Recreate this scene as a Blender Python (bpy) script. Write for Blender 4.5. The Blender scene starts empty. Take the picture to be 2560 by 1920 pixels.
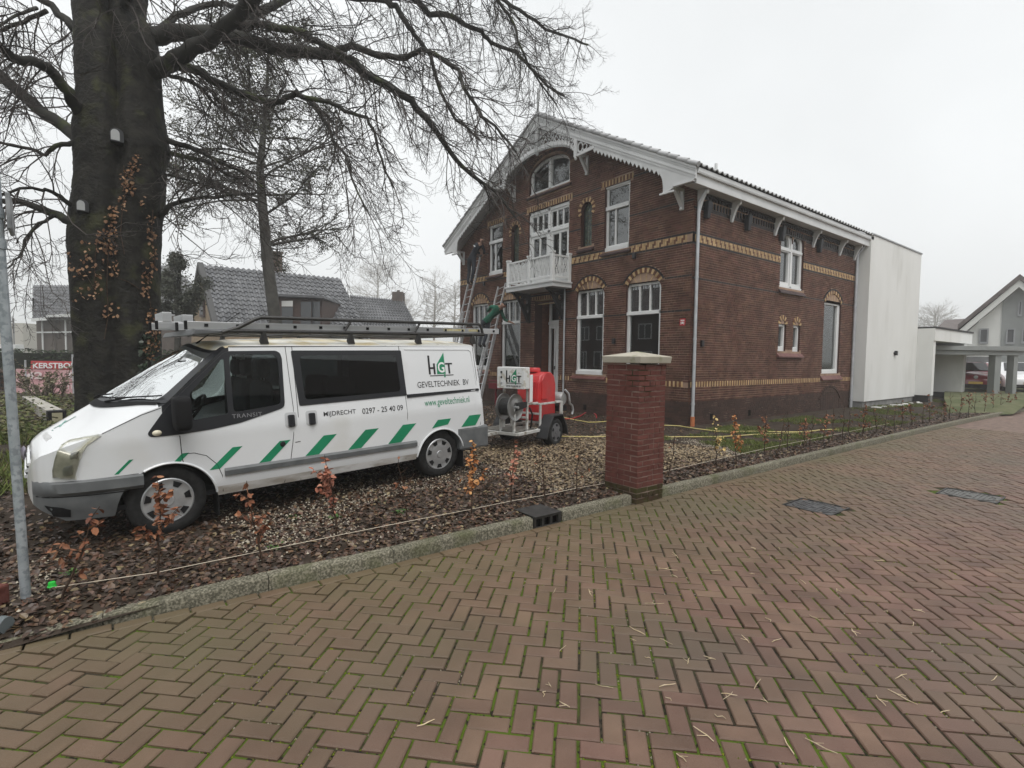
import bpy, bmesh, math, random
from mathutils import Vector, Matrix, noise, geometry
random.seed(11)
sc = bpy.context.scene
col = sc.collection
V3 = Vector
K = 1.125

# ------------------------------------------------------------------ camera
R = [Vector((0.7950843521, 0.0211663805, -0.6061294064)),
     Vector((-0.6063713461, 0.0482347549, -0.7937173294)),
     Vector((0.0124363804, 0.9986117327, 0.0511853855))]
CAM = Vector((0, 0, 1.8)); FPX = 1300.0
cd = bpy.data.cameras.new('camera')
cam = bpy.data.objects.new('camera', cd); col.objects.link(cam)
cd.sensor_width = 36; cd.lens = 36 * FPX / 2560; cd.clip_end = 3000; cd.clip_start = 0.05
cam.matrix_world = Matrix([list(R[0]) + [CAM.x], list(R[1]) + [CAM.y], list(R[2]) + [CAM.z], [0, 0, 0, 1]])
sc.camera = cam

# ------------------------------------------------------------------ sky, sun, exposure
SUN_EL, SUN_AZ = math.radians(64), math.radians(200)      # overcast: broad soft light from behind the viewer
wd = bpy.data.worlds.new('World'); sc.world = wd; wd.use_nodes = True
nt = wd.node_tree; nt.nodes.clear()
sky = nt.nodes.new('ShaderNodeTexSky'); sky.sky_type = 'NISHITA'; sky.sun_disc = False
sky.sun_elevation = SUN_EL; sky.sun_rotation = SUN_AZ; sky.air_density = 2.5; sky.dust_density = 8; sky.ozone_density = 1
hs = nt.nodes.new('ShaderNodeHueSaturation'); hs.inputs['Saturation'].default_value = 0.10
sc1 = nt.nodes.new('ShaderNodeMixRGB'); sc1.blend_type = 'MIX'; sc1.inputs['Fac'].default_value = 0.86
sc1.inputs['Color2'].default_value = (7.65, 7.85, 7.95, 1)    # even cloud deck
bg = nt.nodes.new('ShaderNodeBackground'); bg.inputs['Strength'].default_value = 0.110
out = nt.nodes.new('ShaderNodeOutputWorld')
nt.links.new(sky.outputs[0], hs.inputs['Color']); nt.links.new(hs.outputs[0], sc1.inputs['Color1'])
tcw = nt.nodes.new('ShaderNodeTexCoord'); cn = nt.nodes.new('ShaderNodeTexNoise'); cn.inputs['Scale'].default_value = 1.3; cn.inputs['Detail'].default_value = 4
cr_ = nt.nodes.new('ShaderNodeMapRange'); cr_.inputs[1].default_value = 0.3; cr_.inputs[2].default_value = 0.7; cr_.inputs[3].default_value = 0.88; cr_.inputs[4].default_value = 1.08
cm = nt.nodes.new('ShaderNodeVectorMath'); cm.operation = 'SCALE'                # soft unevenness of the cloud deck
nt.links.new(tcw.outputs['Generated'], cn.inputs['Vector']); nt.links.new(cn.outputs['Fac'], cr_.inputs[0]); nt.links.new(cr_.outputs[0], cm.inputs['Scale']); nt.links.new(sc1.outputs[0], cm.inputs[0])
nt.links.new(cm.outputs[0], bg.inputs['Color']); nt.links.new(bg.outputs[0], out.inputs['Surface'])
sl = bpy.data.lights.new('sun', 'SUN'); sl.energy = 1.5; sl.angle = math.radians(42); sl.color = (1, 0.97, 0.93)
so = bpy.data.objects.new('sun', sl); col.objects.link(so)
# direction towards the sun (world): behind the camera, over the street
sd = Vector((-0.35, -1.0, 0)).normalized() * math.cos(SUN_EL) + Vector((0, 0, math.sin(SUN_EL)))
sky.sun_rotation = math.atan2(sd.x, sd.y)
so.rotation_euler = sd.to_track_quat('Z', 'Y').to_euler()
vs = sc.view_settings; vs.view_transform = 'Standard'; vs.look = 'None'; vs.exposure = 0.32; vs.gamma = 1
sc.cycles.use_denoising = True
sc.cycles.max_bounces = 8; sc.cycles.transparent_max_bounces = 24; sc.cycles.volume_bounces = 1

# ------------------------------------------------------------------ pixel -> place
def ray(u, v):
    c = Vector((u - 1280, 960 - v, -FPX))
    return Vector((R[0].dot(c), R[1].dot(c), R[2].dot(c)))
def onx(u, v, x): r = ray(u, v); return CAM + r * ((x - CAM.x) / r.x)
def ony(u, v, y): r = ray(u, v); return CAM + r * ((y - CAM.y) / r.y)
def onz(u, v, z=0.0): r = ray(u, v); return CAM + r * ((z - CAM.z) / r.z)
def at(u, v, dep): return CAM + ray(u, v) * (dep / FPX)
FWD = ray(1280, 960).normalized(); FWDH = Vector((FWD.x, FWD.y, 0)).normalized(); RGT = Vector((FWDH.y, -FWDH.x, 0))
def pix(p):
    q = Vector(p) - CAM
    x = R[0].x*q.x + R[1].x*q.y + R[2].x*q.z; y = R[0].y*q.x + R[1].y*q.y + R[2].y*q.z; z = -(R[0].z*q.x + R[1].z*q.y + R[2].z*q.z)
    return (1280 + FPX*x/z, 960 - FPX*y/z, z) if z > 0.05 else (0, 0, -1)

# ------------------------------------------------------------------ materials
def _n(nt, t, **k):
    n = nt.nodes.new(t)
    for a, b in k.items(): setattr(n, a, b)
    return n
def mat(name, c, c2=None, scale=4.0, rough=0.7, bump=0.0, bscale=60.0, metal=0.0, var=0.0, spec=0.4, lo=0.35, hi=0.65,
        c3=None, s3=0.6, t3=(0.55, 0.62), stretch=None, hue=0.0, trans=0.0, coat=0.0, detail=6, rvar=0.0, obj=False, dist=0.003):
    m = bpy.data.materials.new(name); m.use_nodes = True; nt = m.node_tree; L = nt.links.new
    b = nt.nodes['Principled BSDF']
    b.inputs['Roughness'].default_value = rough; b.inputs['Metallic'].default_value = metal
    b.inputs['Specular IOR Level'].default_value = spec
    if coat: b.inputs['Coat Weight'].default_value = coat; b.inputs['Coat Roughness'].default_value = 0.08
    if trans: b.inputs['Subsurface Weight'].default_value = trans; b.inputs['Subsurface Radius'].default_value = (0.01, 0.008, 0.004)
    if obj: tc = _n(nt, 'ShaderNodeTexCoord'); pos = tc.outputs['Object']
    else: g0 = _n(nt, 'ShaderNodeNewGeometry'); pos = g0.outputs['Position']
    if stretch:
        mp = _n(nt, 'ShaderNodeMapping'); mp.inputs['Scale'].default_value = stretch; L(pos, mp.inputs[0]); pos = mp.outputs[0]
    colr = None
    if c2 is not None:
        no = _n(nt, 'ShaderNodeTexNoise'); no.inputs['Scale'].default_value = scale; no.inputs['Detail'].default_value = detail; L(pos, no.inputs['Vector'])
        rp = _n(nt, 'ShaderNodeValToRGB'); e = rp.color_ramp.elements
        e[0].position = lo; e[0].color = (*c, 1); e[1].position = hi; e[1].color = (*c2, 1); L(no.outputs['Fac'], rp.inputs[0]); colr = rp.outputs[0]
        if rvar:
            mr = _n(nt, 'ShaderNodeMapRange'); mr.inputs[3].default_value = max(0.02, rough - rvar); mr.inputs[4].default_value = min(1, rough + rvar)
            L(no.outputs['Fac'], mr.inputs[0]); L(mr.outputs[0], b.inputs['Roughness'])
    if c3 is not None:
        n3 = _n(nt, 'ShaderNodeTexNoise'); n3.inputs['Scale'].default_value = s3; n3.inputs['Detail'].default_value = 5; L(pos, n3.inputs['Vector'])
        r3 = _n(nt, 'ShaderNodeMapRange'); r3.inputs[1].default_value = t3[0]; r3.inputs[2].default_value = t3[1]; L(n3.outputs['Fac'], r3.inputs[0])
        mx = _n(nt, 'ShaderNodeMixRGB'); mx.inputs['Color2'].default_value = (*c3, 1); L(r3.outputs[0], mx.inputs['Fac'])
        if colr: L(colr, mx.inputs['Color1'])
        else: mx.inputs['Color1'].default_value = (*c, 1)
        colr = mx.outputs[0]
    if var or hue:
        g = _n(nt, 'ShaderNodeNewGeometry'); oi = _n(nt, 'ShaderNodeObjectInfo')
        ad = _n(nt, 'ShaderNodeMath', operation='ADD'); L(g.outputs['Random Per Island'], ad.inputs[0]); L(oi.outputs['Random'], ad.inputs[1])
        fr = _n(nt, 'ShaderNodeMath', operation='FRACT'); L(ad.outputs[0], fr.inputs[0])
        h = _n(nt, 'ShaderNodeHueSaturation')
        mv = _n(nt, 'ShaderNodeMapRange'); mv.inputs[3].default_value = 1 - var; mv.inputs[4].default_value = 1 + var; L(fr.outputs[0], mv.inputs[0]); L(mv.outputs[0], h.inputs['Value'])
        if hue:
            m7 = _n(nt, 'ShaderNodeMath', operation='MULTIPLY'); m7.inputs[1].default_value = 7.31; L(fr.outputs[0], m7.inputs[0])
            f7 = _n(nt, 'ShaderNodeMath', operation='FRACT'); L(m7.outputs[0], f7.inputs[0])
            mh = _n(nt, 'ShaderNodeMapRange'); mh.inputs[3].default_value = 0.5 - hue; mh.inputs[4].default_value = 0.5 + hue; L(f7.outputs[0], mh.inputs[0]); L(mh.outputs[0], h.inputs['Hue'])
        if colr: L(colr, h.inputs['Color'])
        else: h.inputs['Color'].default_value = (*c, 1)
        colr = h.outputs[0]
    if colr: L(colr, b.inputs['Base Color'])
    else: b.inputs['Base Color'].default_value = (*c, 1)
    if bump:
        nb = _n(nt, 'ShaderNodeTexNoise'); nb.inputs['Scale'].default_value = bscale; nb.inputs['Detail'].default_value = 5; L(pos, nb.inputs['Vector'])
        bu = _n(nt, 'ShaderNodeBump'); bu.inputs['Strength'].default_value = bump; bu.inputs['Distance'].default_value = dist
        L(nb.outputs['Fac'], bu.inputs['Height']); L(bu.outputs[0], b.inputs['Normal'])
    return m
def glass(name, tint=(0.55, 0.6, 0.6), ior=1.9, rough=0.0):
    m = bpy.data.materials.new(name); m.use_nodes = True; nt = m.node_tree; nt.nodes.clear(); L = nt.links.new
    o = _n(nt, 'ShaderNodeOutputMaterial'); t = _n(nt, 'ShaderNodeBsdfTransparent'); t.inputs[0].default_value = (*tint, 1)
    g = _n(nt, 'ShaderNodeBsdfGlossy'); g.inputs['Roughness'].default_value = rough; g.inputs[0].default_value = (0.95, 0.97, 0.97, 1)
    f = _n(nt, 'ShaderNodeFresnel'); f.inputs[0].default_value = ior; x = _n(nt, 'ShaderNodeMixShader')
    L(f.outputs[0], x.inputs[0]); L(t.outputs[0], x.inputs[1]); L(g.outputs[0], x.inputs[2]); L(x.outputs[0], o.inputs[0])
    return m

# ------------------------------------------------------------------ mesh helpers
BOXF = [(0, 3, 2, 1), (4, 5, 6, 7), (0, 1, 5, 4), (1, 2, 6, 5), (2, 3, 7, 6), (3, 0, 4, 7)]
class MB:
    def __init__(s): s.v = []; s.f = []; s.m = []
    def add(s, vs, fs, mi=0):
        o = len(s.v); s.v += [tuple(v) for v in vs]; s.f += [tuple(i + o for i in f) for f in fs]; s.m += [mi] * len(fs); return s
    def box(s, x0, x1, y0, y1, z0, z1, P=None, mi=0):
        c = [(x0, y0, z0), (x1, y0, z0), (x1, y1, z0), (x0, y1, z0), (x0, y0, z1), (x1, y0, z1), (x1, y1, z1), (x0, y1, z1)]
        return s.add([P(*q) for q in c] if P else c, BOXF, mi)
    def obox(s, c, ax, ay, az, hx, hy, hz, mi=0):          # oriented box: centre, three unit axes, half sizes
        c = Vector(c); q = [(-1, -1, -1), (1, -1, -1), (1, 1, -1), (-1, 1, -1), (-1, -1, 1), (1, -1, 1), (1, 1, 1), (-1, 1, 1)]
        return s.add([c + ax*(a*hx) + ay*(b*hy) + az*(d*hz) for a, b, d in q], BOXF, mi)
    def bar(s, p, q, w, h=None, up=(0, 0, 1), mi=0):          # rectangular bar from p to q
        p = Vector(p); q = Vector(q); d = q - p; l = d.length
        if l < 1e-6: return s
        d /= l; u = Vector(up); sd_ = d.cross(u)
        if sd_.length < 1e-3: sd_ = d.cross(Vector((1, 0, 0)))
        sd_.normalize(); u = sd_.cross(d).normalized()
        return s.obox((p + q) / 2, d, sd_, u, l / 2, w / 2, (h or w) / 2, mi)
    def tube(s, pts, rad, n=8, caps=True, mi=0):
        pts = [Vector(p) for p in pts]
        if not hasattr(rad, '__len__'): rad = [rad] * len(pts)
        vs, fs = [], []; prev = None
        for i, p in enumerate(pts):
            d = (pts[min(i+1, len(pts)-1)] - pts[max(i-1, 0)])
            if d.length < 1e-9: d = Vector((0, 0, 1))
            d.normalize()
            if prev is None:
                a = d.cross(Vector((0, 0, 1)));
                if a.length < 0.05: a = d.cross(Vector((1, 0, 0)))
            else:
                a = prev - d * prev.dot(d)
                if a.length < 1e-6: a = d.cross(Vector((1, 0, 0.3)))
            a.normalize(); prev = a; b = d.cross(a)
            for k in range(n):
                t = 2 * math.pi * k / n; vs.append(p + (a * math.cos(t) + b * math.sin(t)) * rad[i])
        for i in range(len(pts) - 1):
            for k in range(n):
                k2 = (k + 1) % n; fs.append((i*n + k, i*n + k2, (i+1)*n + k2, (i+1)*n + k))
        if caps: fs.append(tuple(range(n))[::-1]); fs.append(tuple((len(pts)-1)*n + k for k in range(n)))
        return s.add(vs, fs, mi)
    def prism(s, P, poly, o0, o1, holes=(), mi=0):            # polygon in (u,z) with holes, pushed from depth o0 to o1
        loops = [list(poly)] + [list(h) for h in holes]
        flat = [p for l in loops for p in l]; n = len(flat)
        tris = geometry.tessellate_polygon([[Vector((p[0], p[1], 0)) for p in l] for l in loops])
        vs = [P(p[0], p[1], o0) for p in flat] + [P(p[0], p[1], o1) for p in flat]
        fs = [tuple(t) for t in tris] + [tuple(i + n for i in t[::-1]) for t in tris]; b = 0
        for l in loops:
            m = len(l)
            for i in range(m): j = (i + 1) % m; fs.append((b+i, b+j, b+j+n, b+i+n))
            b += m
        return s.add(vs, fs, mi)
    def lathe(s, prof, n, M, mi=0):                          # prof: (radius, height) around local z of M
        vs = []; fs = []; m = len(prof)
        for k in range(n):
            t = 2*math.pi*k/n
            for r, z in prof: vs.append(M @ Vector((r*math.cos(t), r*math.sin(t), z)))
        for k in range(n):
            k2 = (k+1) % n
            for i in range(m-1): fs.append((k*m+i, k2*m+i, k2*m+i+1, k*m+i+1))
        return s.add(vs, fs, mi)
    def build(s, name, mats, parent=None, smooth=None, bevel=0.0, recalc=True, seg=2, kind=None):
        me = bpy.data.meshes.new(name); me.from_pydata(s.v, [], s.f)
        if not isinstance(mats, (list, tuple)): mats = [mats]
        for m in mats: me.materials.append(m)
        if len(mats) > 1: me.polygons.foreach_set('material_index', s.m)
        if recalc:
            bm = bmesh.new(); bm.from_mesh(me); bmesh.ops.recalc_face_normals(bm, faces=bm.faces); bm.to_mesh(me); bm.free()
        if smooth is not None:
            me.polygons.foreach_set('use_smooth', [True] * len(me.polygons)); me.set_sharp_from_angle(angle=math.radians(smooth))
        o = bpy.data.objects.new(name, me); col.objects.link(o)
        if bevel:
            b = o.modifiers.new('bevel', 'BEVEL'); b.width = bevel; b.segments = seg; b.limit_method = 'ANGLE'; b.angle_limit = math.radians(40)
        if parent is not None: attach(o, parent)
        if kind: o['kind'] = kind
        return o
def attach(o, parent):
    o.parent = parent
    base = wmat(parent)
    o.matrix_parent_inverse = base.inverted()
def wmat(o):
    if o.parent is None: return o.matrix_basis.copy()
    return wmat(o.parent) @ o.matrix_parent_inverse @ o.matrix_basis
def tag(o, label=None, cat=None, group=None, kind=None):
    if label: o['label'] = label
    if cat: o['category'] = cat
    if group: o['group'] = group
    if kind: o['kind'] = kind
    return o
def thing(name, loc, label, cat, group=None):
    o = bpy.data.objects.new(name, None); o.empty_display_size = 0.1; col.objects.link(o); o.location = loc
    return tag(o, label, cat, group)
def inst(name, me, M, parent=None):                          # share mesh data, place by matrix
    o = bpy.data.objects.new(name, me); col.objects.link(o)
    if parent is not None: attach(o, parent)
    o.matrix_basis = M
    return o
def group_empty(name, parent): 
    o = bpy.data.objects.new(name, None); o.empty_display_size = 0.05; col.objects.link(o); attach(o, parent); return o
def ident(x, y, z): return Vector((x, y, z))
def lerp(a, b, t): return a + (b - a) * t
def interp(tab, x):
    if x <= tab[0][0]: return tab[0][1]
    for (a, b), (c, d) in zip(tab, tab[1:]):
        if x <= c: return b + (d - b) * (x - a) / (c - a)
    return tab[-1][1]
def textmesh(body, size=1.0, spacing=1.0, bold=0.0):           # letters as a flat mesh in local x,y
    cu = bpy.data.curves.new('lettering', 'FONT'); cu.body = body; cu.size = size; cu.space_character = spacing; cu.offset = bold
    cu.resolution_u = 3
    o = bpy.data.objects.new('lettering', cu); col.objects.link(o)
    dg = bpy.context.evaluated_depsgraph_get(); me = bpy.data.meshes.new_from_object(o.evaluated_get(dg))
    vs = [v.co.copy() for v in me.vertices]; fs = [tuple(p.vertices) for p in me.polygons]
    bpy.data.objects.remove(o); bpy.data.curves.remove(cu); bpy.data.meshes.remove(me)
    return vs, fs
def textfit(P, body, u0, u1, z0, z1, off, bold=0.0, spacing=1.0, cap=True):   # letters stretched into the box (u0..u1, z0..z1)
    vs, fs = textmesh(body, 1.0, spacing, bold)
    xs = [v.x for v in vs]; ys = [v.y for v in vs]; x0, x1, y0, y1 = min(xs), max(xs), min(ys), max(ys)
    return [P(u0 + (v.x-x0)/(x1-x0)*(u1-u0), z0 + (v.y-y0)/(y1-y0)*(z1-z0), off) for v in vs], fs

# ================================================================== ground, road, kerb
def rampmat(name, cols, rough=0.75, spec=0.3, bump=0.0, trans=0.0):       # one colour out of a few for every leaf / stone
    m = mat(name, (1, 1, 1), rough=rough, spec=spec, bump=bump, bscale=80, trans=trans); nt = m.node_tree; L = nt.links.new
    b = nt.nodes['Principled BSDF']; g = _n(nt, 'ShaderNodeNewGeometry'); oi = _n(nt, 'ShaderNodeObjectInfo')
    ad = _n(nt, 'ShaderNodeMath', operation='ADD'); fr = _n(nt, 'ShaderNodeMath', operation='FRACT')
    L(g.outputs['Random Per Island'], ad.inputs[0]); L(oi.outputs['Random'], ad.inputs[1]); L(ad.outputs[0], fr.inputs[0])
    rp = _n(nt, 'ShaderNodeValToRGB'); L(fr.outputs[0], rp.inputs[0]); e = rp.color_ramp.elements
    while len(e) < len(cols): e.new(0.5)
    for i, c in enumerate(cols): e[i].position = i / (len(cols) - 1); e[i].color = (*c, 1)
    L(rp.outputs[0], b.inputs['Base Color']); return m

M_SOIL = mat('soil', (0.026, 0.019, 0.014), (0.055, 0.042, 0.032), 5, 0.95, 0.8, 30, spec=0.15)
M_GROUND = mat('far_ground', (0.035, 0.045, 0.018), (0.07, 0.065, 0.035), 0.3, 0.95, 0.5, 6, spec=0.1)
M_JOINT = mat('mossy_joint_sand', (0.045, 0.037, 0.026), (0.07, 0.105, 0.014), 2.2, 0.95, 0.9, 90, spec=0.1, lo=0.42, hi=0.56, c3=(0.02, 0.017, 0.013), s3=30)
M_PAVER = mat('paver_brick', (0.108, 0.060, 0.041), (0.172, 0.101, 0.072), 2.5, 0.6, 0.8, 150, var=0.12, hue=0.010, spec=0.45,
              c3=(0.105, 0.076, 0.055), s3=0.4, t3=(0.46, 0.64), rvar=0.12)
def algae(m, y0, y1, c):                                        # green film on the bricks that stay damp along the kerb
    nt = m.node_tree; L = nt.links.new; b = nt.nodes['Principled BSDF']; src = b.inputs['Base Color'].links[0].from_socket
    g = _n(nt, 'ShaderNodeNewGeometry'); sx = _n(nt, 'ShaderNodeSeparateXYZ'); L(g.outputs['Position'], sx.inputs[0]); no = _n(nt, 'ShaderNodeTexNoise'); no.inputs['Scale'].default_value = 0.8; no.inputs['Detail'].default_value = 6; L(g.outputs['Position'], no.inputs['Vector'])
    mr = _n(nt, 'ShaderNodeMapRange'); mr.inputs[1].default_value = y0; mr.inputs[2].default_value = y1; L(sx.outputs['Y'], mr.inputs[0])
    ml = _n(nt, 'ShaderNodeMath', operation='MULTIPLY'); L(mr.outputs[0], ml.inputs[0]); L(no.outputs['Fac'], ml.inputs[1])
    m2 = _n(nt, 'ShaderNodeMath', operation='MULTIPLY'); m2.inputs[1].default_value = 1.15; m2.use_clamp = True; L(ml.outputs[0], m2.inputs[0])
    mx = _n(nt, 'ShaderNodeMixRGB'); mx.inputs['Color2'].default_value = (*c, 1); L(m2.outputs[0], mx.inputs['Fac']); L(src, mx.inputs['Color1']); L(mx.outputs[0], b.inputs['Base Color'])
algae(M_PAVER, 1.6, 3.9, (0.112, 0.092, 0.044))
M_KERB = mat('exposed_aggregate', (0.085, 0.08, 0.058), (0.27, 0.25, 0.19), 60, 0.85, 1.0, 70, var=0.1, spec=0.2, lo=0.42, hi=0.66, c3=(0.085, 0.09, 0.04), s3=3.0, t3=(0.55, 0.8), dist=0.006)

def kyo(x): return 4.155 + 0.17 * max(0, min(1, (1.6 - x) / 2.1)) - .0019*max(0, min(x, 45) - 14)**2
def gz(x, y):
    r = 0.083 * max(0, min(1, (x - 0.36) / 3.06)) * max(0, min(1, (y - 4.4) / 1.4))
    if x > 7: r *= max(0, 1 - (x - 7) / 3)
    f = max(0, min(1, (y - 4.3) / 0.4)); e = 0.085 - 0.085 * max(0, min(1, (0.9 - x) / 1.5)) ** 1.3
    return e + (0.112 - e) * f + r + 0.012 * f * noise.noise(Vector((x * 1.3, y * 1.3, 0))) + 0.006 * f * noise.noise(Vector((x * 6, y * 6, 3)))

mb = MB(); S = 1500
mb.add([(-S, -S, -0.06), (S, -S, -0.06), (S, S, -0.06), (-S, S, -0.06)], [(0, 1, 2, 3)])
mb.build('ground', M_GROUND, kind='structure')

# garden sheet
xs = [-30, -20, -14, -10] + [-7 + 0.2 * i for i in range(0, 100)] + [13 + 0.5 * i for i in range(0, 60)]
ysl = [4.27 + 0.12 * i for i in range(0, 40)] + [9.2 + 0.5 * i for i in range(0, 50)] + [36, 40]
mb = MB(); n = len(ysl)
mb.v = [(x, y + (kyo(x) - 4.155 if x > 14 and y < 6 else 0)*max(0, min(1, (6 - y)/1.7)), gz(x, y)) for x in xs for y in ysl]
mb.f = [(i*n+j, (i+1)*n+j, (i+1)*n+j+1, i*n+j+1) for i in range(len(xs)-1) for j in range(n-1)]; mb.m = [0]*len(mb.f)
garden = mb.build('garden_ground', M_SOIL, smooth=80, kind='structure')

# road: joint bed and herringbone bricks
road = MB()
road.add([(-30, -14, -0.012), (90, -14, -0.012), (90, 4.2, -0.012), (-30, 4.2, -0.012)], [(0, 1, 2, 3)])
road = road.build('road', M_JOINT, kind='structure')
HOLES = [(6.58, 7.17, 2.46, 3.07), (8.95, 9.53, 1.43, 2.10)]
def clip(poly, nx, ny, d):
    o = []
    for i, p in enumerate(poly):
        q = poly[(i+1) % len(poly)]; a = nx*p[0] + ny*p[1] - d; b = nx*q[0] + ny*q[1] - d
        if a <= 0: o.append(p)
        if (a < 0 < b) or (b < 0 < a): t = a/(a-b); o.append((p[0] + (q[0]-p[0])*t, p[1] + (q[1]-p[1])*t))
    return o
MOD = 0.11; GAP = 0.0072; CH = 0.006; rt = math.sqrt(0.5)
def brick_proto(l, w, name):
    b = MB(); a, c = l/2, w/2
    b.v = [(-a, -c, -0.03), (a, -c, -0.03), (a, c, -0.03), (-a, c, -0.03), (-a, -c, -CH), (a, -c, -CH), (a, c, -CH), (-a, c, -CH),
           (-a+CH, -c+CH, 0), (a-CH, -c+CH, 0), (a-CH, c-CH, 0), (-a+CH, c-CH, 0)]
    b.f = [(0, 1, 5, 4), (1, 2, 6, 5), (2, 3, 7, 6), (3, 0, 4, 7), (4, 5, 9, 8), (5, 6, 10, 9), (6, 7, 11, 10), (7, 4, 8, 11), (8, 9, 10, 11)]
    return b
bl = brick_proto(2*MOD - 2*GAP, MOD - 2*GAP, 'brick')
pm = bpy.data.meshes.new('brick'); pm.from_pydata(bl.v, [], bl.f); pm.materials.append(M_PAVER)
cand = []
rnd = random.Random(3)
for j in range(-190, 330):
    for i in range(-320, 200):
        k = (i - j) % 4
        if k == 0: L_, W_, ca, cb, ang = 2, 1, -5.85 + i + 1, 22.76 - j + 0.5, -math.pi/4
        elif k == 3: L_, W_, ca, cb, ang = 2, 1, -5.85 + i + 0.5, 22.76 - j, math.pi/4
        else: continue
        a, b_ = ca*MOD, cb*MOD; x, y = (a + b_)*rt, (b_ - a)*rt
        if y > 4.30 or y < -7 or x < -3.5 or x > 19: continue
        d = math.hypot(x, y)
        if d > 19 or d < 0.9: continue
        az = math.atan2(x*RGT.x + y*RGT.y, x*FWDH.x + y*FWDH.y)
        if abs(az) > math.radians(58): continue
        if any(h[0]-0.01 < x < h[1]+0.01 and h[2]-0.01 < y < h[3]+0.01 for h in HOLES): continue
        cand.append((x, y, ang + rnd.gauss(0, 0.012), rnd.gauss(0, 0.0022) + 0.005*noise.noise(Vector((x*0.45, y*0.45, 5))), rnd.gauss(0, 0.011), rnd.gauss(0, 0.011), d))
def showsize(c):
    p = pix((c[0], c[1], 0))
    return -c[6] if (p[2] > 0 and -20 < p[0] < 2580 and p[1] < 1960 and c[1] < 3.85) else -99
cand.sort(key=showsize, reverse=True)
rest = MB(); nb = 0
for c in cand:
    x, y, ang, z, tx, ty, d = c
    Mx = Matrix.Translation((x, y, z)) @ Matrix.Rotation(ang, 4, 'Z') @ Matrix.Rotation(tx, 4, 'X') @ Matrix.Rotation(ty, 4, 'Y')
    if nb < 300 and y < 3.8:
        inst('brick', pm, Mx, road); nb += 1; continue
    poly = [(Mx @ Vector(v)) for v in bl.v]
    if max(p.y for p in poly) > 4.032 + kyo(x) - 4.155:
        top = clip([(p.x, p.y) for p in poly[4:8]], 0, 1, 4.03 + kyo(x) - 4.155)
        if len(top) < 3: continue
        m_ = len(top); rest.add([(p[0], p[1], -0.03) for p in top] + [(p[0], p[1], z) for p in top], [tuple(range(m_, 2*m_))] + [(q, (q+1) % m_, (q+1) % m_ + m_, q+m_) for q in range(m_)])
    else: rest.add(poly, bl.f)
# running row along the kerb
x = -3.3
while x < 19:
    Mx = Matrix.Translation((x + 0.105, kyo(x + .1) - .062, rnd.gauss(0, 0.002))) @ Matrix.Rotation(rnd.gauss(0, 0.01), 4, 'Z')
    rest.add([Mx @ Vector(v) for v in bl.v], bl.f); x += 0.217
o = rest.build('brick_paving', M_PAVER, road, recalc=False, kind='stuff')
far = MB()                                                     # beyond the reach of single bricks
far.add([(16, -14, -0.0115), (90, -14, -0.0115), (90, 4.1, -0.0115), (16, 4.1, -0.0115)], [(0, 1, 2, 3)])
far.build('far_paving', mat('far_paver', (0.12, 0.078, 0.06), (0.19, 0.128, 0.10), 3.0, 0.7, 0.4, 8, spec=0.4, stretch=(1, 2.5, 1)), road)

# moss and sand lips in the joints
mo = MB()
for _ in range(9000):
    x = rnd.uniform(0.3, 6.5); y = rnd.uniform(0.2, 4.0)
    if noise.noise(Vector((x*0.9, y*0.9, 9))) < -0.05: continue
    a = (x - y)*rt/MOD + 5.85; b_ = (x + y)*rt/MOD - 22.76
    if rnd.random() < 0.5: a = round(a)
    else: b_ = round(b_)
    a2 = (a - 5.85)*MOD; b2 = (b_ + 22.76)*MOD; x, y = (a2 + b2)*rt, (b2 - a2)*rt
    r = rnd.uniform(0.003, 0.0075); t = rnd.random()*6.28; v = [(x + r*math.cos(t + q*2.1)*1.3, y + r*math.sin(t + q*2.1)*1.3, -0.010) for q in range(3)] + [(x, y, -0.004 + rnd.random()*0.004)]
    mo.add(v, [(0, 1, 3), (1, 2, 3), (2, 0, 3)])
mo.build('joint_moss', rampmat('moss', [(0.13, 0.18, 0.012), (0.08, 0.11, 0.012), (0.2, 0.23, 0.02), (0.1, 0.08, 0.04), (0.34, 0.31, 0.24)], 0.95, 0.1), road, recalc=False, kind='stuff')

# kerb stones
def kzt(x): return 0.105 - 0.085 * max(0, min(1, (0.9 - x) / 1.5)) ** 1.3
kerb = thing('kerb', (3, 4.2, 0), 'pale exposed aggregate kerb stones edging the hedge strip', 'kerb')
kx = -1.1
for seg in range(60):
    x0, x1 = kx, kx + 1.0; kx = x1
    parts = [(x0, x1)]
    for a, b_ in ((3.48, 3.88), (5.07, 5.61)):
        parts = [q for (p0, p1) in parts for q in ((p0, min(p1, a)), (max(p0, b_), p1)) if q[1] - q[0] > 0.03]
    for p0, p1 in parts:
        b = MB(); m_ = max(2, int((p1-p0)/0.1)); pr = []
        for i in range(m_ + 1):
            x = lerp(p0 + 0.003, p1 - 0.003, i/m_); yo = kyo(x); zt = kzt(x); jt = 0.004*noise.noise(Vector((x*9, 1, 0)))
            pr.append([(x, yo, -0.05), (x, yo + 0.004, zt - 0.02 + jt), (x, yo + 0.014, zt - 0.006 + jt), (x, yo + 0.03, zt + jt), (x, yo + 0.105, zt + 0.002 + jt), (x, yo + 0.114, zt - 0.01), (x, yo + 0.116, -0.05)])
        w = 7; b.v = [p for r in pr for p in r]
        b.f = [(i*w + q, i*w + q + 1, (i+1)*w + q + 1, (i+1)*w + q) for i in range(m_) for q in range(w-1)] + [tuple(range(w)), tuple(m_*w + q for q in range(w))[::-1]]
        b.m = [0]*len(b.f); b.build('kerb_stone', M_KERB, kerb, smooth=35)
    if kx > 44: break

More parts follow.
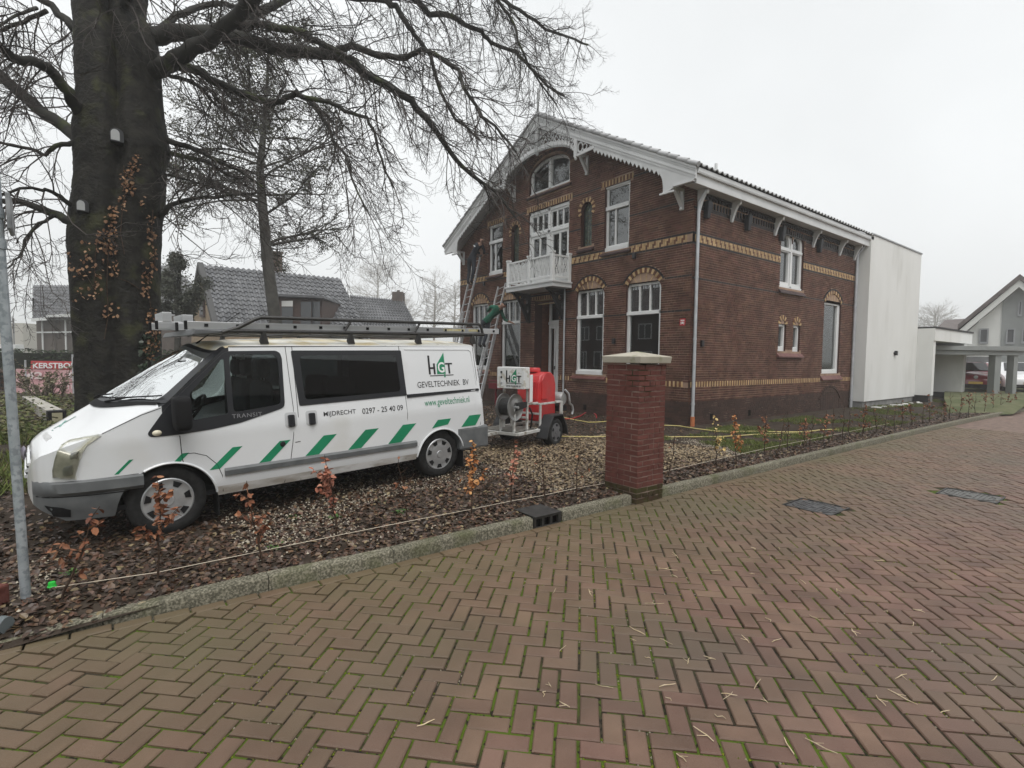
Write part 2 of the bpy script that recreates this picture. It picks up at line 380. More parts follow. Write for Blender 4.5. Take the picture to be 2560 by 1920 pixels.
# kerb inlet: cast box with three openings
M_IRON = mat('cast_iron', (0.012, 0.012, 0.012), (0.035, 0.033, 0.03), 14, 0.55, 0.4, 90, spec=0.5)
M_IRONL = mat('worn_iron', (0.16, 0.16, 0.15), (0.07, 0.065, 0.06), 14, 0.5, 0.3, 90, spec=0.5, metal=0.5)
M_BLACK = mat('black_void', (0.004, 0.004, 0.004), rough=0.9, spec=0.1)
dr = thing('kerb_inlet', (3.68, 4.3, 0), 'black iron kerb inlet with three openings set into the kerb', 'drain inlet')
b = MB(); b.box(3.49, 3.87, 4.14, 4.50, 0.108, 0.118); b.build('lid', M_IRON, dr, bevel=0.004)
b = MB(); b.box(3.50, 3.86, 4.19, 4.48, -0.05, 0.105); b.build('sump', M_BLACK, dr)
b = MB(); b.prism(lambda u, z, o: Vector((u, 4.148 + o, z)), [(3.49, -0.03), (3.87, -0.03), (3.87, 0.107), (3.49, 0.107)], 0, 0.035,
                  holes=[[(q, -0.005), (q + 0.085, -0.005), (q + 0.085, 0.085), (q, 0.085)] for q in (3.515, 3.63, 3.745)])
b.build('inlet_frame', M_IRON, dr, bevel=0.003)

# two inspection covers in the road
def cover(x0, x1, y0, y1, label, mt, dz):
    cx, cy = (x0+x1)/2, (y0+y1)/2; t = thing('inspection_cover', (cx, cy, 0), label, 'drain cover', 'covers in the brick road')
    b = MB(); b.prism(lambda u, v, o: Vector((u, v, o)), [(x0, y0), (x1, y0), (x1, y1), (x0, y1)], -0.03, 0.004 + dz*.2, holes=[[(x0+.02, y0+.02), (x1-.02, y0+.02), (x1-.02, y1-.02), (x0+.02, y1-.02)]])
    b.build('frame', M_IRON, t)
    b = MB(); b.box(x0+.021, x1-.021, y0+.021, y1-.021, -0.03, -0.009 + dz); b.build('bed', mt, t)
    a, c = (x1-x0)/2 - 0.03, (y1-y0)/2 - 0.03; b = MB()
    el = [(cx + a*math.cos(q*math.pi/24), cy + c*math.sin(q*math.pi/24)) for q in range(48)]; el2 = [(cx + (p[0]-cx)*.9, cy + (p[1]-cy)*.9) for p in el]
    b.prism(lambda u, v, o: Vector((u, v, o)), el, -0.009 + dz, -0.002 + dz, holes=[el2]); b.build('ring', mt, t)
    for k in range(-5, 6):
        yy = cy + k*c*0.16; hw = a*0.84*math.sqrt(max(0.02, 1 - (k*0.16)**2))
        if k == 0: hw *= 0.3
        b = MB(); b.box(cx - hw, cx + hw, yy - 0.013, yy + 0.013, -0.009 + dz, -0.003 + dz); b.build('rib', mt, t)
    b = MB(); b.lathe([(0.0, 0), (0.05, 0), (0.055, -0.004), (0.055, -0.01)], 20, Matrix.Translation((cx, cy, -0.001 + dz))); b.build('boss', mt, t)
cover(6.60, 7.15, 2.48, 3.05, 'dark iron oval-ribbed cover sunk in the road nearer the hedge', mat('dull_iron', (.05, .05, .052), (.11, .11, .112), 14, .5, .3, 90, metal=.3), .002)
cover(8.97, 9.51, 1.45, 2.08, 'worn pale grey ribbed cover farther right in the road', M_IRONL, .004)

# straw-coloured twigs on the road
M_TWIG = mat('dry_twig', (0.42, 0.33, 0.2), (0.6, 0.5, 0.35), 30, 0.8, var=0.25, spec=0.2)
tw = []
for q in range(6):
    b = MB(); L_ = 0.028 + 0.010*q; pts = [(-L_, 0, 0.004)]
    for k in range(1, 4): pts.append((-L_ + 2*L_*k/3, rnd.gauss(0, 0.006), 0.004 + rnd.random()*0.006))
    b.tube(pts, [0.0022, 0.003, 0.0027, 0.0016], 5)
    if q % 2: b.tube([pts[1], (pts[1][0] + 0.03, 0.035, 0.006)], [0.0022, 0.0012], 4)
    me = bpy.data.meshes.new('twig'); me.from_pydata(b.v, [], b.f); me.materials.append(M_TWIG); tw.append(me)
spots = []
while len(spots) < 52:
    u = rnd.gauss(1780, 330); v = rnd.uniform(1330, 1900)
    if not 1000 < u < 2550: continue
    p = onz(u, v)
    if p.y < 3.9: spots.append(p)
for p in spots:
    o = inst('twig', rnd.choice(tw), Matrix.Translation(p + Vector((0, 0, 0.001))) @ Matrix.Rotation(rnd.random()*6.28, 4, 'Z') @ Matrix.Scale(rnd.uniform(0.5, 1.05), 4))
    tag(o, 'thin straw-coloured dry twig lying on the brick road', 'twig', 'dry twigs scattered on the road')

# leaf litter, gravel
def leafpoly(l, w, curl=0.3):
    return [(-l/2, 0, 0), (-l*.18, w/2, curl*w*.5), (l*.2, w*.45, curl*w*.5), (l/2, 0, curl*w*.25), (l*.2, -w*.45, curl*w*.5), (-l*.18, -w/2, curl*w*.5)]
LF = [(0, 1, 2, 3), (0, 3, 4, 5)]
def litter(name, mt, n, dens, size, zoff=0.0, tilt=0.35, curl=0.35, cap=200000):
    b = MB(); k = 0; tries = 0
    while k < n and tries < n*12:
        tries += 1
        x, y = dens()
        if x is None: continue
        l = size*rnd.uniform(0.6, 1.25)
        M_ = Matrix.Translation((x, y, gz(x, y) + zoff + rnd.random()*0.012)) @ Matrix.Rotation(rnd.random()*6.28, 4, 'Z') @ Matrix.Rotation(rnd.gauss(0, tilt), 4, 'X') @ Matrix.Rotation(rnd.gauss(0, tilt), 4, 'Y')
        b.add([M_ @ Vector(p) for p in leafpoly(l, l*rnd.uniform(.45, .7), curl*rnd.uniform(-.6, 1.6))], LF); k += 1
    return b.build(name, mt, recalc=False)
def inpillar(x, y): return 5.06 < x < 5.63 and 4.0 < y < 4.63
def dens_near():
    x = rnd.uniform(-1.6, 7.5); y = 4.29 + abs(rnd.gauss(0, 1.7))
    if inpillar(x, y) or y > 9.5: return None, None
    return x, y
def dens_wide():
    x = rnd.uniform(-7, 30); y = rnd.uniform(4.29, 14)
    if x > 11.2 and y > 5.6 and rnd.random() < .85: return None, None
    if x > 7.8 and rnd.random() < .5: return None, None
    return x, y
M_LITTER = rampmat('fallen_leaf', [(0.035, 0.022, 0.015), (0.075, 0.035, 0.02), (0.05, 0.03, 0.02), (0.12, 0.055, 0.03), (0.03, 0.02, 0.016), (0.15, 0.085, 0.045), (0.065, 0.045, 0.03), (0.028, 0.018, 0.013), (0.09, 0.05, 0.03), (0.24, 0.19, 0.1)], 0.45, 0.5)
M_PALE = rampmat('bleached_leaf', [(0.16, 0.12, 0.08), (0.28, 0.21, 0.13), (0.1, 0.07, 0.05), (0.38, 0.3, 0.19), (0.2, 0.15, 0.09)], 0.7, 0.3)
tag(litter('leaf_litter', M_LITTER, 19000, dens_near, 0.054), 'wet brown leaf litter covering the ground around the white van', 'leaves', kind='stuff')
tag(litter('scattered_leaves', M_LITTER, 5000, dens_wide, 0.066), 'thin scatter of brown leaves farther along the hedge strip and under the tree', 'leaves', kind='stuff')
def dens_pale():
    x = rnd.uniform(4.4, 9.6); y = rnd.uniform(4.75, 7.6)
    if inpillar(x, y) or (x > 7.6 and noise.noise(Vector((x*.8, y*1.2, 3))) < (x - 8.6)*.35) or x < 3.9 or x > 10.8: return None, None
    return x, y
tag(litter('bleached_leaves', M_PALE, 13000, dens_pale, 0.05, 0.006), 'pale bleached leaves spread behind the brick pillar before the house', 'leaves', kind='stuff')
def dens_edge():
    x = 7 + 22*rnd.random()**1.3; return x, kyo(x) + .13 + abs(rnd.gauss(0, .3))
tag(litter('edge_leaves', M_LITTER, 6000, dens_edge, 0.055, 0.004), 'brown leaves along the inner edge of the kerb right of the pillar', 'leaves', kind='stuff')
def dens_front():
    x = rnd.uniform(5.2, 11.3); y = rnd.uniform(7.2, 15); return (x, y) if not (x > 11 and y < 7.7) else (None, None)
tag(litter('forecourt_leaves', M_LITTER, 6500, dens_front, 0.06, 0.004), 'leaves over the forecourt between trailer and house front', 'leaves', kind='stuff')
b = MB()
for _ in range(13000):
    x = rnd.uniform(-0.6, 9.6); y = 4.45 + abs(rnd.gauss(0, 1.3))
    if y > 7.6 or inpillar(x, y): continue
    if noise.noise(Vector((x*0.9, y*0.9, 2))) < (-0.1 if x > 0.8 else 0.12): continue
    if y < 4.75 and rnd.random() < .8: continue
    r = rnd.uniform(0.006, 0.013); t = rnd.random()*6.28; z = gz(x, y) + 0.004 + rnd.random()*.006
    c = [(x + r*math.cos(t + q*1.57)*rnd.uniform(.7, 1.4), y + r*math.sin(t + q*1.57)*rnd.uniform(.7, 1.4), z) for q in range(4)]
    b.add(c + [(x, y, z + r*1.1)], [(0, 1, 4), (1, 2, 4), (2, 3, 4), (3, 0, 4)])
tag(b.build('gravel', rampmat('gravel_stone', [(0.36, 0.31, 0.24), (0.2, 0.17, 0.13), (0.52, 0.47, 0.38), (0.26, 0.22, 0.16), (0.15, 0.12, 0.09)], 0.8, 0.3), recalc=False), 'pale gravel stones showing between the wet leaves by the van', 'gravel', kind='stuff')
# grass along the right of the strip and rough growth at the back left
b = MB()
def blade(x, y, h, w):
    t = rnd.random()*6.28; z = gz(x, y); dx, dy = math.cos(t)*w, math.sin(t)*w; lx, ly = rnd.gauss(0, h*.5), rnd.gauss(0, h*.5)
    b.add([(x-dx, y-dy, z), (x+dx, y+dy, z), (x+lx, y+ly, z+h)], [(0, 1, 2)])
for _ in range(110000):
    x = 8.2 + 24*rnd.random()**1.6; y = rnd.uniform(4.75, 7.5) + kyo(x) - 4.155
    pn = noise.noise(Vector((x*.55, y*1.1, 7))) + 0.5*noise.noise(Vector((x*1.7, y*2.2, 4)))
    if pn < 0.07 or (x < 21 and 7.1 < y) or (pn < .2 and rnd.random() < .6): continue
    blade(x, y, rnd.uniform(.025, .08), 0.008)
for _ in range(26000):
    x = rnd.uniform(-7, 1.5); y = rnd.uniform(8.3, 16)
    if noise.noise(Vector((x*.7, y*.7, 1))) < -0.12: continue
    blade(x, y, rnd.uniform(.05, .2), 0.016)
tag(b.build('grass', rampmat('grass_blade', [(0.06, 0.085, 0.02), (0.10, 0.13, 0.03), (0.14, 0.165, 0.05), (0.13, 0.11, 0.05)], 0.8, 0.2), recalc=False), 'patchy short grass beside the house wall and rough green growth under the tree', 'grass', kind='stuff')

# ================================================================== the brick house
XF, YS = 10.18862429*K, 6.8386702*K
def FP(u, z, o=0.0): return Vector((XF - o, YS + K*u, K*z))        # street gable: u along the front, o outwards
def SP(u, z, o=0.0): return Vector((XF + K*u, YS - o, K*z))        # long side: u away from the corner
M_BRICK = mat('house_brick', (0.080, 0.036, 0.0245), (0.132, 0.062, 0.043), 3, 0.75, 0.5, 120, var=0.32, hue=0.012, spec=0.3)
M_BRICKD = mat('dark_brick', (0.008, 0.0065, 0.007), (0.018, 0.013, 0.012), 8, 0.5, 0.3, 120, var=0.2)
M_BRICKP = mat('plinth_brick', (0.042, 0.022, 0.016), (0.07, 0.036, 0.026), 2, 0.7, 0.5, 120, var=0.25)
M_YEL = mat('yellow_brick', (0.40, 0.26, 0.125), (0.54, 0.385, 0.215), 6, 0.75, 0.3, 120, var=0.2)
M_BRN = mat('brown_glazed_brick', (0.095, 0.036, 0.016), (0.15, 0.06, 0.026), 9, 0.55, 0.2, 90, var=0.25)
M_MORT = mat('pale_mortar', (0.30, 0.20, 0.145), (0.42, 0.305, 0.23), 3, 0.95, 0.4, 80, spec=0.1, c3=(0.2, 0.13, 0.09), s3=0.8)
M_MORTD = mat('grey_mortar', (0.05, 0.035, 0.028), (0.085, 0.062, 0.05), 3, 0.95, 0.4, 80, spec=0.1, c3=(0.2, 0.15, 0.12), s3=2.2, t3=(0.6, 0.64))
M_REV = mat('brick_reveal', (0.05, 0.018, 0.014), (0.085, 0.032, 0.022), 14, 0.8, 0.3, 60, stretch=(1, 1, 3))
M_WHITE = mat('white_paint', (0.74, 0.75, 0.75), (0.80, 0.81, 0.80), 2, 0.35, 0.06, 40, spec=0.45)
M_WHITEG = mat('weathered_white_paint', (0.60, 0.61, 0.61), (0.70, 0.71, 0.71), 1.5, 0.45, 0.1, 30, spec=0.4)
M_BLKP = mat('black_paint', (0.012, 0.012, 0.014), rough=0.35, spec=0.5)
M_SILL = mat('red_sill_tile', (0.11, 0.04, 0.034), (0.17, 0.07, 0.06), 5, 0.4, 0.1, 30)
M_SILLD = mat('dark_sill_tile', (0.035, 0.018, 0.018), (0.07, 0.035, 0.034), 5, 0.4, 0.1, 30)
M_TILE = mat('grey_roof_tile', (0.36, 0.365, 0.37), (0.46, 0.465, 0.47), 4, 0.6, 0.3, 60, var=0.15)
M_ZINC = mat('zinc', (0.42, 0.44, 0.46), (0.53, 0.55, 0.57), 5, 0.42, 0.1, 30, metal=0.2, spec=0.5)
M_GLASS = glass('window_glass', (0.62, 0.66, 0.66), 2.1)
M_GLASSD = glass('dark_window_glass', (0.35, 0.38, 0.38), 2.3)
M_STAIN = mat('stained_glass', (0.05, 0.075, 0.07), (0.16, 0.2, 0.15), 9, 0.12, spec=0.6, c3=(0.12, 0.1, 0.03), s3=14, t3=(0.58, 0.62))
M_INT = mat('room_plaster', (0.5, 0.48, 0.44), rough=0.9)
M_CURT = mat('white_curtain', (0.75, 0.76, 0.76), rough=0.9, trans=0.2)
M_LEAD = mat('lead_strip', (0.05, 0.05, 0.055), rough=0.6)
house = thing('brick_house', (XF + 4, YS + 5, 0.1), 'two-storey dark brick villa with white carved gable and yellow brick bands', 'house')
W = 9.72; mir = lambda u: W - u
def mprism(b, P, poly, o0, o1, holes, mi, mside):
    k = len(b.f); b.prism(P, poly, o0, o1, holes, mi); nt_ = k + 0
    flat = [len(poly)] + [len(h) for h in holes]; sides = sum(flat)
    for q in range(len(b.f) - sides, len(b.f)): b.m[q] = mside
def arcpts(cu, cz, a, b_, t0, t1, n): return [(cu + a*math.cos(lerp(t0, t1, i/n)), cz + b_*math.sin(lerp(t0, t1, i/n))) for i in range(n+1)]
def rect(u0, u1, z0, z1): return [(u0, z0), (u1, z0), (u1, z1), (u0, z1)]
def archopen(u0, u1, z0, zs, b_=None):
    r = (u1-u0)/2; return [(u0, z0), (u1, z0)] + arcpts((u0+u1)/2, zs, r, b_ or r, 0, math.pi, 14)
# --- openings of the street gable
GW = [(0.80, 1.85), (2.58, 3.62), (mir(3.62), mir(2.58)), (mir(1.85), mir(0.80))]; GZ0, GZ1 = 1.16, 3.46
UW = [(1.80, 2.63), (mir(2.63), mir(1.80))]; UZ0, UZ1 = 4.36, 6.02
LW = [(3.08, 3.49), (mir(3.49), mir(3.08))]; LZ0, LZS = 4.62, 5.60
FD = (3.96, 5.76, 3.70, 6.02); AW = (3.97, 5.75, 6.52, 7.06, 0.40); PO = (4.31, 5.41, 3.42)
f_holes = [rect(a, b, GZ0, GZ1) for a, b in GW] + [rect(a, b, UZ0, UZ1) for a, b in UW] + [archopen(a, b, LZ0, LZS) for a, b in LW] + [rect(*FD)] + [archopen(AW[0], AW[1], AW[2], AW[3], AW[4])]
b = MB(); mprism(b, FP, [(0, 0.66), (PO[0], 0.66), (PO[0], PO[2]), (PO[1], PO[2]), (PO[1], 0.66), (W, 0.66), (W, 5.5), (4.86, 8.2), (0, 5.5)], -0.34, 0, f_holes, 0, 1)
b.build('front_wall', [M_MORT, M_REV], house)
b = MB(); b.box(0, PO[0], -0.2, 0.66, -0.34, 0, lambda u, z, o: FP(u, z, o)); b.box(PO[1], W, -0.2, 0.66, -0.34, 0, lambda u, z, o: FP(u, z, o)); b.build('front_plinth', M_MORTD, house)
# --- openings of the long side
SD = 9.05
TW = (6.82, 8.06, 1.22, 3.45); SW = [(4.04, 4.47), (4.89, 5.30)]; DW = (4.0, 5.35)
dwo = [(DW[0], 3.58), (DW[1], 3.58)] + arcpts(5.012, 4.80, 0.338, 0.345, 0, math.pi, 10) + arcpts(4.338, 4.80, 0.338, 0.345, 0.02, math.pi, 10)
s_holes = [rect(*TW)] + [rect(a, b, 1.86, 2.60) for a, b in SW] + [dwo]
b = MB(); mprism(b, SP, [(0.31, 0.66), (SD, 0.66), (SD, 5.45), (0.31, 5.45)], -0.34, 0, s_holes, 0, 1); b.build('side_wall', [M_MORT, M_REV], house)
b = MB(); b.box(0.31, SD, -0.2, 0.66, -0.34, 0, SP); b.build('side_plinth', M_MORTD, house)
# corner strip closing front wall's end, rear and far walls, rooms
b = MB(); b.box(0, 0.31, 0.66, 5.45, -0.01, 0, SP); b.build('corner_strip', M_MORT, house)
b = MB(); b.box(0, 0.31, -0.2, 0.66, -0.01, 0, SP); b.build('corner_plinth', M_MORTD, house)
b = MB(); b.box(XF + 0.34, XF + K*SD, YS + K*W - 0.3, YS + K*W, 0, K*5.45); b.box(XF + K*SD - 0.3, XF + K*SD, YS + 0.35, YS + K*W - 0.31, 0, K*5.45); b.build('rear_wall', M_REV, house)
b = MB(); b.box(XF + 0.35, XF + K*SD - 0.31, YS + 0.35, YS + K*W - 0.31, K*3.62, K*3.7); b.box(XF + 0.35, XF + K*SD - 0.31, YS + 0.35, YS + K*W - 0.31, 0.02, 0.3)
b.box(XF + 3.6, XF + 3.7, YS + 2.6, YS + K*W - 2.3, 0.31, K*6.3); b.box(XF + 0.36, XF + 3.59, YS + 3.4, YS + 3.5, 0.31, K*6.2); b.box(XF + 4.4, XF + 4.5, YS + 0.36, YS + 3.3, 0.31, K*5.4)
b.box(XF + 0.35, XF + K*SD - 0.31, YS + 2.2, YS + K*W - 2.2, K*6.35, K*6.4); b.build('inner_walls', M_INT, house)

# --- brick courses
PZ = 0.055; BL_ = 0.205; JT = 0.009
walls_bricks = []                                                 # (P, u0, u1, z0, z1, mat index)
def interval_free(u0, u1, blocks):
    fr = [(u0, u1)]
    for a, b_ in blocks:
        nf = []
        for p, q in fr:
            if b_ <= p or a >= q: nf.append((p, q)); continue
            if a > p: nf.append((p, a))
            if b_ < q: nf.append((b_, q))
        fr = nf
    return [f for f in fr if f[1] - f[0] > 0.025]
def seg_arch(u0, u1, zc, rise):                                   # circle through both ends of a chord
    h = (u1-u0)/2; r = (h*h + rise*rise)/(2*rise); return (u0+u1)/2, zc + rise - r, r
def circ_block(c, z):
    cu, cz, r = c
    if abs(z-cz) >= r: return None
    w_ = math.sqrt(r*r - (z-cz)**2); return (cu - w_, cu + w_)
GA = [seg_arch(a - 0.07, b + 0.07, 3.50, 0.33) for a, b in GW]
TA = seg_arch(TW[0] - 0.07, TW[1] + 0.07, 3.48, 0.33); SA = [seg_arch(a - 0.05, b + 0.05, 2.60, 0.24) for a, b in SW]
def fblocks(z0, z1):
    z = (z0+z1)/2; bl = []; inr = lambda a, c: a < z1 - 0.004 and c > z0 + 0.004
    if inr(GZ0, GZ1): bl += GW
    if z > 3.46:
        for c in GA:
            q = circ_block(c, max(z0, 3.46));
            if q: bl.append(q)
    if inr(0.98, GZ0): bl += [(a - 0.11, b + 0.11) for a, b in GW]
    if z < PO[2]: bl.append((PO[0], PO[1]))
    if inr(UZ0, UZ1): bl += UW
    if inr(4.26, UZ0): bl += [(a - 0.07, b + 0.07) for a, b in UW]
    if inr(6.02, 6.165): bl += [(1.70, 2.78), (mir(2.78), mir(1.70)), (3.84, 5.88)]
    if inr(FD[2], FD[3]): bl.append((FD[0], FD[1]))
    for a, b_ in LW:
        if inr(LZ0, LZS): bl.append((a, b_))
        if inr(4.5, LZ0): bl.append((a - .1, b_ + .1))
        if z > LZS - 0.02:
            q = circ_block(((a+b_)/2, LZS, 0.325), z);
            if q: bl.append(q)
        elif z > LZS - 0.13: bl.append((a - .12, b_ + .12))
    if inr(AW[2], AW[3]): bl.append((AW[0], AW[1]))
    if inr(6.40, AW[2]): bl.append((AW[0] - .08, AW[1] + .08))
    if z > AW[3] - 0.06:
        t = (z - AW[3] + 0.06)/0.66
        if t < 1: w_ = 1.08*math.sqrt(1 - t*t); bl.append((4.86 - w_, 4.86 + w_))
    return bl
def sblocks(z0, z1):
    z = (z0+z1)/2; bl = []; inr = lambda a, c: a < z1 - 0.004 and c > z0 + 0.004
    if inr(TW[2], TW[3]): bl.append((TW[0], TW[1]))
    if inr(1.0, TW[2]): bl.append((TW[0] - .09, TW[1] + .16))
    if z > 3.45:
        q = circ_block(TA, max(z0, 3.45));
        if q: bl.append(q)
    if inr(1.86, 2.60): bl += SW
    if inr(1.68, 1.86): bl.append((4.0, 5.42))
    if z > 2.6:
        for c in SA:
            q = circ_block(c, z)
            if q: bl.append(q)
    if inr(3.58, 4.80): bl.append(DW)
    if inr(3.42, 3.58): bl.append((DW[0] - .05, DW[1] + .12))
    if z > 4.78:
        for cu in (4.338, 5.012):
            q = circ_block((cu, 4.8, 0.45), z)
            if q: bl.append(q)
    if z < 0.62: bl.append((6.80, 8.16))
    elif z < 0.86:
        q = circ_block(seg_arch(6.80, 8.16, 0.60, 0.26), z)
        if q: bl.append(q)
    if 5.0 < z < 5.3: bl.append((0.25, 9.0))
    return bl
rb = random.Random(5)
def lay(P, U0, U1, Z0, Z1, blocks, bands, dark, limit=None, phase=0.0):
    k = 0; z = Z0
    while z + PZ <= Z1 + 1e-6:
        z0, z1 = z + 0.0056, z + PZ - 0.0056
        zc = (z0+z1)/2
        if any(a < zc < c for a, c in bands): z += PZ; k += 1; continue
        lo, hi = U0, U1
        if limit: w_ = limit(z1); lo, hi = max(lo, 4.86 - w_), min(hi, 4.86 + w_)
        if hi - lo > 0.05:
            mi = 1 if any(abs(zc - d) < PZ*0.5 for d in dark) else (2 if zc < 0.66 else 0)
            off = (k % 2)*BL_*0.5 + (k % 4)//2*BL_*0.25 + phase
            for a, c in interval_free(lo, hi, blocks(z0, z1)):
                q = math.floor((a - off)/BL_)
                while off + q*BL_ < c:
                    u0 = max(a, off + q*BL_ + JT/2); u1 = min(c, off + (q+1)*BL_ - JT/2); q += 1
                    if u1 - u0 < 0.02: continue
                    if (q*7 + k*3) % 11 < 4 and u1 - u0 > 0.15:      # headers
                        um = (u0+u1)/2; walls_bricks.append((P, u0, um - JT/2, z0, z1, mi)); walls_bricks.append((P, um + JT/2, u1, z0, z1, mi))
                    else: walls_bricks.append((P, u0, u1, z0, z1, mi))
        z += PZ; k += 1
BANDS = [(4.215, 4.38), (0.97, 1.105)]
lay(FP, 0.0, W, 0.035, 8.3, fblocks, BANDS, [5.11, 3.48, 2.71, 4.41, 4.19, 6.08], limit=lambda z: (8.2 - z)/0.551 if z > 5.45 else 99)
lay(SP, 0.0, SD, 0.035, 5.45, sblocks, BANDS, [3.44, 4.41, 4.19, 4.96], phase=0.1)
full = []; rest = MB()
for w_ in walls_bricks:
    P, u0, u1, z0, z1, mi = w_; c = P((u0+u1)/2, (z0+z1)/2, 0)
    if abs((u1-u0) - (BL_-JT)) < 1e-4 and mi == 0 and z0 > 1.1: full.append(((c - CAM).length, w_))
full.sort(key=lambda t: t[0]); single = set(id(t[1]) for t in full[:300])
hb = MB(); hb.box(-(BL_-JT)/2*K, (BL_-JT)/2*K, -0.02, 0.02, -(PZ-0.0112)/2*K, (PZ-0.0112)/2*K)
hbm = bpy.data.meshes.new('brick'); hbm.from_pydata(hb.v, [], hb.f); hbm.materials.append(M_BRICK)
rot90 = Matrix.Rotation(math.pi/2, 4, 'Z')
BF5 = [(0, 1, 2, 3), (0, 1, 5, 4), (1, 2, 6, 5), (2, 3, 7, 6), (3, 0, 4, 7)]
for w_ in walls_bricks:
    P, u0, u1, z0, z1, mi = w_
    if id(w_) in single:
        inst('brick', hbm, Matrix.Translation(P((u0+u1)/2, (z0+z1)/2, -0.013 + rb.uniform(-.001, .001))) @ (rot90 if P is FP else Matrix.Identity(4)), house)
    else:
        o = 0.007 + rb.uniform(-.0015, .0015)
        f = BF5 if P is SP else [t[::-1] for t in BF5]
        rest.add([P(u0, z0, o), P(u1, z0, o), P(u1, z1, o), P(u0, z1, o), P(u0, z0, -.01), P(u1, z0, -.01), P(u1, z1, -.01), P(u0, z1, -.01)], f, mi)
rest.build('brickwork', [M_BRICK, M_BRICKD, M_BRICKP], house, recalc=False, kind='stuff')

# --- decorative brick: bands, soldier courses, arches
def soldier(b, P, u0, u1, z0, z1, step=0.054):
    n_ = max(1, round((u1-u0)/step)); s_ = (u1-u0)/n_
    for i in range(n_): b.box(u0 + i*s_ + .003, u0 + (i+1)*s_ - .003, z0, z1, -0.01, 0.009, P, i % 2)
def meander(b, P, u0, u1):
    n_ = max(1, round((u1-u0)/0.19)); s_ = (u1-u0)/n_; z0, z1 = 4.22, 4.375
    for i in range(n_):
        a = u0 + i*s_
        b.box(a + .002, a + s_*.5 - .002, z0, z0 + .05, -0.01, 0.009, P, 0); b.box(a + .002, a + s_*.26, z0 + .054, z1, -0.01, 0.009, P, 0)
        b.box(a + s_*.26 + .003, a + s_*.5, z0 + .054, z1, -.01, .007, P, 1); b.box(a + s_*.5 + .002, a + s_ - .002, z1 - .05, z1, -0.01, 0.009, P, 0)
        b.box(a + s_*.5 + .003, a + s_*.74, z0, z1 - .054, -.01, .007, P, 1); b.box(a + s_*.74 + .003, a + s_ - .003, z0, z1 - .054, -.01, .009, P, 0)
def ring(b, P, cu, cz, r0, r1, t0, t1, n_, mids=(0, 1), o1=0.012, ea=1.0, eb=1.0, gap=0.06):
    for i in range(n_):
        a0 = lerp(t0, t1, (i + gap)/n_); a1 = lerp(t0, t1, (i + 1 - gap)/n_)
        q = [(cu + r0*ea*math.cos(a0), cz + r0*eb*math.sin(a0)), (cu + r1*ea*math.cos(a0), cz + r1*eb*math.sin(a0)), (cu + r1*ea*math.cos(a1), cz + r1*eb*math.sin(a1)), (cu + r0*ea*math.cos(a1), cz + r0*eb*math.sin(a1))]
        b.prism(P, q, -0.01, o1, mi=mids[i % len(mids)])
b = MB()
for a, c in [(0.14, 1.73), (2.70, 3.95), (mir(3.95), mir(2.70)), (mir(1.73), mir(0.04))]: meander(b, FP, a, c)
for a, c in [(0.08, 4.0 - .005), (5.36, 9.0)]: meander(b, SP, a, c)
for a, c in [(0.14, 0.68), (1.97, 2.46), (3.74, 4.28), (5.44, 5.98), (mir(2.46), mir(1.97)), (mir(.68), mir(0.04))]: soldier(b, FP, a, c, .975, 1.10)
for a, c in [(0.06, 6.72), (8.23, 9.0)]: soldier(b, SP, a, c, .975, 1.10)
for a, c in [(1.70, 2.78), (mir(2.78), mir(1.70)), (3.84, 5.88)]: soldier(b, FP, a, c, 6.03, 6.16)
for c, P, w0, w1 in [(GA[i], FP, *GW[i]) for i in range(4)] + [(TA, SP, TW[0], TW[1])]:
    cu, cz, r = c; h = math.acos((w1 - w0 + .14)/2/r)
    ring(b, P, cu, cz, r - .15, r - .035, h, math.pi - h, 17, o1=0.02); ring(b, P, cu, cz, r - .03, r + .01, h - .02, math.pi - h + .02, 24, (2,), o1=0.03)
    zb = (3.46 if P is FP else 3.45); n0 = 14                                # tympanum: dark field with slanting yellow bars
    base = [(w0 - .01, zb), (w1 + .01, zb)]; ri = r - .155; hh = math.acos(min(1, (w1 - w0 + .02)/2/ri))
    b.prism(P, base + [(cu + ri*math.cos(lerp(hh, math.pi - hh, i/n0)), cz + ri*math.sin(lerp(hh, math.pi - hh, i/n0))) for i in range(n0 + 1)], -.04, -.012, mi=3)
    for k in range(6):
        t = (k + .5)/6; ub = lerp(w0 + .12, w1 - .12, t); ut = cu + (ub - cu)*1.45; zt = cz + math.sqrt(max(0, (r - .16)**2 - (ut - cu)**2))
        if zt - zb > .03: b.prism(P, [(ub - .013, zb), (ub + .013, zb), (ut + .015, zt), (ut - .015, zt)], -.02, .004, mi=0)
for c, (w0, w1) in zip(SA, SW): h = math.acos((w1 - w0 + .10)/2/c[2]); ring(b, SP, c[0], c[1], c[2] - .13, c[2], h, math.pi - h, 9, o1=.02); b.prism(SP, [(w0, 2.6), (w1, 2.6)] + arcpts((w0+w1)/2, 2.6, (w1-w0)/2, .12, 0, math.pi, 8), -.05, -.015, mi=3)
for a, c in LW: ring(b, FP, (a+c)/2, LZS, .215, .315, -.5, math.pi + .5, 17, o1=.016)
ring(b, FP, 4.86, AW[3] - .03, .93, 1.08, .12, math.pi - .12, 30, (3, 4), o1=.012, eb=.56)
for cu, t0, t1 in ((4.338, .72, math.pi), (5.012, 0, math.pi - .72)): ring(b, SP, cu, 4.80, .36, .45, t0, t1, 11, (3, 1), o1=.016)
ring(b, SP, 7.48, seg_arch(6.80, 8.16, .60, .26)[1], seg_arch(6.80, 8.16, .60, .26)[2] - .07, seg_arch(6.80, 8.16, .60, .26)[2], .66, math.pi - .66, 16, (4,), o1=.03)
soldier_m = [M_YEL, M_BRN, M_BRICKD, M_BRICK, M_BRICKP]
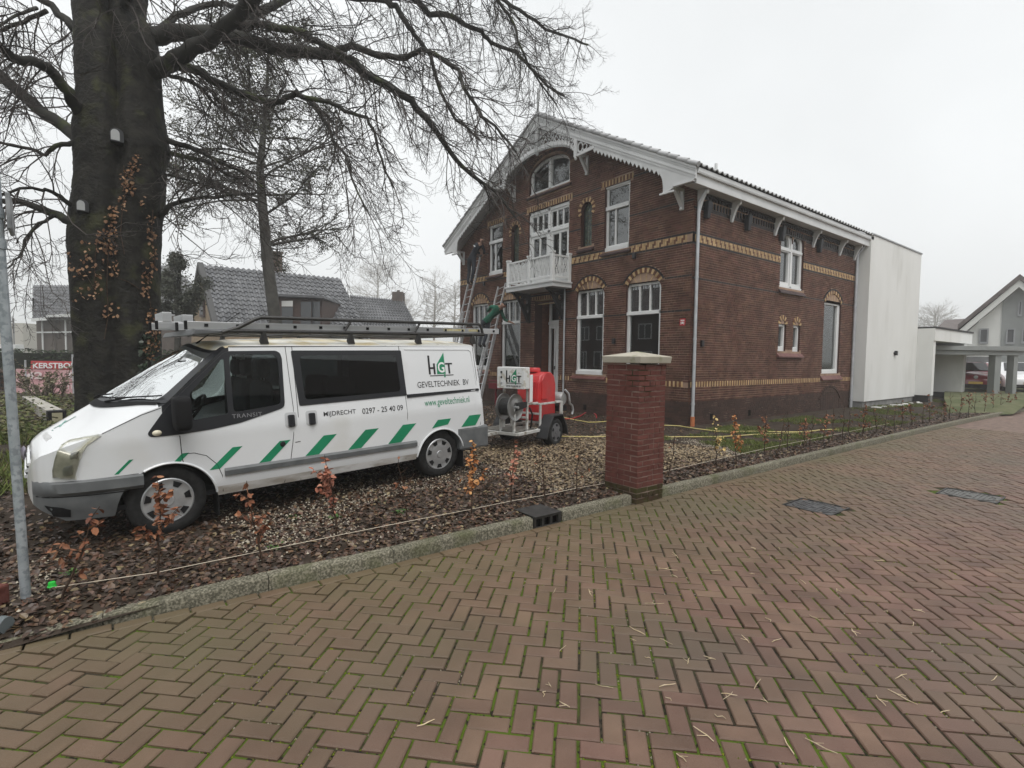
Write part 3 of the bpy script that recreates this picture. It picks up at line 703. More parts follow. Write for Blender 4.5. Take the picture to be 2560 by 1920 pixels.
b.build('patterned_brick', soldier_m, house, kind='stuff')
# blind cellar arch infill, dentil frieze
b = MB(); z = .04
while z < .82:
    hw = .63 if z < .6 else .63*math.sqrt(max(0, 1 - ((z - .6)/.25)**2))
    if hw > .05:
        u = 7.48 - hw
        while u < 7.48 + hw - .02: b.box(u + .004, min(u + .16, 7.48 + hw), z, z + .035, -.005, .006, SP); u += .165
    z += .042
b.build('cellar_infill', M_BRICKP, house, kind='stuff')
b = MB(); u = .28; k = 0
while u < 8.95:
    b.box(u, u + .055, 5.02, 5.15, -.01, .035, SP, 0); b.box(u + .02, u + .10, 5.19, 5.26, -.01, .05, SP, 0); b.box(u + .058, u + .085, 5.03, 5.14, -.01, .02, SP, 1); u += .125
b.box(.26, 9.0, 5.265, 5.30, -.01, .06, SP, 0); b.box(.26, 9.0, 4.985, 5.015, -.01, .02, SP, 0)
b.build('dentil_frieze', [M_BRICKD, M_BRN], house, kind='stuff')

# --- windows
def pane(P, poly, o, parent, m_=None):
    b = MB(); b.prism(P, poly, o - .004, o + .004); return b.build('pane', m_ or M_GLASS, parent)
def bars(P, lst, o0, o1, name, m_, parent, bev=0.004):
    b = MB()
    for u0, u1, z0, z1 in lst: b.box(u0, u1, z0, z1, o0, o1, P)
    return b.build(name, m_, parent, bevel=bev)
def sill(P, u0, u1, z0, z1, m_, parent, out=.09):
    b = MB(); b.add([P(u0, z1, -.05), P(u1, z1, -.05), P(u1, z0 + .03, out), P(u0, z0 + .03, out), P(u0, z0, -.05), P(u1, z0, -.05), P(u1, z0, out), P(u0, z0, out)], [(0, 1, 2, 3), (3, 2, 6, 7), (4, 7, 6, 5), (0, 3, 7, 4), (1, 5, 6, 2), (0, 4, 5, 1)])
    return b.build('sill', m_, parent)
def frame(P, u0, u1, z0, z1, f, o0, o1, extra, parent, lights, bottom=None):
    b = MB(); b.prism(P, rect(u0, u1, z0, z1), o0, o1, holes=[rect(*l) for l in lights])
    w_ = b.build('window', M_WHITE, parent, bevel=0.006)
    return w_
def leaded(P, u0, u1, z0, z1, nu, nz, o, parent):
    b = MB()
    for i in range(1, nu): u = lerp(u0, u1, i/nu); b.box(u - .004, u + .004, z0, z1, o, o + .006, P)
    for i in range(1, nz): z = lerp(z0, z1, i/nz); b.box(u0, u1, z - .004, z + .004, o + .001, o + .007, P)
    b.build('leading', M_LEAD, parent)
for i, (a, c) in enumerate(GW):
    f = .075; tr = 2.71; z0, z1 = 1.20, GZ1
    ws = (c - a - 2*f - 2*.035)/3; ups = [(a + f + k*(ws + .035), a + f + k*(ws + .035) + ws, tr + .06, z1 - f) for k in range(3)]
    w_ = frame(FP, a, c, z0, z1, f, -.17, -.07, None, house, ups + [(a + f, c - f, z0 + .1, tr - .03)])
    for l in ups: pane(FP, rect(*l), -.13, w_, M_GLASSD); leaded(FP, *l, 3, 5, -.125, w_)
    pane(FP, rect(a + f, c - f, z0 + .1, tr - .03), -.13, w_)
    bars(FP, [(a - .015, c + .015, tr - .03, tr + .05), (a - .01, a + f - .01, z0 - .03, z1), (a - .01, c + .01, z1 - .03, z1 + .02), (a - .01, c + .01, z0 - .04, z0 + .06)], -.069, -.035, 'casing', M_WHITE, w_)
    sill(FP, a - .11, c + .11, 1.03, 1.16, M_SILL, w_)
for a, c in UW:
    f = .07; z0, z1 = UZ0 + .02, UZ1; tr = 5.47; mid = a + .62*(c - a)
    lts = [(a + f, c - f, tr + .06, z1 - f), (a + f, mid - .02, z0 + .14, tr - .05), (mid + .02, c - f, z0 + .14, tr - .05)]
    w_ = frame(FP, a, c, z0, z1, f, -.17, -.08, None, house, lts)
    pane(FP, rect(*lts[0]), -.13, w_); pane(FP, rect(*lts[1]), -.13, w_, M_GLASSD); pane(FP, rect(*lts[2]), -.13, w_, M_GLASSD)
    bars(FP, [(a - .01, c + .01, tr - .05, tr + .05), (a - .01, a + f - .015, z0, z1), (a - .01, c + .01, z0 - .01, z0 + .09), (a - .01, c + .01, z1 - .04, z1 + .01)], -.079, -.04, 'casing', M_WHITE, w_)
    sill(FP, a - .08, c + .08, 4.25, 4.37, M_SILLD, w_)
for a, c in LW:
    b = MB(); o_ = archopen(a, c, LZ0, LZS); i_ = archopen(a + .03, c - .03, LZ0 + .03, LZS); b.prism(FP, o_, -.2, -.12, holes=[i_]); w_ = b.build('window', M_BRICKD, house)
    pane(FP, i_, -.16, w_, M_STAIN); leaded(FP, a + .03, c - .03, LZ0 + .03, LZS + .05, 4, 14, -.154, w_)
    b = MB(); rr = (c-a)/2
    for cu, cz, r in (((a+c)/2, LZS - .02, .1), ((a+c)/2, LZS - .25, .07), ((a+c)/2, LZS + .1, .045)): b.prism(FP, arcpts(cu, cz, r, r, 0, 6.28, 14)[:-1], -.155, -.149, holes=[arcpts(cu, cz, r - .012, r - .012, 0, 6.28, 14)[:-1]])
    b.build('leading', M_LEAD, w_); sill(FP, a - .1, c + .1, 4.48, 4.62, M_SILLD, w_)
# french doors over the balcony
u0, u1, z0, z1 = FD; mid = (u0+u1)/2; lts = []
for s0, s1 in ((u0 + .08, mid - .06), (mid + .06, u1 - .08)):
    q = (s1 - s0)/3
    for k in range(3): lts.append((s0 + k*q + .025, s0 + (k+1)*q - .025, 5.42, 5.86))
    lts.append((s0 + .08, (s0+s1)/2 - .03, 4.05, 5.2)); lts.append(((s0+s1)/2 + .03, s1 - .08, 4.05, 5.2))
w_ = frame(FP, u0, u1, z0, z1, .08, -.17, -.09, None, house, lts)
for l in lts: pane(FP, rect(*l), -.13, w_)
bars(FP, [(u0, u1, 5.28, 5.36), (mid - .05, mid + .05, z0, z1), (u0, u0 + .06, z0, z1), (u1 - .06, u1, z0, z1), (u0, u1, 5.92, 6.0)], -.089, -.05, 'casing', M_WHITE, w_)
# gable window
i1, i2 = 4.86 - .05, 4.86 + .05; a, c, z0, zs, bb = AW
def half(uA, uB): 
    pts = [(uA, z0 + .09), (uB, z0 + .09)]; n_ = 10
    for i in range(n_ + 1): u = lerp(uB, uA, i/n_); pts.append((u, zs - .09 + (bb)*math.sqrt(max(0, 1 - ((u - 4.86)/.90)**2))))
    return pts
h1, h2 = half(a + .1, i1 - .02), half(i2 + .02, c - .1)
b = MB(); b.prism(FP, archopen(a, c, z0, zs, bb), -.17, -.08, holes=[h1, h2]); w_ = b.build('window', M_WHITE, house, bevel=.006)
pane(FP, h1, -.13, w_); pane(FP, h2, -.13, w_); bars(FP, [(4.81, 4.91, z0 + .02, zs + bb - .05), (a - .01, c + .01, z0 - .01, z0 + .06)], -.079, -.045, 'casing', M_WHITE, w_); sill(FP, a - .08, c + .08, 6.41, 6.53, M_SILLD, w_)
# side windows
dl = []
for cu in (4.338, 5.012): dl += [rect(cu - .22, cu + .22, 3.74, 4.55), [(cu - .22, 4.68), (cu + .22, 4.68)] + arcpts(cu, 4.80, .22, .22, 0, math.pi, 10)]
b = MB(); b.prism(SP, dwo, -.17, -.06, holes=dl); w_ = b.build('window', M_WHITE, house, bevel=.006)
for l in dl: pane(SP, l, -.13, w_)
bars(SP, [(4.63, 4.72, 3.60, 5.0), (4.02, 4.63, 4.58, 4.65), (4.72, 5.33, 4.58, 4.65), (4.0, 5.35, 3.57, 3.64)], -.059, -.03, 'casing', M_WHITE, w_); sill(SP, 3.96, 5.45, 3.42, 3.58, M_SILLD, w_, .07)
l = (TW[0] + .1, TW[1] - .16, TW[2] + .13, TW[3] - .12); w_ = frame(SP, TW[0], TW[1], TW[2], TW[3], .1, -.17, -.05, None, house, [l]); pane(SP, rect(*l), -.12, w_, glass('clear_glass', (0.85, 0.88, 0.87), 1.9)); sill(SP, TW[0] - .07, TW[1] + .16, 1.02, 1.22, M_SILL, w_)
b = MB(); pts = []
for i in range(25): u = lerp(6.85, 7.95, i/24); pts.append((u, -.28 - .05*math.sin(i*1.7)))
b.add([SP(u, 1.3 + .9*max(0, (u - 7.1))**1.5 if u > 7.1 else 1.3, o) for u, o in pts] + [SP(u, 3.36, o) for u, o in pts], [(i, i+1, i+26, i+25) for i in range(24)]); b.build('curtain', M_CURT, w_, smooth=60, recalc=False)
for a, c in SW:
    l = (a + .07, c - .07, 1.99, 2.53); w_ = frame(SP, a, c, 1.86, 2.60, .07, -.17, -.05, None, house, [l]); pane(SP, rect(*l), -.12, w_, M_GLASSD)
sill(SP, 3.98, 5.46, 1.69, 1.855, M_SILL, house)

# --- porch and front door
D = .67
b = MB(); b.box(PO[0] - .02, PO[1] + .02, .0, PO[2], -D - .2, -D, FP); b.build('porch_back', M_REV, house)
b = MB(); b.box(PO[1], PO[1] + .05, .1, PO[2], -D, -.335, FP); b.box(PO[0] - .05, PO[0], .1, PO[2], -D, -.335, FP); b.box(PO[0], PO[1], PO[2], PO[2] + .05, -D, -.335, FP); b.build('porch_lining', mat('oiled_red_brick', (.12, .035, .018), (.19, .065, .03), 7, .6, .3, 40, stretch=(1, 1, 4)), house)
b = MB(); b.box(PO[0], PO[1], -.1, .28, -D, .1, FP); b.build('porch_step', mat('step_stone', (.12, .12, .115), (.2, .2, .19), 6, .8), house, bevel=.01)
b = MB(); db = (4.36, 5.36); lt = [(4.44, 4.62, .75, 2.5), (5.08, 5.26, .75, 2.5), (4.44, 4.74, 2.75, 3.25), (4.80, 5.26, 2.75, 3.25)]
b.prism(FP, rect(db[0], db[1], .28, 3.36), -D, -D + .06, holes=[rect(*q) for q in lt]); dr_ = b.build('door', M_WHITE, house, bevel=.006)
for q in lt: pane(FP, rect(*q), -D + .02, dr_, M_GLASSD)
bars(FP, [(4.37, 5.35, 2.62, 2.70), (4.38, 4.43, .3, 3.35), (4.64, 4.70, .3, 2.6), (5.02, 5.07, .3, 2.6), (4.70, 5.02, .45, .55), (4.70, 5.02, 1.2, 1.28), (4.70, 5.02, 1.9, 1.98)], -D + .061, -D + .10, 'door_panelling', M_WHITE, dr_)
b = MB(); b.box(5.0, 5.02, 1.25, 1.35, -D + .1, -D + .14, FP); b.build('handle', M_BLKP, dr_)
b = MB(); soldier(b, FP, PO[0] - .12, PO[1] + .12, 3.34, 3.44); 
for k in range(3): b.box(PO[0] + .01, PO[1] - .01, 3.31 - .05*k, 3.335 - .05*k, -.3 + .05*k, -.01 - .06*k, FP, k % 2)
b.build('porch_arch', [M_YEL, M_BRN], house, kind='stuff')

# --- balcony
bal = MB(); BO = .82
bal.box(3.80, 5.92, 3.55, 3.70, 0.012, BO, FP); bal.box(3.77, 5.95, 3.665, 3.715, .012, BO + .03, FP); bal = bal.build('balcony', M_WHITEG, house, bevel=.006)
for u, o in ((3.87, BO - .06), (5.85, BO - .06), (3.87, .07), (5.85, .07), (4.86, BO - .06)):
    b = MB(); b.box(u - .05, u + .05, 3.716, 4.46, o - .055, o + .055, FP); b.box(u - .065, u + .065, 4.46, 4.51, o - .07, o + .07, FP); b.build('post', M_WHITE, bal, bevel=.005)
def railing(P2, a, c, nm):                                        # P2(u,z,w): panel plane
    b = MB(); b.box(a, c, 4.38, 4.43, -.03, .03, P2); b.box(a, c, 3.80, 3.85, -.03, .03, P2); b.build('handrail', M_WHITE, bal, bevel=.004)
    n_ = max(2, round((c-a)/.17)); s_ = (c-a)/n_
    for i in range(n_):
        cu = a + (i+.5)*s_; b = MB()
        for sg in (1, -1):
            o_ = [(cu + sg*s_*.46*math.cos(lerp(-1.35, 1.35, q/10)), 4.115 + .27*math.sin(lerp(-1.35, 1.35, q/10))/math.sin(1.35)) for q in range(11)]
            i_ = [(p[0] - sg*.018, p[1]) for p in o_]
            b.prism(P2, o_ + i_[::-1], -.012, .012)
        b.prism(P2, arcpts(cu, 4.115, .045, .07, 0, 6.283, 12)[:-1], -.012, .012, holes=[arcpts(cu, 4.115, .027, .05, 0, 6.283, 12)[:-1]])
        b.prism(P2, [(cu - .03, 4.19), (cu + .03, 4.19), (cu, 4.375)], -.012, .012); b.prism(P2, [(cu - .03, 4.04), (cu, 3.85), (cu + .03, 4.04)], -.012, .012)
        b.build('baluster', M_WHITE, bal)
railing(lambda u, z, w: FP(u, z, BO - .06 + w), 3.92, 4.81, 'front'); railing(lambda u, z, w: FP(u, z, BO - .06 + w), 4.91, 5.80, 'front')
railing(lambda u, z, w: Vector((XF - u, YS + K*3.87 + w, K*z)), .13, BO - .12, 'side'); railing(lambda u, z, w: Vector((XF - u, YS + K*5.85 + w, K*z)), .13, BO - .12, 'side')
b = MB(); b.prism(lambda u, z, w: FP(u, z, BO - .085 + w), rect(3.92, 4.62, 3.86, 4.375), -.006, .004); b.build('solid_panel', M_WHITE, bal)
for u in (4.09, 5.64):
    b = MB(); PB = lambda o, z, w, u=u: Vector((XF - o, YS + K*u + w, K*z))
    out_ = [(.012, 3.54), (.80, 3.54), (.74, 3.48)] + [(.74 - .52*(q/10)**.8, 3.48 - .62*(q/10)**1.25) for q in range(1, 11)] + [(.12, 2.70), (.012, 2.66)]
    b.prism(PB, out_, -.05, .05, holes=[arcpts(.22, 3.30, .10, .09, 0, 6.283, 12)[:-1], arcpts(.44, 3.42, .06, .05, 0, 6.283, 10)[:-1], arcpts(.14, 3.06, .05, .10, 0, 6.283, 10)[:-1]])
    b.build('bracket', M_BLKP, bal, bevel=.006)
# downpipe beside the porch, meter lights, plaque, vents
b = MB(); b.tube([FP(4.03, 3.54, .06), FP(4.03, .15, .06)], .028, 10); b.build('downpipe', M_ZINC, house, smooth=60)
def downpipe(P, u, zt, zb, o, top, clay=False):
    b = MB(); b.tube([top, top + Vector((0, 0, -.03)), P(u, zt + .06, o), P(u, zt - .04, o), P(u, zb, o)], [.04]*5, 12); d_ = b.build('downpipe', M_ZINC, house, smooth=60)
    for z in (zt - .12, lerp(zt, zb, .33), lerp(zt, zb, .62), lerp(zt, zb, .93)):
        b = MB(); b.tube([P(u, z, o), P(u, z - .05, o)], .047, 12); b.build('pipe_clip', M_ZINC, d_, smooth=60)
    if clay: b = MB(); b.tube([P(u, zb + .02, o), P(u, -.05, o)], .056, 12); b.build('clay_socket', mat('terracotta_pipe', (.42, .13, .05), (.5, .19, .08), 8, .7), d_, smooth=60)
downpipe(SP, .10, 5.0, .30, .07, SP(.12, 5.36, .28), True); downpipe(SP, 8.98, 5.0, .05, .07, SP(9.05, 5.36, .28))
b = MB(); b.tube([SP(9.16, 5.2, .03), SP(9.16, .05, .03)], .03, 10); b.build('downpipe', M_ZINC, house, smooth=60)
for P, u, z in ((SP, .44, 1.97), (FP, 2.2, 2.05), (FP, 7.62, 2.05), (FP, 1.60, 4.12), (FP, mir(1.6), 4.12)):
    b = MB(); b.box(u - .045, u + .045, z - .07, z + .07, .008, .07, P); b.build('wall_lamp', M_BLKP, house, bevel=.006)
for P, u in ((SP, .94), (SP, 2.67), (FP, 3.2)):
    b = MB(); b.box(u - .055, u + .055, .19, .33, -.06, .012, P); b.build('air_vent', M_BLACK, house)
b = MB(); b.box(.12, .26, 2.36, 2.52, .008, .02, FP); pl = b.build('plaque', mat('red_enamel', (.45, .02, .03), rough=.3), house)
b = MB(); 
for q in ((.14, .24, 2.47, 2.49), (.17, .21, 2.40, 2.45), (.145, .16, 2.385, 2.45), (.22, .235, 2.385, 2.45)): b.box(*q, .0205, .022, FP)
b.build('plaque_mark', M_WHITE, pl)

# --- eaves of the long side
b = MB(); b.box(-.40, 9.32, 5.30, 5.52, .30, .36, SP); b.box(-.43, 9.36, 5.50, 5.56, .29, .42, SP); b.build('gutter', M_WHITEG, house, bevel=.012)
b = MB(); b.box(-.38, 9.30, 5.33, 5.36, .012, .299, SP); b.build('soffit', M_WHITEG, house)
b = MB(); b.add([SP(9.30, 5.30, .36), SP(9.42, 5.37, .36), SP(9.42, 5.52, .36), SP(9.30, 5.52, .36), SP(9.30, 5.30, .0), SP(9.42, 5.37, .0), SP(9.42, 5.52, .0), SP(9.30, 5.52, .0)], BOXF); b.build('gutter_end', M_WHITEG, house)
for u in (.15, 1.50, 3.60, 5.84, 7.68, 8.84):
    b = MB(); PB = lambda o, z, w, u=u: Vector((XF + K*u + w, YS - o, K*z))
    b.prism(PB, [(.012, 5.345), (.27, 5.345), (.29, 5.31), (.275, 5.24), (.245, 5.215), (.235, 5.24), (.20, 5.20), (.13, 5.08), (.085, 4.95), (.06, 4.86), (.012, 4.86)], -.045, .045); b.build('eave_bracket', M_WHITEG, house, bevel=.008)
for u in (.42, 2.16, 3.90, 6.18):
    b = MB(); b.add([SP(u - .08, 5.13, .03), SP(u + .08, 5.13, .03), SP(u + .07, 4.76, .03), SP(u - .07, 4.76, .03), SP(u - .08, 5.13, .17), SP(u + .08, 5.13, .17), SP(u + .05, 4.76, .13), SP(u - .05, 4.76, .13)], BOXF)
    b.build('nest_box', mat('black_nest_box', (.018, .02, .024), rough=.5), house, bevel=.01)

# --- gable woodwork
GO = .45*K
def GP(u, z, w=0.0): return Vector((XF - GO - w, YS + K*u, K*z))
SL = (8.47 - 5.62)/(4.86 + .34)
zt = lambda u: 8.47 - SL*abs(u - 4.86)
for sg in (0, 1):
    Q = (lambda u, z, w=0.0: GP(u, z, w)) if not sg else (lambda u, z, w=0.0: GP(mir(u), z, w))
    b = MB(); b.prism(Q, [(-.34, zt(-.34)), (4.86, 8.47), (4.86, 8.47 - .30), (-.34, zt(-.34) - .24)], -.03, .03)
    for dz, hh, w_ in ((0, .05, .06), (.08, .025, .045), (.20, .03, .045)): b.prism(Q, [(-.36, zt(-.34) - dz*.8), (4.86, 8.47 - dz), (4.86, 8.47 - dz - hh), (-.36, zt(-.34) - dz*.8 - hh)], .031, w_)
    bb_ = b.build('bargeboard', M_WHITEG, house)
    n_ = 17; zz = [(2.66, zt(2.66) - .24), (.55, zt(.55) - .24)]; pts = [(2.66, zt(2.66) - .23), (.55, zt(.55) - .23)]     # saw-tooth edge
    for i in range(n_ + 1):
        u = lerp(.55, 2.66, i/n_); pts.append((u, zt(u) - .33 - .03));
        if i < n_: u2 = lerp(.55, 2.66, (i + .5)/n_); pts.append((u2, zt(u2) - .45))
    b = MB(); b.prism(Q, pts, -.012, .012); b.build('sawtooth_trim', M_WHITEG, bb_)
    pts = [(-.33, zt(-.33) - .20), (.58, zt(.58) - .20), (.58, zt(.58) - .36)] + [(.58 - .10*math.sin(q/8*1.57), 5.68 - .38*(1 - math.cos(q/8*1.57))) for q in range(1, 9)] + [(.53, 5.24), (.28, 5.30), (.22, 5.32), (-.26, 5.345), (-.33, 5.39)]
    b = MB(); b.prism(Q, pts, -.02, .02); b.box(.18, .56, 5.235, 5.275, -.025, .04, Q); b.box(-.30, .22, 5.335, 5.375, -.025, .05, Q); b.build('corner_plate', M_WHITEG, bb_, bevel=.004)
    # fretwork under the peak
    b = MB(); ar = lambda u: 6.97 + .56*math.sqrt(max(0, 1 - ((u - 4.86)/1.56)**2))
    o_ = [(u, ar(u) + .07) for u in [lerp(3.31, 4.86, q/16) for q in range(17)]]; i_ = [(u, ar(u) - .03) for u in [lerp(3.31, 4.86, q/16) for q in range(17)]]
    b.prism(Q, o_ + i_[::-1], -.03, .03)
    for q in range(24):
        u = lerp(3.36, 4.84, (q + .5)/24); b.prism(Q, arcpts(u, ar(u) - .03, .026, .05, math.pi, 2*math.pi, 6), -.015, .015)
    b.box(3.22, 3.33, 6.88, zt(3.27) - .25, -.035, .035, Q); b.lathe([(0, -.07), (.035, -.05), (.045, 0), (.035, .04), (0, .05)], 10, Matrix.Translation(Q(3.275, 6.85)))
    b.prism(Q, [(2.60, zt(2.6) - .24), (3.22, 6.93), (3.22, 6.87), (2.60, zt(2.6) - .34)], -.025, .025)
    u = 3.42
    while u < 4.80:
        lo_, hi_ = ar(u) + .07, zt(u) - .30; g_ = hi_ - lo_; nr = 1 if g_ < .26 else (2 if g_ < .42 else 3); r = g_/nr/2
        for k in range(nr):
            cz = lo_ + r*(2*k + 1); rr = min(r*1.04, .125); b.prism(Q, arcpts(u, cz, rr, r*1.04, 0, 6.283, 14)[:-1], -.012, .012, holes=[arcpts(u, cz, rr - .022, r*1.04 - .022, 0, 6.283, 14)[:-1]])
            b.prism(Q, arcpts(u + rr*.25, cz + .01, rr*.45, r*.45, .5, 4.2, 8) + arcpts(u + rr*.25, cz + .01, rr*.25, r*.25, 4.2, .5, 8), -.01, .01)
        u += min(r*1.9, .215)
    for u, g in ((2.75, .14), (2.95, .22), (3.11, .26)):
        lo_ = lerp(zt(2.6) - .24, 6.93, (u - 2.6)/.62); r = max(.03, (zt(u) - .29 - lo_)/2)
        b.prism(Q, arcpts(u, lo_ + r, min(r, .1), r, 0, 6.283, 12)[:-1], -.012, .012, holes=[arcpts(u, lo_ + r, min(r, .1)*.72, r*.72, 0, 6.283, 12)[:-1]])
    b.build('fretwork', M_WHITEG, bb_)
    for u, z0_, z1_ in ((.28, 4.93, 5.40), (3.27, 6.50, 7.02)):                # brackets on the wall
        b = MB(); PB = lambda o, z, w, u=u: Vector((XF - o, YS + K*(mir(u) if sg else u) + w, K*z))
        b.prism(PB, [(.01, z0_), (.07, z0_), (.09, z0_ + .03), (.07, z0_ + .06), (.42, z1_ - .03), (.46, z1_), (.01, z1_)], -.045, .045, holes=[[(.06, z0_ + .15), (.27, z1_ - .05), (.06, z1_ - .05)]]); b.build('gable_bracket', M_WHITEG, house, bevel=.006)
b = MB(); b.box(4.80, 4.92, 7.46, 8.5, -.045, .062, GP); b.box(4.835, 4.885, 8.5, 9.2, -.03, .03, GP); b.lathe([(0, -.09), (.05, -.05), (.06, 0), (.05, .04), (0, .06)], 10, Matrix.Translation(GP(4.86, 7.44))); b.lathe([(0, 0), (.035, .02), (.03, .05), (0, .08)], 8, Matrix.Translation(GP(4.86, 9.2))); b.build('finial', mat('greyed_white_paint', (.42, .43, .43), (.55, .56, .56), 3, .6), house, bevel=.006)

# --- roof
roof = MB(); th = .10; x0, x1 = XF - GO + .035, XF + K*9.36
def roofpt(side, t, x, up=0.0):                                  # t: 0 ridge .. 1 eave
    u = 4.86 - 5.24*t if side == 0 else 4.86 + 5.24*t; z = 8.47 - SL*5.24*t
    return Vector((x, YS + K*u, K*z + up))
for s_ in (0, 1):
    roof.add([roofpt(s_, 0, x0, .02), roofpt(s_, 0, x1, .02), roofpt(s_, 1, x1, .02), roofpt(s_, 1, x0, .02), roofpt(s_, 0, x0, -.08), roofpt(s_, 0, x1, -.08), roofpt(s_, 1, x1, -.08), roofpt(s_, 1, x0, -.08)], BOXF)
roof = roof.build('roof', M_WHITEG, house)
TWD, TLN = .225, .345; sl_len = (roofpt(0, 0, 0) - roofpt(0, 1, 0)).length; nr = int(sl_len/.32) - 1; RS = (sl_len + .02 - TLN)/nr
prof = [(0, .012), (.045, .05), (.09, .055), (.135, .02), (.18, .006), (TWD, .012)]
tb = MB(); m_ = len(prof)
tb.v = [(a, 0, h + .02) for a, h in prof] + [(a, TLN, h + .045) for a, h in prof] + [(a, TLN, h + .02) for a, h in prof]
tb.f = [(i, i+1, m_+i+1, m_+i) for i in range(m_-1)] + [(m_+i, m_+i+1, 2*m_+i+1, 2*m_+i) for i in range(m_-1)]
tme = bpy.data.meshes.new('tile'); tme.from_pydata(tb.v, [], tb.f); tme.materials.append(M_TILE); tme.polygons.foreach_set('use_smooth', [True]*len(tme.polygons)); tme.set_sharp_from_angle(angle=.9)
trest = MB(); nc = int((x1 - x0 + .1)/TWD)
for s_ in (0, 1):
    dn = (roofpt(s_, 1, 0) - roofpt(s_, 0, 0)).normalized(); ax = Vector((1, 0, 0)); nz = ax.cross(dn); 
    if nz.z < 0: nz = -nz
    for r in range(nr + 1):
        for c in range(nc):
            M_ = Matrix.Translation(roofpt(s_, 0, x0 - .06 + c*TWD, .02) + dn*(r*RS)) @ Matrix((( ax.x, dn.x, nz.x, 0), (ax.y, dn.y, nz.y, 0), (ax.z, dn.z, nz.z, 0), (0, 0, 0, 1)))
            if c == 0 or (r == nr and s_ == 0): inst('tile', tme, M_, roof)
            else: trest.add([M_ @ Vector(v) for v in tb.v], tb.f)
    b = MB()                                                      # verge: rounded edge tiles seen end-on along the bargeboard
    for r in range(nr + 1):
        p = roofpt(s_, 0, x0 - .075, .02) + dn*(r*RS); q = p + dn*.34
        b.tube([p + nz*.03, q + nz*.055], [.055, .065], 8); 
    b.build('verge_tiles', M_TILE, roof, smooth=50, kind='stuff')
trest.build('roof_tiles', M_TILE, roof, recalc=False, kind='stuff')
for c in range(int((x1-x0)/.33)):
    b = MB(); b.tube([roofpt(0, 0, x0 - .08 + c*.33, .06), roofpt(0, 0, x0 - .08 + c*.33 + .36, .075)], [.10, .11], 10); b.build('ridge_tile', M_TILE, roof, smooth=50)
b = MB(); b.box(-.03, .03, -.03, .03, 0, .32); 
o = b.build('roof_spike', M_WHITEG, roof); o.matrix_basis = Matrix.Translation(roofpt(0, .90, XF + K*1.05, .0))

# ================================================================== the white van
VO_a = Vector((0.35575, 5.7245, 0.1125)); VD = Vector((0.99545, 0.091437, 0.0268)).normalized(); VN = Vector((-0.0914698, 0.9958079, 0)); VU = VD.cross(VN)
VORG = VO_a - VD
def VP(s, y, z): return VORG + VD*s + VN*y + VU*z
M_VW = mat('van_white_paint', (0.70, 0.715, 0.73), (0.76, 0.775, 0.785), 0.7, 0.22, spec=0.5, coat=0.5, c3=(0.60, 0.59, 0.55), s3=1.1, t3=(0.56, 0.78))
M_VDIRT = mat('van_dirty_sill', (0.36, 0.33, 0.29), (0.68, 0.68, 0.67), 3.0, 0.45, spec=0.4, lo=0.36, hi=0.6, stretch=(1, 1, 3))
M_VROOF = mat('van_roof_lichen', (0.70, 0.69, 0.63), (0.60, 0.50, 0.29), 3.2, 0.5, spec=0.4, lo=0.46, hi=0.66, c3=(0.2, 0.13, 0.07), s3=9, t3=(0.66, 0.72))
M_VGREY = mat('grey_bumper_plastic', (0.10, 0.107, 0.11), (0.145, 0.152, 0.155), 6, 0.5, 0.15, 200, spec=0.4)
M_VBLK = mat('black_trim', (0.014, 0.015, 0.018), rough=0.32, spec=0.5)
M_VBLKM = mat('matt_black', (0.01, 0.01, 0.011), rough=0.75, spec=0.2)
M_TYRE = mat('tyre_rubber', (0.012, 0.012, 0.012), (0.025, 0.025, 0.025), 20, 0.8, 0.3, 120, spec=0.25)
M_HUB = mat('silver_hubcap', (0.42, 0.43, 0.44), (0.55, 0.56, 0.57), 8, 0.35, metal=0.6)
M_GREEN = mat('green_decal', (0.012, 0.21, 0.10), (0.016, 0.25, 0.12), 3, 0.4, spec=0.4)
M_DBLK = mat('black_decal', (0.012, 0.012, 0.014), rough=0.4)
M_VGLS = glass('van_side_glass', (0.72, 0.76, 0.75), 1.45); M_VWS = glass('windscreen_glass', (0.66, 0.71, 0.71), 2.0); M_VGLR = glass('tinted_glass', (0.34, 0.37, 0.37), 1.5)
van = thing('delivery_van', VP(2.4, .9, 0), 'white works van with green stripes, roof rack and black-framed windows', 'van')
HW = .95; YC = -.045 + HW
hwt = [(.07, .50), (.085, .60), (.11, .70), (.15, .785), (.21, .845), (.30, .89), (.42, .922), (.55, .94), (.70, .95), (4.66, .95), (4.72, .94), (4.80, .92)]
zsht = [(.07, .60), (.09, .74), (.12, .80), (.16, .84), (.30, .905), (.56, 1.0), (.85, 1.145), (1.0, 1.20), (1.05, 1.225), (1.30, 1.475), (1.56, 1.725), (1.62, 1.745), (1.75, 1.755), (4.68, 1.75), (4.71, 1.72), (4.74, 1.45), (4.80, .70)]
zct = [(.07, .70), (.085, .80), (.11, .87), (.18, .94), (.30, 1.02), (.45, 1.12), (.61, 1.225), (.70, 1.29), (1.40, 1.775), (1.50, 1.805), (1.9, 1.835), (2.6, 1.85), (4.5, 1.835), (4.68, 1.82), (4.71, 1.75), (4.74, 1.5), (4.80, .74)]
AF, AR_ = (1.03, .28, .395), (4.06, .29, .365)
def zb(s):
    z = interp([(.07, .50), (.10, .42), (.18, .36), (.30, .28), (.60, .265), (1.5, .29), (4.4, .31), (4.80, .33)], s)
    for c, cz, r in (AF, AR_):
        if abs(s - c) < r: z = max(z, cz + math.sqrt(r*r - (s-c)**2))
    return z
def dyt(z): return max(0, z - .92)*.145 + max(0, .42 - z)*.25
def vside(s, z, e=0.0): return VP(s, -.045 + HW - interp(hwt, s) + dyt(z) - e, z)
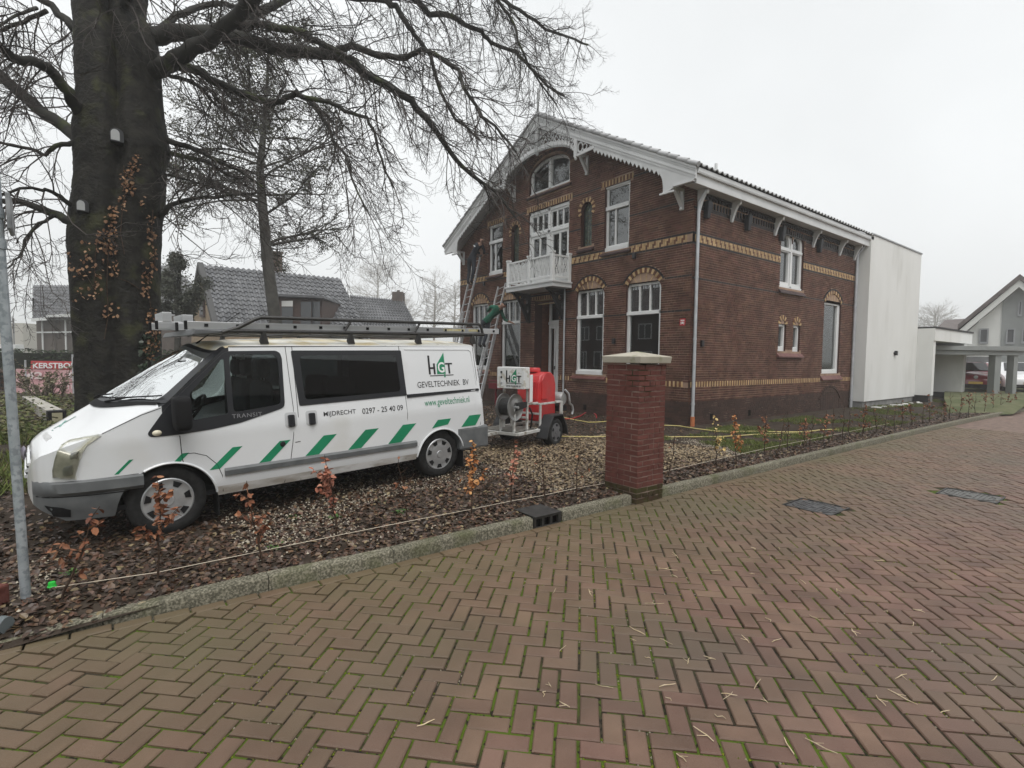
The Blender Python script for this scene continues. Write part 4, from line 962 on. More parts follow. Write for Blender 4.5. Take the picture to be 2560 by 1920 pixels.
def vtop(s, t, e=0.0):                                            # t 0 shoulder .. 1 centre
    zs, zc = interp(zsht, s), interp(zct, s); h = interp(hwt, s) - dyt(zs)
    p = 1.7 if s > 1.5 else 1.5
    return VP(s - (e*.6 if s < 1.4 else 0), YC - h*(1-t), zs + (zc-zs)*(1 - (1-t)**p) + e)
cols = sorted(set([round(x, 4) for x in [.07, .075, .08, .085, .09, .1, .11, .12, .135, .15, .165, .18, .21, .25, .3, .36, .42, .5, .56] + [.6 + .0225*i for i in range(0, 42)] + [1.55 + .025*i for i in range(83)] + [3.66 + .0225*i for i in range(36)] + [4.48 + .04*i for i in range(5)] + [4.66, 4.68, 4.695, 4.71, 4.725, 4.74, 4.77, 4.80]]))
zf = [.25, .29, .33, .38, .44, .50, .56, .62, .70, .78, .86, .92, .96, 1.0, 1.04, 1.08] + [1.11 + .03*i for i in range(0, 21)] + [1.735, 1.77]
NT = 14; tl = [i/NT for i in range(1, NT+1)]
def inpoly(p, poly):
    c = False
    for i in range(len(poly)):
        a, b_ = poly[i], poly[i-1]
        if (a[1] > p[1]) != (b_[1] > p[1]) and p[0] < (b_[0]-a[0])*(p[1]-a[1])/(b_[1]-a[1]) + a[0]: c = not c
    return c
PAN_F = [(.90, .99), (.885, .965), (.895, .94), (.93, .93), (1.14, .93), (1.40, .95), (1.65, .985), (1.86, 1.04), (2.05, 1.09), (2.085, 1.11), (2.095, 1.15), (2.105, 1.62), (2.09, 1.675), (2.05, 1.70), (1.60, 1.70), (1.545, 1.675), (1.30, 1.44), (1.06, 1.205), (1.0, 1.13)]
H_Q = [(1.255, 1.05), (1.55, 1.085), (1.55, 1.62), (1.52, 1.615), (1.235, 1.30), (1.24, 1.08)]
H_M = [(1.60, 1.09), (2.03, 1.135), (2.055, 1.16), (2.065, 1.58), (2.05, 1.64), (2.01, 1.665), (1.60, 1.665)]
PAN_S = [(2.245, 1.105), (3.57, 1.13), (3.545, 1.69), (2.205, 1.70)]
H_S = [(2.31, 1.165), (3.49, 1.185), (3.47, 1.64), (2.29, 1.645)]
sb = lambda a: .60 + .44*abs(2*a - 1)**2.2                         # windscreen base and top, a across the van
stp = lambda a: 1.415 + .125*abs(2*a - 1)**2.0
vb = MB(); sec = []
for s in cols:
    row = []; z0, z1 = zb(s), interp(zsht, s)
    for z in zf: zz = min(max(z, z0), max(z1, z0)); row.append(('s', s, zz))
    for t in tl: row.append(('t', s, t))
    sec.append(row)
n_ = len(zf) + NT
def vpt(r): return vside(r[1], r[2]) if r[0] == 's' else vtop(r[1], r[2])
NS = [[vpt(r) for r in row] for row in sec]
def refl(p):
    q = p - VORG; y = q.dot(VN); return p + VN*(2*(YC - y))
FS = [[refl(p) for p in row] for row in NS]
vb.v = [tuple(p) for row in NS for p in row] + [tuple(p) for row in FS for p in row]; OF = len(NS)*n_
WSREG = lambda s, t: (sb(t/2) + .03 < s < stp(t/2) - .03)
for side in (0, 1):
    for i in range(len(cols) - 1):
        for j in range(n_ - 1):
            rs = [sec[i][j], sec[i+1][j], sec[i+1][j+1], sec[i][j+1]]
            m_ = 0
            if j + 1 < len(zf):
                qs = [(r[1], r[2]) for r in rs]
                if all(inpoly(q, PAN_F) for q in qs) or all(inpoly(q, PAN_S) for q in qs): continue
                zc_ = sum(q[1] for q in qs)/4; s_ = (cols[i] + cols[i+1])/2
                if s_ < .93 and zc_ < interp([(.1, .645), (.35, .64), (.9, .605)], s_) and s_ > .095: m_ = 1
                elif s_ > 4.34 and zc_ < .64: m_ = 1
                elif zc_ < .40: m_ = 2
                elif zc_ > 1.755: m_ = 3
                elif 1.0 < s_ < 1.60 and zc_ > 1.13: m_ = 4
            else:
                s_ = (cols[i] + cols[i+1])/2; ts = [r[2] if r[0] == 't' else 0 for r in rs]
                if all(WSREG(r[1], q) for r, q in zip(rs, ts)): continue
                if s_ > 1.42 and s_ < 4.7: m_ = 3
                if .99 < s_ < 1.575 and min(ts) < .13: m_ = 4
            f = (i*n_ + j, (i+1)*n_ + j, (i+1)*n_ + j+1, i*n_ + j+1)
            if side: f = tuple(k + OF for k in f[::-1])
            vb.f.append(f); vb.m.append(m_)
for e_, row in ((0, 0), (1, len(cols)-1)):                          # front and rear caps
    a = [row*n_ + j for j in range(n_)]; c = [OF + row*n_ + j for j in range(n_)]
    for j in range(n_ - 1): vb.f.append((a[j], a[j+1], c[j+1], c[j])); vb.m.append(0)
me = bpy.data.meshes.new('body'); me.from_pydata(vb.v, [], vb.f)
for m_ in (M_VW, M_VGREY, M_VDIRT, M_VROOF, M_VBLK): me.materials.append(m_)
me.polygons.foreach_set('material_index', vb.m)
bm = bmesh.new(); bm.from_mesh(me); bmesh.ops.remove_doubles(bm, verts=bm.verts, dist=1e-4); bmesh.ops.dissolve_degenerate(bm, edges=bm.edges, dist=1e-5); bmesh.ops.recalc_face_normals(bm, faces=bm.faces); bm.to_mesh(me); bm.free()
me.polygons.foreach_set('use_smooth', [True]*len(me.polygons)); me.set_sharp_from_angle(angle=math.radians(32))
vbody = bpy.data.objects.new('body', me); col.objects.link(vbody); attach(vbody, van)
# dark inner shell parts: floor, bulkhead, wheel wells
b = MB(); b.box(.5, 4.7, .02, 1.79, .30, .34, VP); b.box(.62, .66, .2, 1.6, .34, .98, VP); b.box(3.62, 3.65, .12, 1.69, .34, 1.70, VP); b.box(.42, 1.5, .26, 1.55, .26, .70, VP); b.box(3.64, 4.45, .26, 1.55, .26, .8, VP); b.build('inner_shell', M_VBLKM, van)
# black window panels and glass
SPN = lambda e: (lambda s, z, o: vside(s, z, e + o))
def rnd_poly(poly, r=.03, k=4):
    o = []; n0 = len(poly)
    for i, p in enumerate(poly):
        a, c = Vector(poly[i-1]), Vector(poly[(i+1) % n0]); p = Vector(p); ra = min(r, (a-p).length/2.2); rc = min(r, (c-p).length/2.2)
        p0 = p + (a-p).normalized()*ra; p1 = p + (c-p).normalized()*rc
        for q in range(k+1): t = q/k; o.append(tuple(p0*(1-t)**2 + p*2*t*(1-t) + p1*t*t))
    return o
for side in (0, 1):
    P0 = SPN(0) if not side else (lambda s, z, o: refl(vside(s, z, o)))
    b = MB(); b.prism(P0, rnd_poly(PAN_F, .02), -.012, .006, holes=[rnd_poly(H_Q, .02), rnd_poly(H_M, .05)]); o = b.build('window_frame', M_VBLK, van)
    b = MB(); b.prism(P0, rnd_poly(H_Q, .01), -.006, -.003); b.build('pane', M_VGLS, o); b = MB(); b.prism(P0, rnd_poly(H_M, .01), -.006, -.003); b.build('pane', M_VGLS, o)
    b = MB(); b.prism(P0, rnd_poly(PAN_S, .02), -.010, .007, holes=[rnd_poly(H_S, .05)]); o = b.build('window_frame', M_VBLK, van)
    b = MB(); b.prism(P0, rnd_poly(H_S, .05), -.004, .005); b.build('pane', M_VGLR, o)
def wspatch(a0, a1, b0, b1, e, na=28, nb_=14):
    vs = []; fs = []
    for i in range(na+1):
        a = lerp(a0, a1, i/na)
        for j in range(nb_+1):
            s = lerp(sb(a), stp(a), lerp(b0, b1, j/nb_)); t = 1 - abs(2*a - 1); p = vtop(s, t, e); vs.append(p if a <= .5 else refl(p))
    for i in range(na):
        for j in range(nb_): fs.append((i*(nb_+1)+j, (i+1)*(nb_+1)+j, (i+1)*(nb_+1)+j+1, i*(nb_+1)+j+1))
    return vs, fs
def rim(fa0, fa1, fb0, fb1):                                        # black band round the windscreen
    b = MB()
    for q in ((0, 1, 0, fb0), (0, 1, fb1, 1), (0, fa0, fb0, fb1), (fa1, 1, fb0, fb1)): b.add(*wspatch(*q, .006, 28 if q[1]-q[0] > .5 else 3, 3 if q[3]-q[2] < .5 else 14))
    return b.build('windscreen_surround', M_VBLK, van, smooth=50, recalc=False)
ws = rim(.065, .935, .07, .95)
b = MB(); b.add(*wspatch(.06, .94, .06, .96, .004)); b.build('windscreen', M_VWS, van, smooth=60, recalc=False)
b = MB(); b.add(*wspatch(.02, .98, -.06, .02, .012, 28, 2)); b.build('cowl', M_VBLKM, van, smooth=60, recalc=False)
for a0, a1, b1 in ((.30, .10, .30), (.62, .40, .22)):                # wipers
    b = MB(); f = lambda a, bb: (vtop(lerp(sb(a), stp(a), bb), 1 - abs(2*a-1), .025) if a <= .5 else refl(vtop(lerp(sb(a), stp(a), bb), 1 - abs(2*a-1), .025)))
    b.tube([f(a0, 0), f(lerp(a0, a1, .5), b1*.25), f(a1, b1*.45)], [.012, .008, .006], 6); b.tube([f(a1 + .17, b1*.22), f(a1, b1*.42), f(a1 - .05, b1*.55)], .007, 5); b.build('wiper', M_VBLKM, van, smooth=50)
# picking points of the skin by picture position
SKIN = []
for s in [.07 + .01*i for i in range(150)]:
    z0, z1 = zb(s), interp(zsht, s)
    for q in range(40): SKIN.append((vside(s, lerp(z0, z1, q/39)), pix(vside(s, lerp(z0, z1, q/39)))))
    for q in range(50): SKIN.append((vtop(s, q/49), pix(vtop(s, q/49)))); r_ = refl(vtop(s, q/49)); SKIN.append((r_, pix(r_)))
def vpick(u, v): 
    c = min(SKIN, key=lambda k: (k[1][0]-u)**2 + (k[1][1]-v)**2 + k[1][2]*3)
    return c[0]
def skinpatch(pl, e):
    pts = [vpick(*p) for p in pl]; c = sum(pts, Vector())/len(pts); 
    nrm = Vector()
    for i in range(len(pts)): nrm += (pts[i]-c).cross(pts[(i+1) % len(pts)]-c)
    nrm.normalize()
    if nrm.dot(CAM - c) < 0: nrm = -nrm
    return pts, c, nrm
def skinplate(name, pl, e0, e1, m_, parent, nsub=3):
    b = MB(); fine = []
    for i in range(len(pl)):
        p, q = pl[i], pl[(i+1) % len(pl)]
        for k in range(nsub): fine.append((lerp(p[0], q[0], k/nsub), lerp(p[1], q[1], k/nsub)))
    pts, c, nr = skinpatch(fine, 0); cc = vpick(sum(p[0] for p in fine)/len(fine), sum(p[1] for p in fine)/len(fine)); n0 = len(pts)
    b.add([p + nr*e1 for p in pts] + [cc + nr*(e1 + .006)] + [p - nr*e0 for p in pts], [(i, (i+1) % n0, n0) for i in range(n0)] + [(i, (i+1) % n0, (i+1) % n0 + n0 + 1, i + n0 + 1) for i in range(n0)])
    return b.build(name, m_, parent, smooth=40)
hl = skinplate('headlight', [(153, 1117), (172, 1103), (200, 1095), (253, 1088), (225, 1108), (205, 1134), (197, 1160), (190, 1197), (160, 1197), (133, 1194), (140, 1150)], .02, .008, mat('headlight_housing', (.58, .58, .52), (.72, .72, .66), 20, .25, spec=.6), van)
skinplate('reflector', [(160, 1168), (182, 1160), (184, 1188), (158, 1188)], 0, .019, M_HUB, hl); skinplate('reflector', [(178, 1132), (198, 1128), (194, 1146), (176, 1148)], 0, .019, M_HUB, hl)
skinplate('headlight_lens', [(153, 1117), (172, 1103), (200, 1095), (250, 1088.5), (224, 1108), (204, 1134), (196, 1160), (189, 1196), (160, 1196), (134, 1193), (141, 1150)], 0, .026, glass('headlight_glass', (.96, .95, .9), 1.45), hl)
pass
pass
skinplate('hood_sticker', [(105, 1087), (117, 1079), (129, 1093), (116, 1104)], 0, .003, mat('faded_sticker', (.42, .43, .43), (.6, .6, .6), 40, .6), van)
b = MB()
for p, q in (((130, 1077), (170, 1050)), ((133, 1072), (188, 1042)), ((150, 1068), (166, 1052))):
    A_, B_ = vpick(*p), vpick(*q); b.bar(A_ + VU*.004, B_ + VU*.004, .014, .003, up=VU)
b.build('hood_logo', mat('faded_green', (.2, .36, .32), rough=.5), van)
skinplate('fog_recess', [(112, 1264), (178, 1273), (178, 1293), (135, 1291)], .01, .004, M_VBLKM, van)
bdg = vpick(84, 1144); b = MB(); b.lathe([(0, .02), (.05, .016), (.068, 0), (.05, -.012), (0, -.014)], 20, Matrix.Translation(VP(.055, YC, .77)) @ Matrix(((VN.x, VU.x, -VD.x, 0), (VN.y, VU.y, -VD.y, 0), (VN.z, VU.z, -VD.z, 0), (0, 0, 0, 1))) @ Matrix.Scale(1.6, 4, (1, 0, 0))); b.build('front_badge', mat('badge_oval', (.5, .5, .52), (.25, .22, .3), 9, .3, metal=.4), van, smooth=60)
def nose(y, z): return max(interp([(.5, .07), (.6, .085), (.7, .11), (.785, .15), (.845, .21)], abs(y)), interp([(.60, .07), (.74, .082), (.80, .10), (.84, .125), (.88, .16)], z))
for z, yy, r_, m_, nm in ((.835, .55, .020, M_VBLKM, 'grille_slot'), (.765, .50, .017, M_VBLKM, 'grille_slot'), (.695, .44, .017, M_VBLKM, 'grille_slot'), (.80, .56, .017, M_VW, 'grille_bar'), (.73, .50, .017, M_VW, 'grille_bar'), (.66, .44, .017, M_VW, 'grille_bar')):
    b = MB(); b.tube([VP(nose(y, z) - (.008 if nm == 'grille_bar' else .001), YC + y, z - .06*(y/.6)**2) for y in [lerp(-yy, yy, q/14) for q in range(15)]], r_, 8); b.build(nm, m_, van, smooth=60)
b = MB(); pts = [vside(s, interp([(.1, .50), (.9, .47)], s), .002) for s in [.12 + .04*i for i in range(16)]]; b.tube(pts, .004, 4); b.build('bumper_seam', M_VBLKM, van)
b = MB(); b.add([p for s in [.10 + .035*i for i in range(22)] for p in (vside(s, .628 - .02*(s-.1), .0), vside(s, .61 - .02*(s-.1), .022), vside(s, .53 - .02*(s-.1), .026), vside(s, .50 - .02*(s-.1), .0))], [(i*4+k, (i+1)*4+k, (i+1)*4+k+1, i*4+k+1) for i in range(21) for k in range(3)]); b.build('bumper_ledge', M_VGREY, van, smooth=40, recalc=False)
b = MB(); b.box(4.37, 4.87, .001, 1.80, .32, .63, lambda s, y, z: VP(s, y - .05, z)); b.build('rear_bumper', M_VGREY, van, bevel=.03)
b = MB(); b.box(4.81, 4.83, -.0, 1.80, .60, 1.0, lambda s, y, z: VP(s - .0 - (z-.6)*.09, y, z)); b.build('rear_door', M_VW, van)
# seams, mouldings, handles
def seam(pts, r=.0035): b = MB(); b.tube([vside(s, z, .0005) for s, z in pts], r, 4); b.build('panel_gap', M_VBLKM, van)
seam([(1.13, .92), (1.14, .70), (1.15, .66)]); seam([(2.15, 1.745), (2.165, 1.4), (2.18, 1.09), (2.165, .8), (2.12, .5), (2.06, .30)]); seam([(2.22, 1.745), (2.225, 1.0), (2.235, .30)]); seam([(3.52, 1.745), (3.545, 1.3), (3.56, .9), (3.535, .33)]); seam([(2.18, .72), (2.235, .725)])
seam([(1.15, .745), (1.24, .74), (1.34, .70), (1.43, .60), (1.47, .48), (1.475, .32)], .003); seam([(4.69, 1.72), (4.71, 1.3), (4.735, .64)], .004); seam([(1.60, 1.742), (4.69, 1.742)], .005); seam([(.565, 1.0), (.70, 1.065), (.85, 1.135), (1.0, 1.185)], .003)
b = MB(); b.tube([vside(s, z, .002) for s, z in ((3.60, 1.70), (4.60, 1.69), (4.645, 1.66), (4.655, 1.55), (4.69, 1.2))], .006, 5); b.build('panel_moulding', M_VW, van, smooth=60)
b = MB(); b.add([vside(s, z, e) for s in (1.49, 1.55, 2.1, 2.9, 3.64, 3.68) for z, e in ((.475, .001), (.48, .022), (.53, .026), (.553, .001))], [(i*4+k, (i+1)*4+k, (i+1)*4+k+1, i*4+k+1) for i in range(5) for k in range(3)] + [(0, 1, 2, 3), (20, 21, 22, 23)]); b.build('rubbing_strip', M_VGREY, van)
b = MB(); b.prism(SPN(0), [(3.57, 1.10), (4.72, 1.115), (4.735, 1.13), (4.72, 1.15), (3.57, 1.14)], -.004, .012); b.build('slide_rail', M_VBLK, van)
for s in (2.145, 2.365):
    b = MB(); b.prism(SPN(0), rnd_poly([(s - .062, .885), (s + .062, .885), (s + .062, 1.045), (s - .062, 1.045)], .03), -.004, .002); b.build('handle_recess', mat('van_recess', (.5, .51, .52), rough=.4), van)
    b = MB(); b.prism(SPN(0), rnd_poly([(s - .032, .895), (s + .032, .895), (s + .032, 1.02), (s - .032, 1.02)], .015), 0, .028); b.build('handle', M_VBLK, van, bevel=.006)
b = MB(); b.lathe([(0, .012), (.024, .01), (.03, 0)], 14, Matrix.Translation(vside(2.05, .72)) @ Matrix(((VD.x, VU.x, -VN.x, 0), (VD.y, VU.y, -VN.y, 0), (VD.z, VU.z, -VN.z, 0), (0, 0, 0, 1)))); b.build('fuel_cap', M_VBLK, van)
b = MB(); b.lathe([(0, .016), (.022, .012), (.028, 0)], 14, Matrix.Translation(vside(.955, .962, .006)) @ Matrix(((VD.x, VU.x, -VN.x, 0), (VD.y, VU.y, -VN.y, 0), (VD.z, VU.z, -VN.z, 0), (0, 0, 0, 1))) @ Matrix.Scale(1.35, 4, (1, 0, 0))); b.build('side_indicator', mat('cream_lens', (.75, .70, .55), rough=.25), van, smooth=60)
b = MB(); 
def sbox(b, c, h, e=.35, n1=14, n2=10):                                # rounded block (superellipsoid)
    vs = []; fs = []; sg = lambda x, p: math.copysign(abs(x)**p, x)
    for i in range(n2+1):
        ph = -math.pi/2 + math.pi*i/n2
        for j in range(n1):
            th_ = 2*math.pi*j/n1; vs.append(VP(c[0] + h[0]*sg(math.cos(ph), e)*sg(math.cos(th_), e), c[1] + h[1]*sg(math.cos(ph), e)*sg(math.sin(th_), e), c[2] + h[2]*sg(math.sin(ph), e)))
    for i in range(n2):
        for j in range(n1): fs.append((i*n1+j, i*n1+(j+1) % n1, (i+1)*n1+(j+1) % n1, (i+1)*n1+j))
    b.add(vs, fs)
sbox(b, (1.13, -.19, 1.14), (.07, .11, .155)); b.tube([VP(1.17, .0, 1.03), VP(1.15, -.12, 1.04)], .035, 8); b.build('wing_mirror', M_VBLKM, van, smooth=50)
b = MB(); b.tube([vtop(1.46, .82, 0), vtop(1.46, .82, 0) + VU*.05 + VD*.06, VP(1.85, .55, 2.12)], [.012, .006, .0035], 6); b.build('aerial', M_VBLKM, van)
# stripes
ST = [[(.63, .635), (.66, .635), (.77, .75), (.74, .75)], [(1.07, .675), (1.125, .675), (1.20, .75), (1.14, .75)], [(1.36, .555), (1.45, .555), (1.66, .75), (1.57, .75)], [(1.81, .556), (1.92, .556), (2.13, .755), (2.02, .755)], [(2.28, .556), (2.43, .556), (2.64, .757), (2.49, .757)],
      [(2.77, .557), (2.93, .557), (3.16, .765), (2.99, .765)], [(3.28, .557), (3.46, .557), (3.68, .77), (3.49, .77)], [(3.915, .675), (3.98, .685), (4.17, .705), (4.22, .78), (4.01, .78)], [(4.39, .645), (4.63, .645), (4.66, .68), (4.66, .79), (4.53, .79)], [(4.661, .682), (4.745, .785), (4.661, .79)]]
for q in ST[:-2]: b = MB(); b.prism(SPN(0), q, 0, .0022); b.build('stripe', M_GREEN, van)
b = MB(); b.prism(SPN(0), ST[-2], 0, .003); b.prism(SPN(0), ST[-1], 0, .003); b.build('stripe', M_GREEN, van)
# lettering
def letters(name, P, body, u0, u1, z0, z1, off, m_, parent, bold=.0, spacing=1.0):
    b = MB(); b.add(*textfit(P, body, u0, u1, z0, z1, off, bold, spacing)); return b.build(name, m_, parent, recalc=False)
VL = lambda s, z, o: vside(s, z, o)
letters('lettering', VL, 'MIJDRECHT', 2.50, 2.88, .953, 1.018, .003, M_DBLK, van, .004); letters('lettering', VL, '0297 - 25 40 09', 2.96, 3.50, .953, 1.018, .003, M_DBLK, van, .004)
letters('lettering', VL, 'GEVELTECHNIEK  BV', 3.74, 4.56, 1.212, 1.287, .003, M_DBLK, van, .0); letters('lettering', VL, 'www.geveltechniek.nl', 3.82, 4.54, .945, 1.06, .003, M_GREEN, van)
letters('lettering', VL, 'TRANSIT', 1.58, 1.86, 1.035, 1.075, .009, mat('grey_badge', (.35, .35, .36), rough=.3, metal=.6), van, .0, 1.1)
def logo(P, u0, z0, s, off, parent):
    b = MB(); q = lambda x0, x1, y0, y1: b.prism(P, [(u0 + x0*s, z0 + y0*s), (u0 + x1*s, z0 + y0*s), (u0 + x1*s, z0 + y1*s), (u0 + x0*s, z0 + y1*s)], 0, off)
    q(0, .08, .07, .78); q(.08, .22, .27, .34); q(.22, .30, .07, .48); q(.78, 1.1, .42, .48); q(.90, .98, .07, .42); q(.04, 1.12, 0, .03); b.build('logo_letters', M_DBLK, parent)
    b = MB(); b.prism(P, [(u0 + .37*s, z0 + .07*s), (u0 + .76*s, z0 + .07*s), (u0 + .74*s, z0 + .88*s), (u0 + .38*s, z0 + .43*s)], 0, off); b.prism(P, [(u0 + .68*s, z0 - .06*s), (u0 + .74*s, z0 - .06*s), (u0 + .74*s, z0 + .05*s), (u0 + .68*s, z0 + .05*s)], 0, off*1.3); b.build('logo_sail', M_GREEN, parent)
    letters('logo_letters', P, 'G', u0 + .42*s, u0 + .72*s, z0 + .12*s, z0 + .52*s, off + .0015, M_WHITE, parent, .02)
logo(VL, 3.93, 1.35, .345, .003, van)
# wheels
def wheel(P, s, y0, z, r, w, parent, hub=True, seg=40):             # axle along y, outer face at y0
    M_ = Matrix(((P(1, 0, 0)-P(0, 0, 0)).to_tuple(), (P(0, 0, 1)-P(0, 0, 0)).to_tuple(), (-(P(0, 1, 0)-P(0, 0, 0))).to_tuple())).transposed().to_4x4(); M_ = Matrix.Translation(P(s, y0, z)) @ M_
    t = MB(); t.lathe([(r*.62, -.012), (r*.70, .004), (r*.85, .006), (r*.95, -.008), (r, -.035), (r, -w*.8), (r*.94, -w), (r*.6, -w)], seg, M_); wo = t.build('wheel', M_TYRE, parent, smooth=40)
    h = MB(); h.lathe([(0, .012), (r*.13, .014), (r*.15, .004), (r*.34, .008), (r*.42, .002), (r*.56, -.004), (r*.62, .002), (r*.655, -.006), (r*.655, -.03)], seg, M_); h.build('hubcap' if hub else 'rim', M_HUB if hub else mat('painted_rim', (.11, .11, .115), rough=.5), wo, smooth=35)
    for k in range(7 if hub else 5):
        a = 2*math.pi*k/(7 if hub else 5) + .2; q = MB(); r0, r1 = r*.42, r*.575; da = .2
        ring_ = [M_ @ Vector((rr*math.cos(a + d), rr*math.sin(a + d), zz)) for zz in (.0085, -.01) for rr, d in ((r0, -da*.8), (r1, -da), (r1, da), (r0, da*.8))]
        q.add(ring_, BOXF); q.build('hub_slot', M_VBLKM, wo)
    return wo
wheel(VP, 1.02, .0, .315, .325, .2, van); wheel(VP, 4.06, .005, .315, .315, .2, van)
far_P = lambda s, y, z: VP(s, 2*YC - y, z)
for s in (1.02, 4.06):
    b = MB(); b.lathe([(0, 0), (.3, 0), (.32, .03), (.32, .18), (.3, .2), (0, .2)], 24, Matrix.Translation(VP(s, 1.62, .315)) @ Matrix(((VD.x, VU.x, VN.x, 0), (VD.y, VU.y, VN.y, 0), (VD.z, VU.z, VN.z, 0), (0, 0, 0, 1)))); b.build('wheel', M_TYRE, van, smooth=40)
for s in (1.43, 4.44): b = MB(); b.box(s, s + .012, .0, .2, .08, .34, VP); b.build('mud_flap', M_VBLKM, van)
# wheel arch lips
for c, cz, r in (AF, AR_):
    b = MB(); b.tube([vside(c + r*math.cos(t), max(.30, cz + r*math.sin(t)), .004) for t in [math.pi*(.04 + (.62 if c < 2 else .92)*i/24) for i in range(25)]], .012, 6); b.build('arch_lip', M_VW, van, smooth=60)
# cabin: seats, dash, wheel, bottle, papers
b = MB(); b.box(.75, 1.12, .10, 1.7, .80, 1.03, VP); b.build('dashboard', mat('dash_plastic', (.02, .021, .023), rough=.7), van, bevel=.04)
M_SEAT = mat('seat_fabric', (.022, .025, .03), (.04, .045, .05), 40, .9)
for y in (.40, 1.05, 1.45):
    st_ = MB(); sbox(st_, (1.75, y, .72), (.26, .23, .09)); sbox(st_, (1.99, y, 1.05), (.075, .22, .33)); so_ = st_.build('seat', M_SEAT, van, smooth=50)
    hd = MB(); sbox(hd, (2.02, y, 1.50), (.05, .12, .10), .6); hd.build('headrest', M_SEAT, so_, smooth=50)
    b = MB(); b.tube([VP(2.01, y - .05, 1.32), VP(2.01, y - .05, 1.45)], .008, 6); b.tube([VP(2.01, y + .05, 1.32), VP(2.01, y + .05, 1.45)], .008, 6); b.build('headrest_post', M_HUB, so_)
for y in (.5, 1.2): st_ = MB(); sbox(st_, (2.95, y, 1.05), (.08, .3, .33)); st_.build('seat', M_SEAT, van, smooth=50)
b = MB(); cw = VP(1.33, .40, 1.10); ax_ = (VD*.75 + VU*-.55).normalized(); e1 = VN; e2 = ax_.cross(e1).normalized()
b.tube([cw + (e1*math.cos(t) + e2*math.sin(t))*.18 for t in [2*math.pi*i/28 for i in range(29)]], .016, 8, False)
for t in (.3, 2.8, 4.7): b.bar(cw, cw + (e1*math.cos(t) + e2*math.sin(t))*.175, .03, .012, up=ax_)
b.tube([cw, cw - VD*.3 - VU*.15], .03, 8); b.build('steering_wheel', M_VBLKM, van, smooth=50)
# roof rack
M_RACK = mat('black_rack_paint', (.016, .016, .017), (.035, .033, .03), 30, .45, spec=.5)
def rk(name, pts, r): b = MB(); b.tube([VP(*p) for p in pts], r, 8); return b.build(name, M_RACK, van, smooth=60)
for y in (.10, 1.71):
    rk('rack_rail', [(1.62, y, 1.90), (4.93, y, 1.90)], .022); rk('rack_rail', [(1.56, y, 1.885), (1.70, y, 1.93), (1.86, y, 2.02), (1.93, y, 2.045), (4.84, y, 2.045), (4.88, y, 1.99), (4.90, y, 1.91)], .02)
    for s in (2.86, 3.80): rk('rack_strut', [(s - .03, y, 1.91), (s + .06, y, 2.04)], .016)
    for s in (1.95, 2.91, 3.83, 4.72):
        b = MB(); b.add([VP(s - .045, y - .02, 1.765), VP(s + .045, y - .02, 1.765), VP(s + .015, y - .02, 1.90), VP(s - .02, y - .02, 1.90), VP(s - .045, y + .03, 1.80), VP(s + .045, y + .03, 1.80), VP(s + .015, y + .02, 1.90), VP(s - .02, y + .02, 1.90)], BOXF); b.build('rack_foot', M_RACK, van, bevel=.006)
for s in (1.70, 1.95, 2.43, 2.91, 3.37, 3.83, 4.28, 4.72): rk('cross_bar', [(s, .10, 1.885), (s, 1.71, 1.885)], .014)
b = MB(); pl = [(1.30, .12, 1.86), (1.66, .12, 1.885), (1.66, 1.69, 1.885), (1.30, 1.69, 1.86)]; b.add([VP(*p) for p in pl] + [VP(p[0] + (.03 if i in (0, 3) else 0), p[1], p[2] + .055 if i in (0, 3) else p[2] + .02) for i, p in enumerate(pl)], BOXF); b.build('wind_deflector', mat('deflector_grey', (.12, .125, .13), rough=.35), van, bevel=.008)
# things carried: ladder on the rack, bottle on the dash
def ladder_mesh(P, L_, w_, rail, depth, rung, n_, m_, name, label, group=None, capm=None):
    t = thing(name, P(0, 0, 0), label, 'ladder', group)
    for y in (0, w_):
        b = MB(); b.prism(lambda u, z, o, y=y: P(u, y + o, z), [(0, 0), (L_, 0), (L_, depth), (0, depth)], -rail/2, rail/2); rl = b.build('rail', m_, t, bevel=.004)
        for e_ in (0, L_): b = MB(); b.box(e_ - .012, e_ + .012, y - rail*.62, y + rail*.62, -.006, depth + .006, P); b.build('end_cap', M_VBLKM, rl, bevel=.004)
    for k in range(n_):
        u = L_*(k + .6)/n_; b = MB(); b.tube([P(u, -rail/2 - .004, depth*.5), P(u, w_ + rail/2 + .004, depth*.5)], rung, 6); b.build('rung', capm or m_, t, smooth=50)
    return t
M_ALU = mat('aluminium', (.52, .53, .54), (.64, .65, .66), 3, .35, metal=.65, spec=.5, stretch=(.3, .3, 8))
PL = lambda u, y, z: VP(1.26 + u, .16 + y, 1.915 + z)
lad = ladder_mesh(PL, 4.0, .42, .03, .075, .014, 14, M_ALU, 'ladder', 'long aluminium ladder lying on the roof rack of the van')
for k in range(14):
    u = 4.0*(k + .6)/14; b = MB(); b.box(u - .017, u + .017, -.0215, -.0165, .025, .055, PL); b.build('rung_plug', M_VBLKM, lad)
for q in ((3.0, 3.35), (3.42, 3.6)): b = MB(); b.box(q[0], q[1], -.019, -.016, .03, .06, PL); b.build('ladder_sticker', mat('yellow_label', (.75, .62, .25), (.8, .78, .6), 30, .6), lad)
PL2 = lambda u, y, z: VP(1.10 + u, .66 + y, 1.93 + z)
lad2 = ladder_mesh(PL2, 3.7, .40, .03, .075, .014, 13, M_ALU, 'ladder', 'second aluminium ladder with square end brackets on the far side of the van rack')
b = MB(); b.box(.05, .13, -.02, .42, .076, .17, PL2); b.box(.22, .32, -.02, .42, .076, .15, PL2); b.build('end_bracket', M_ALU, lad2, bevel=.004)
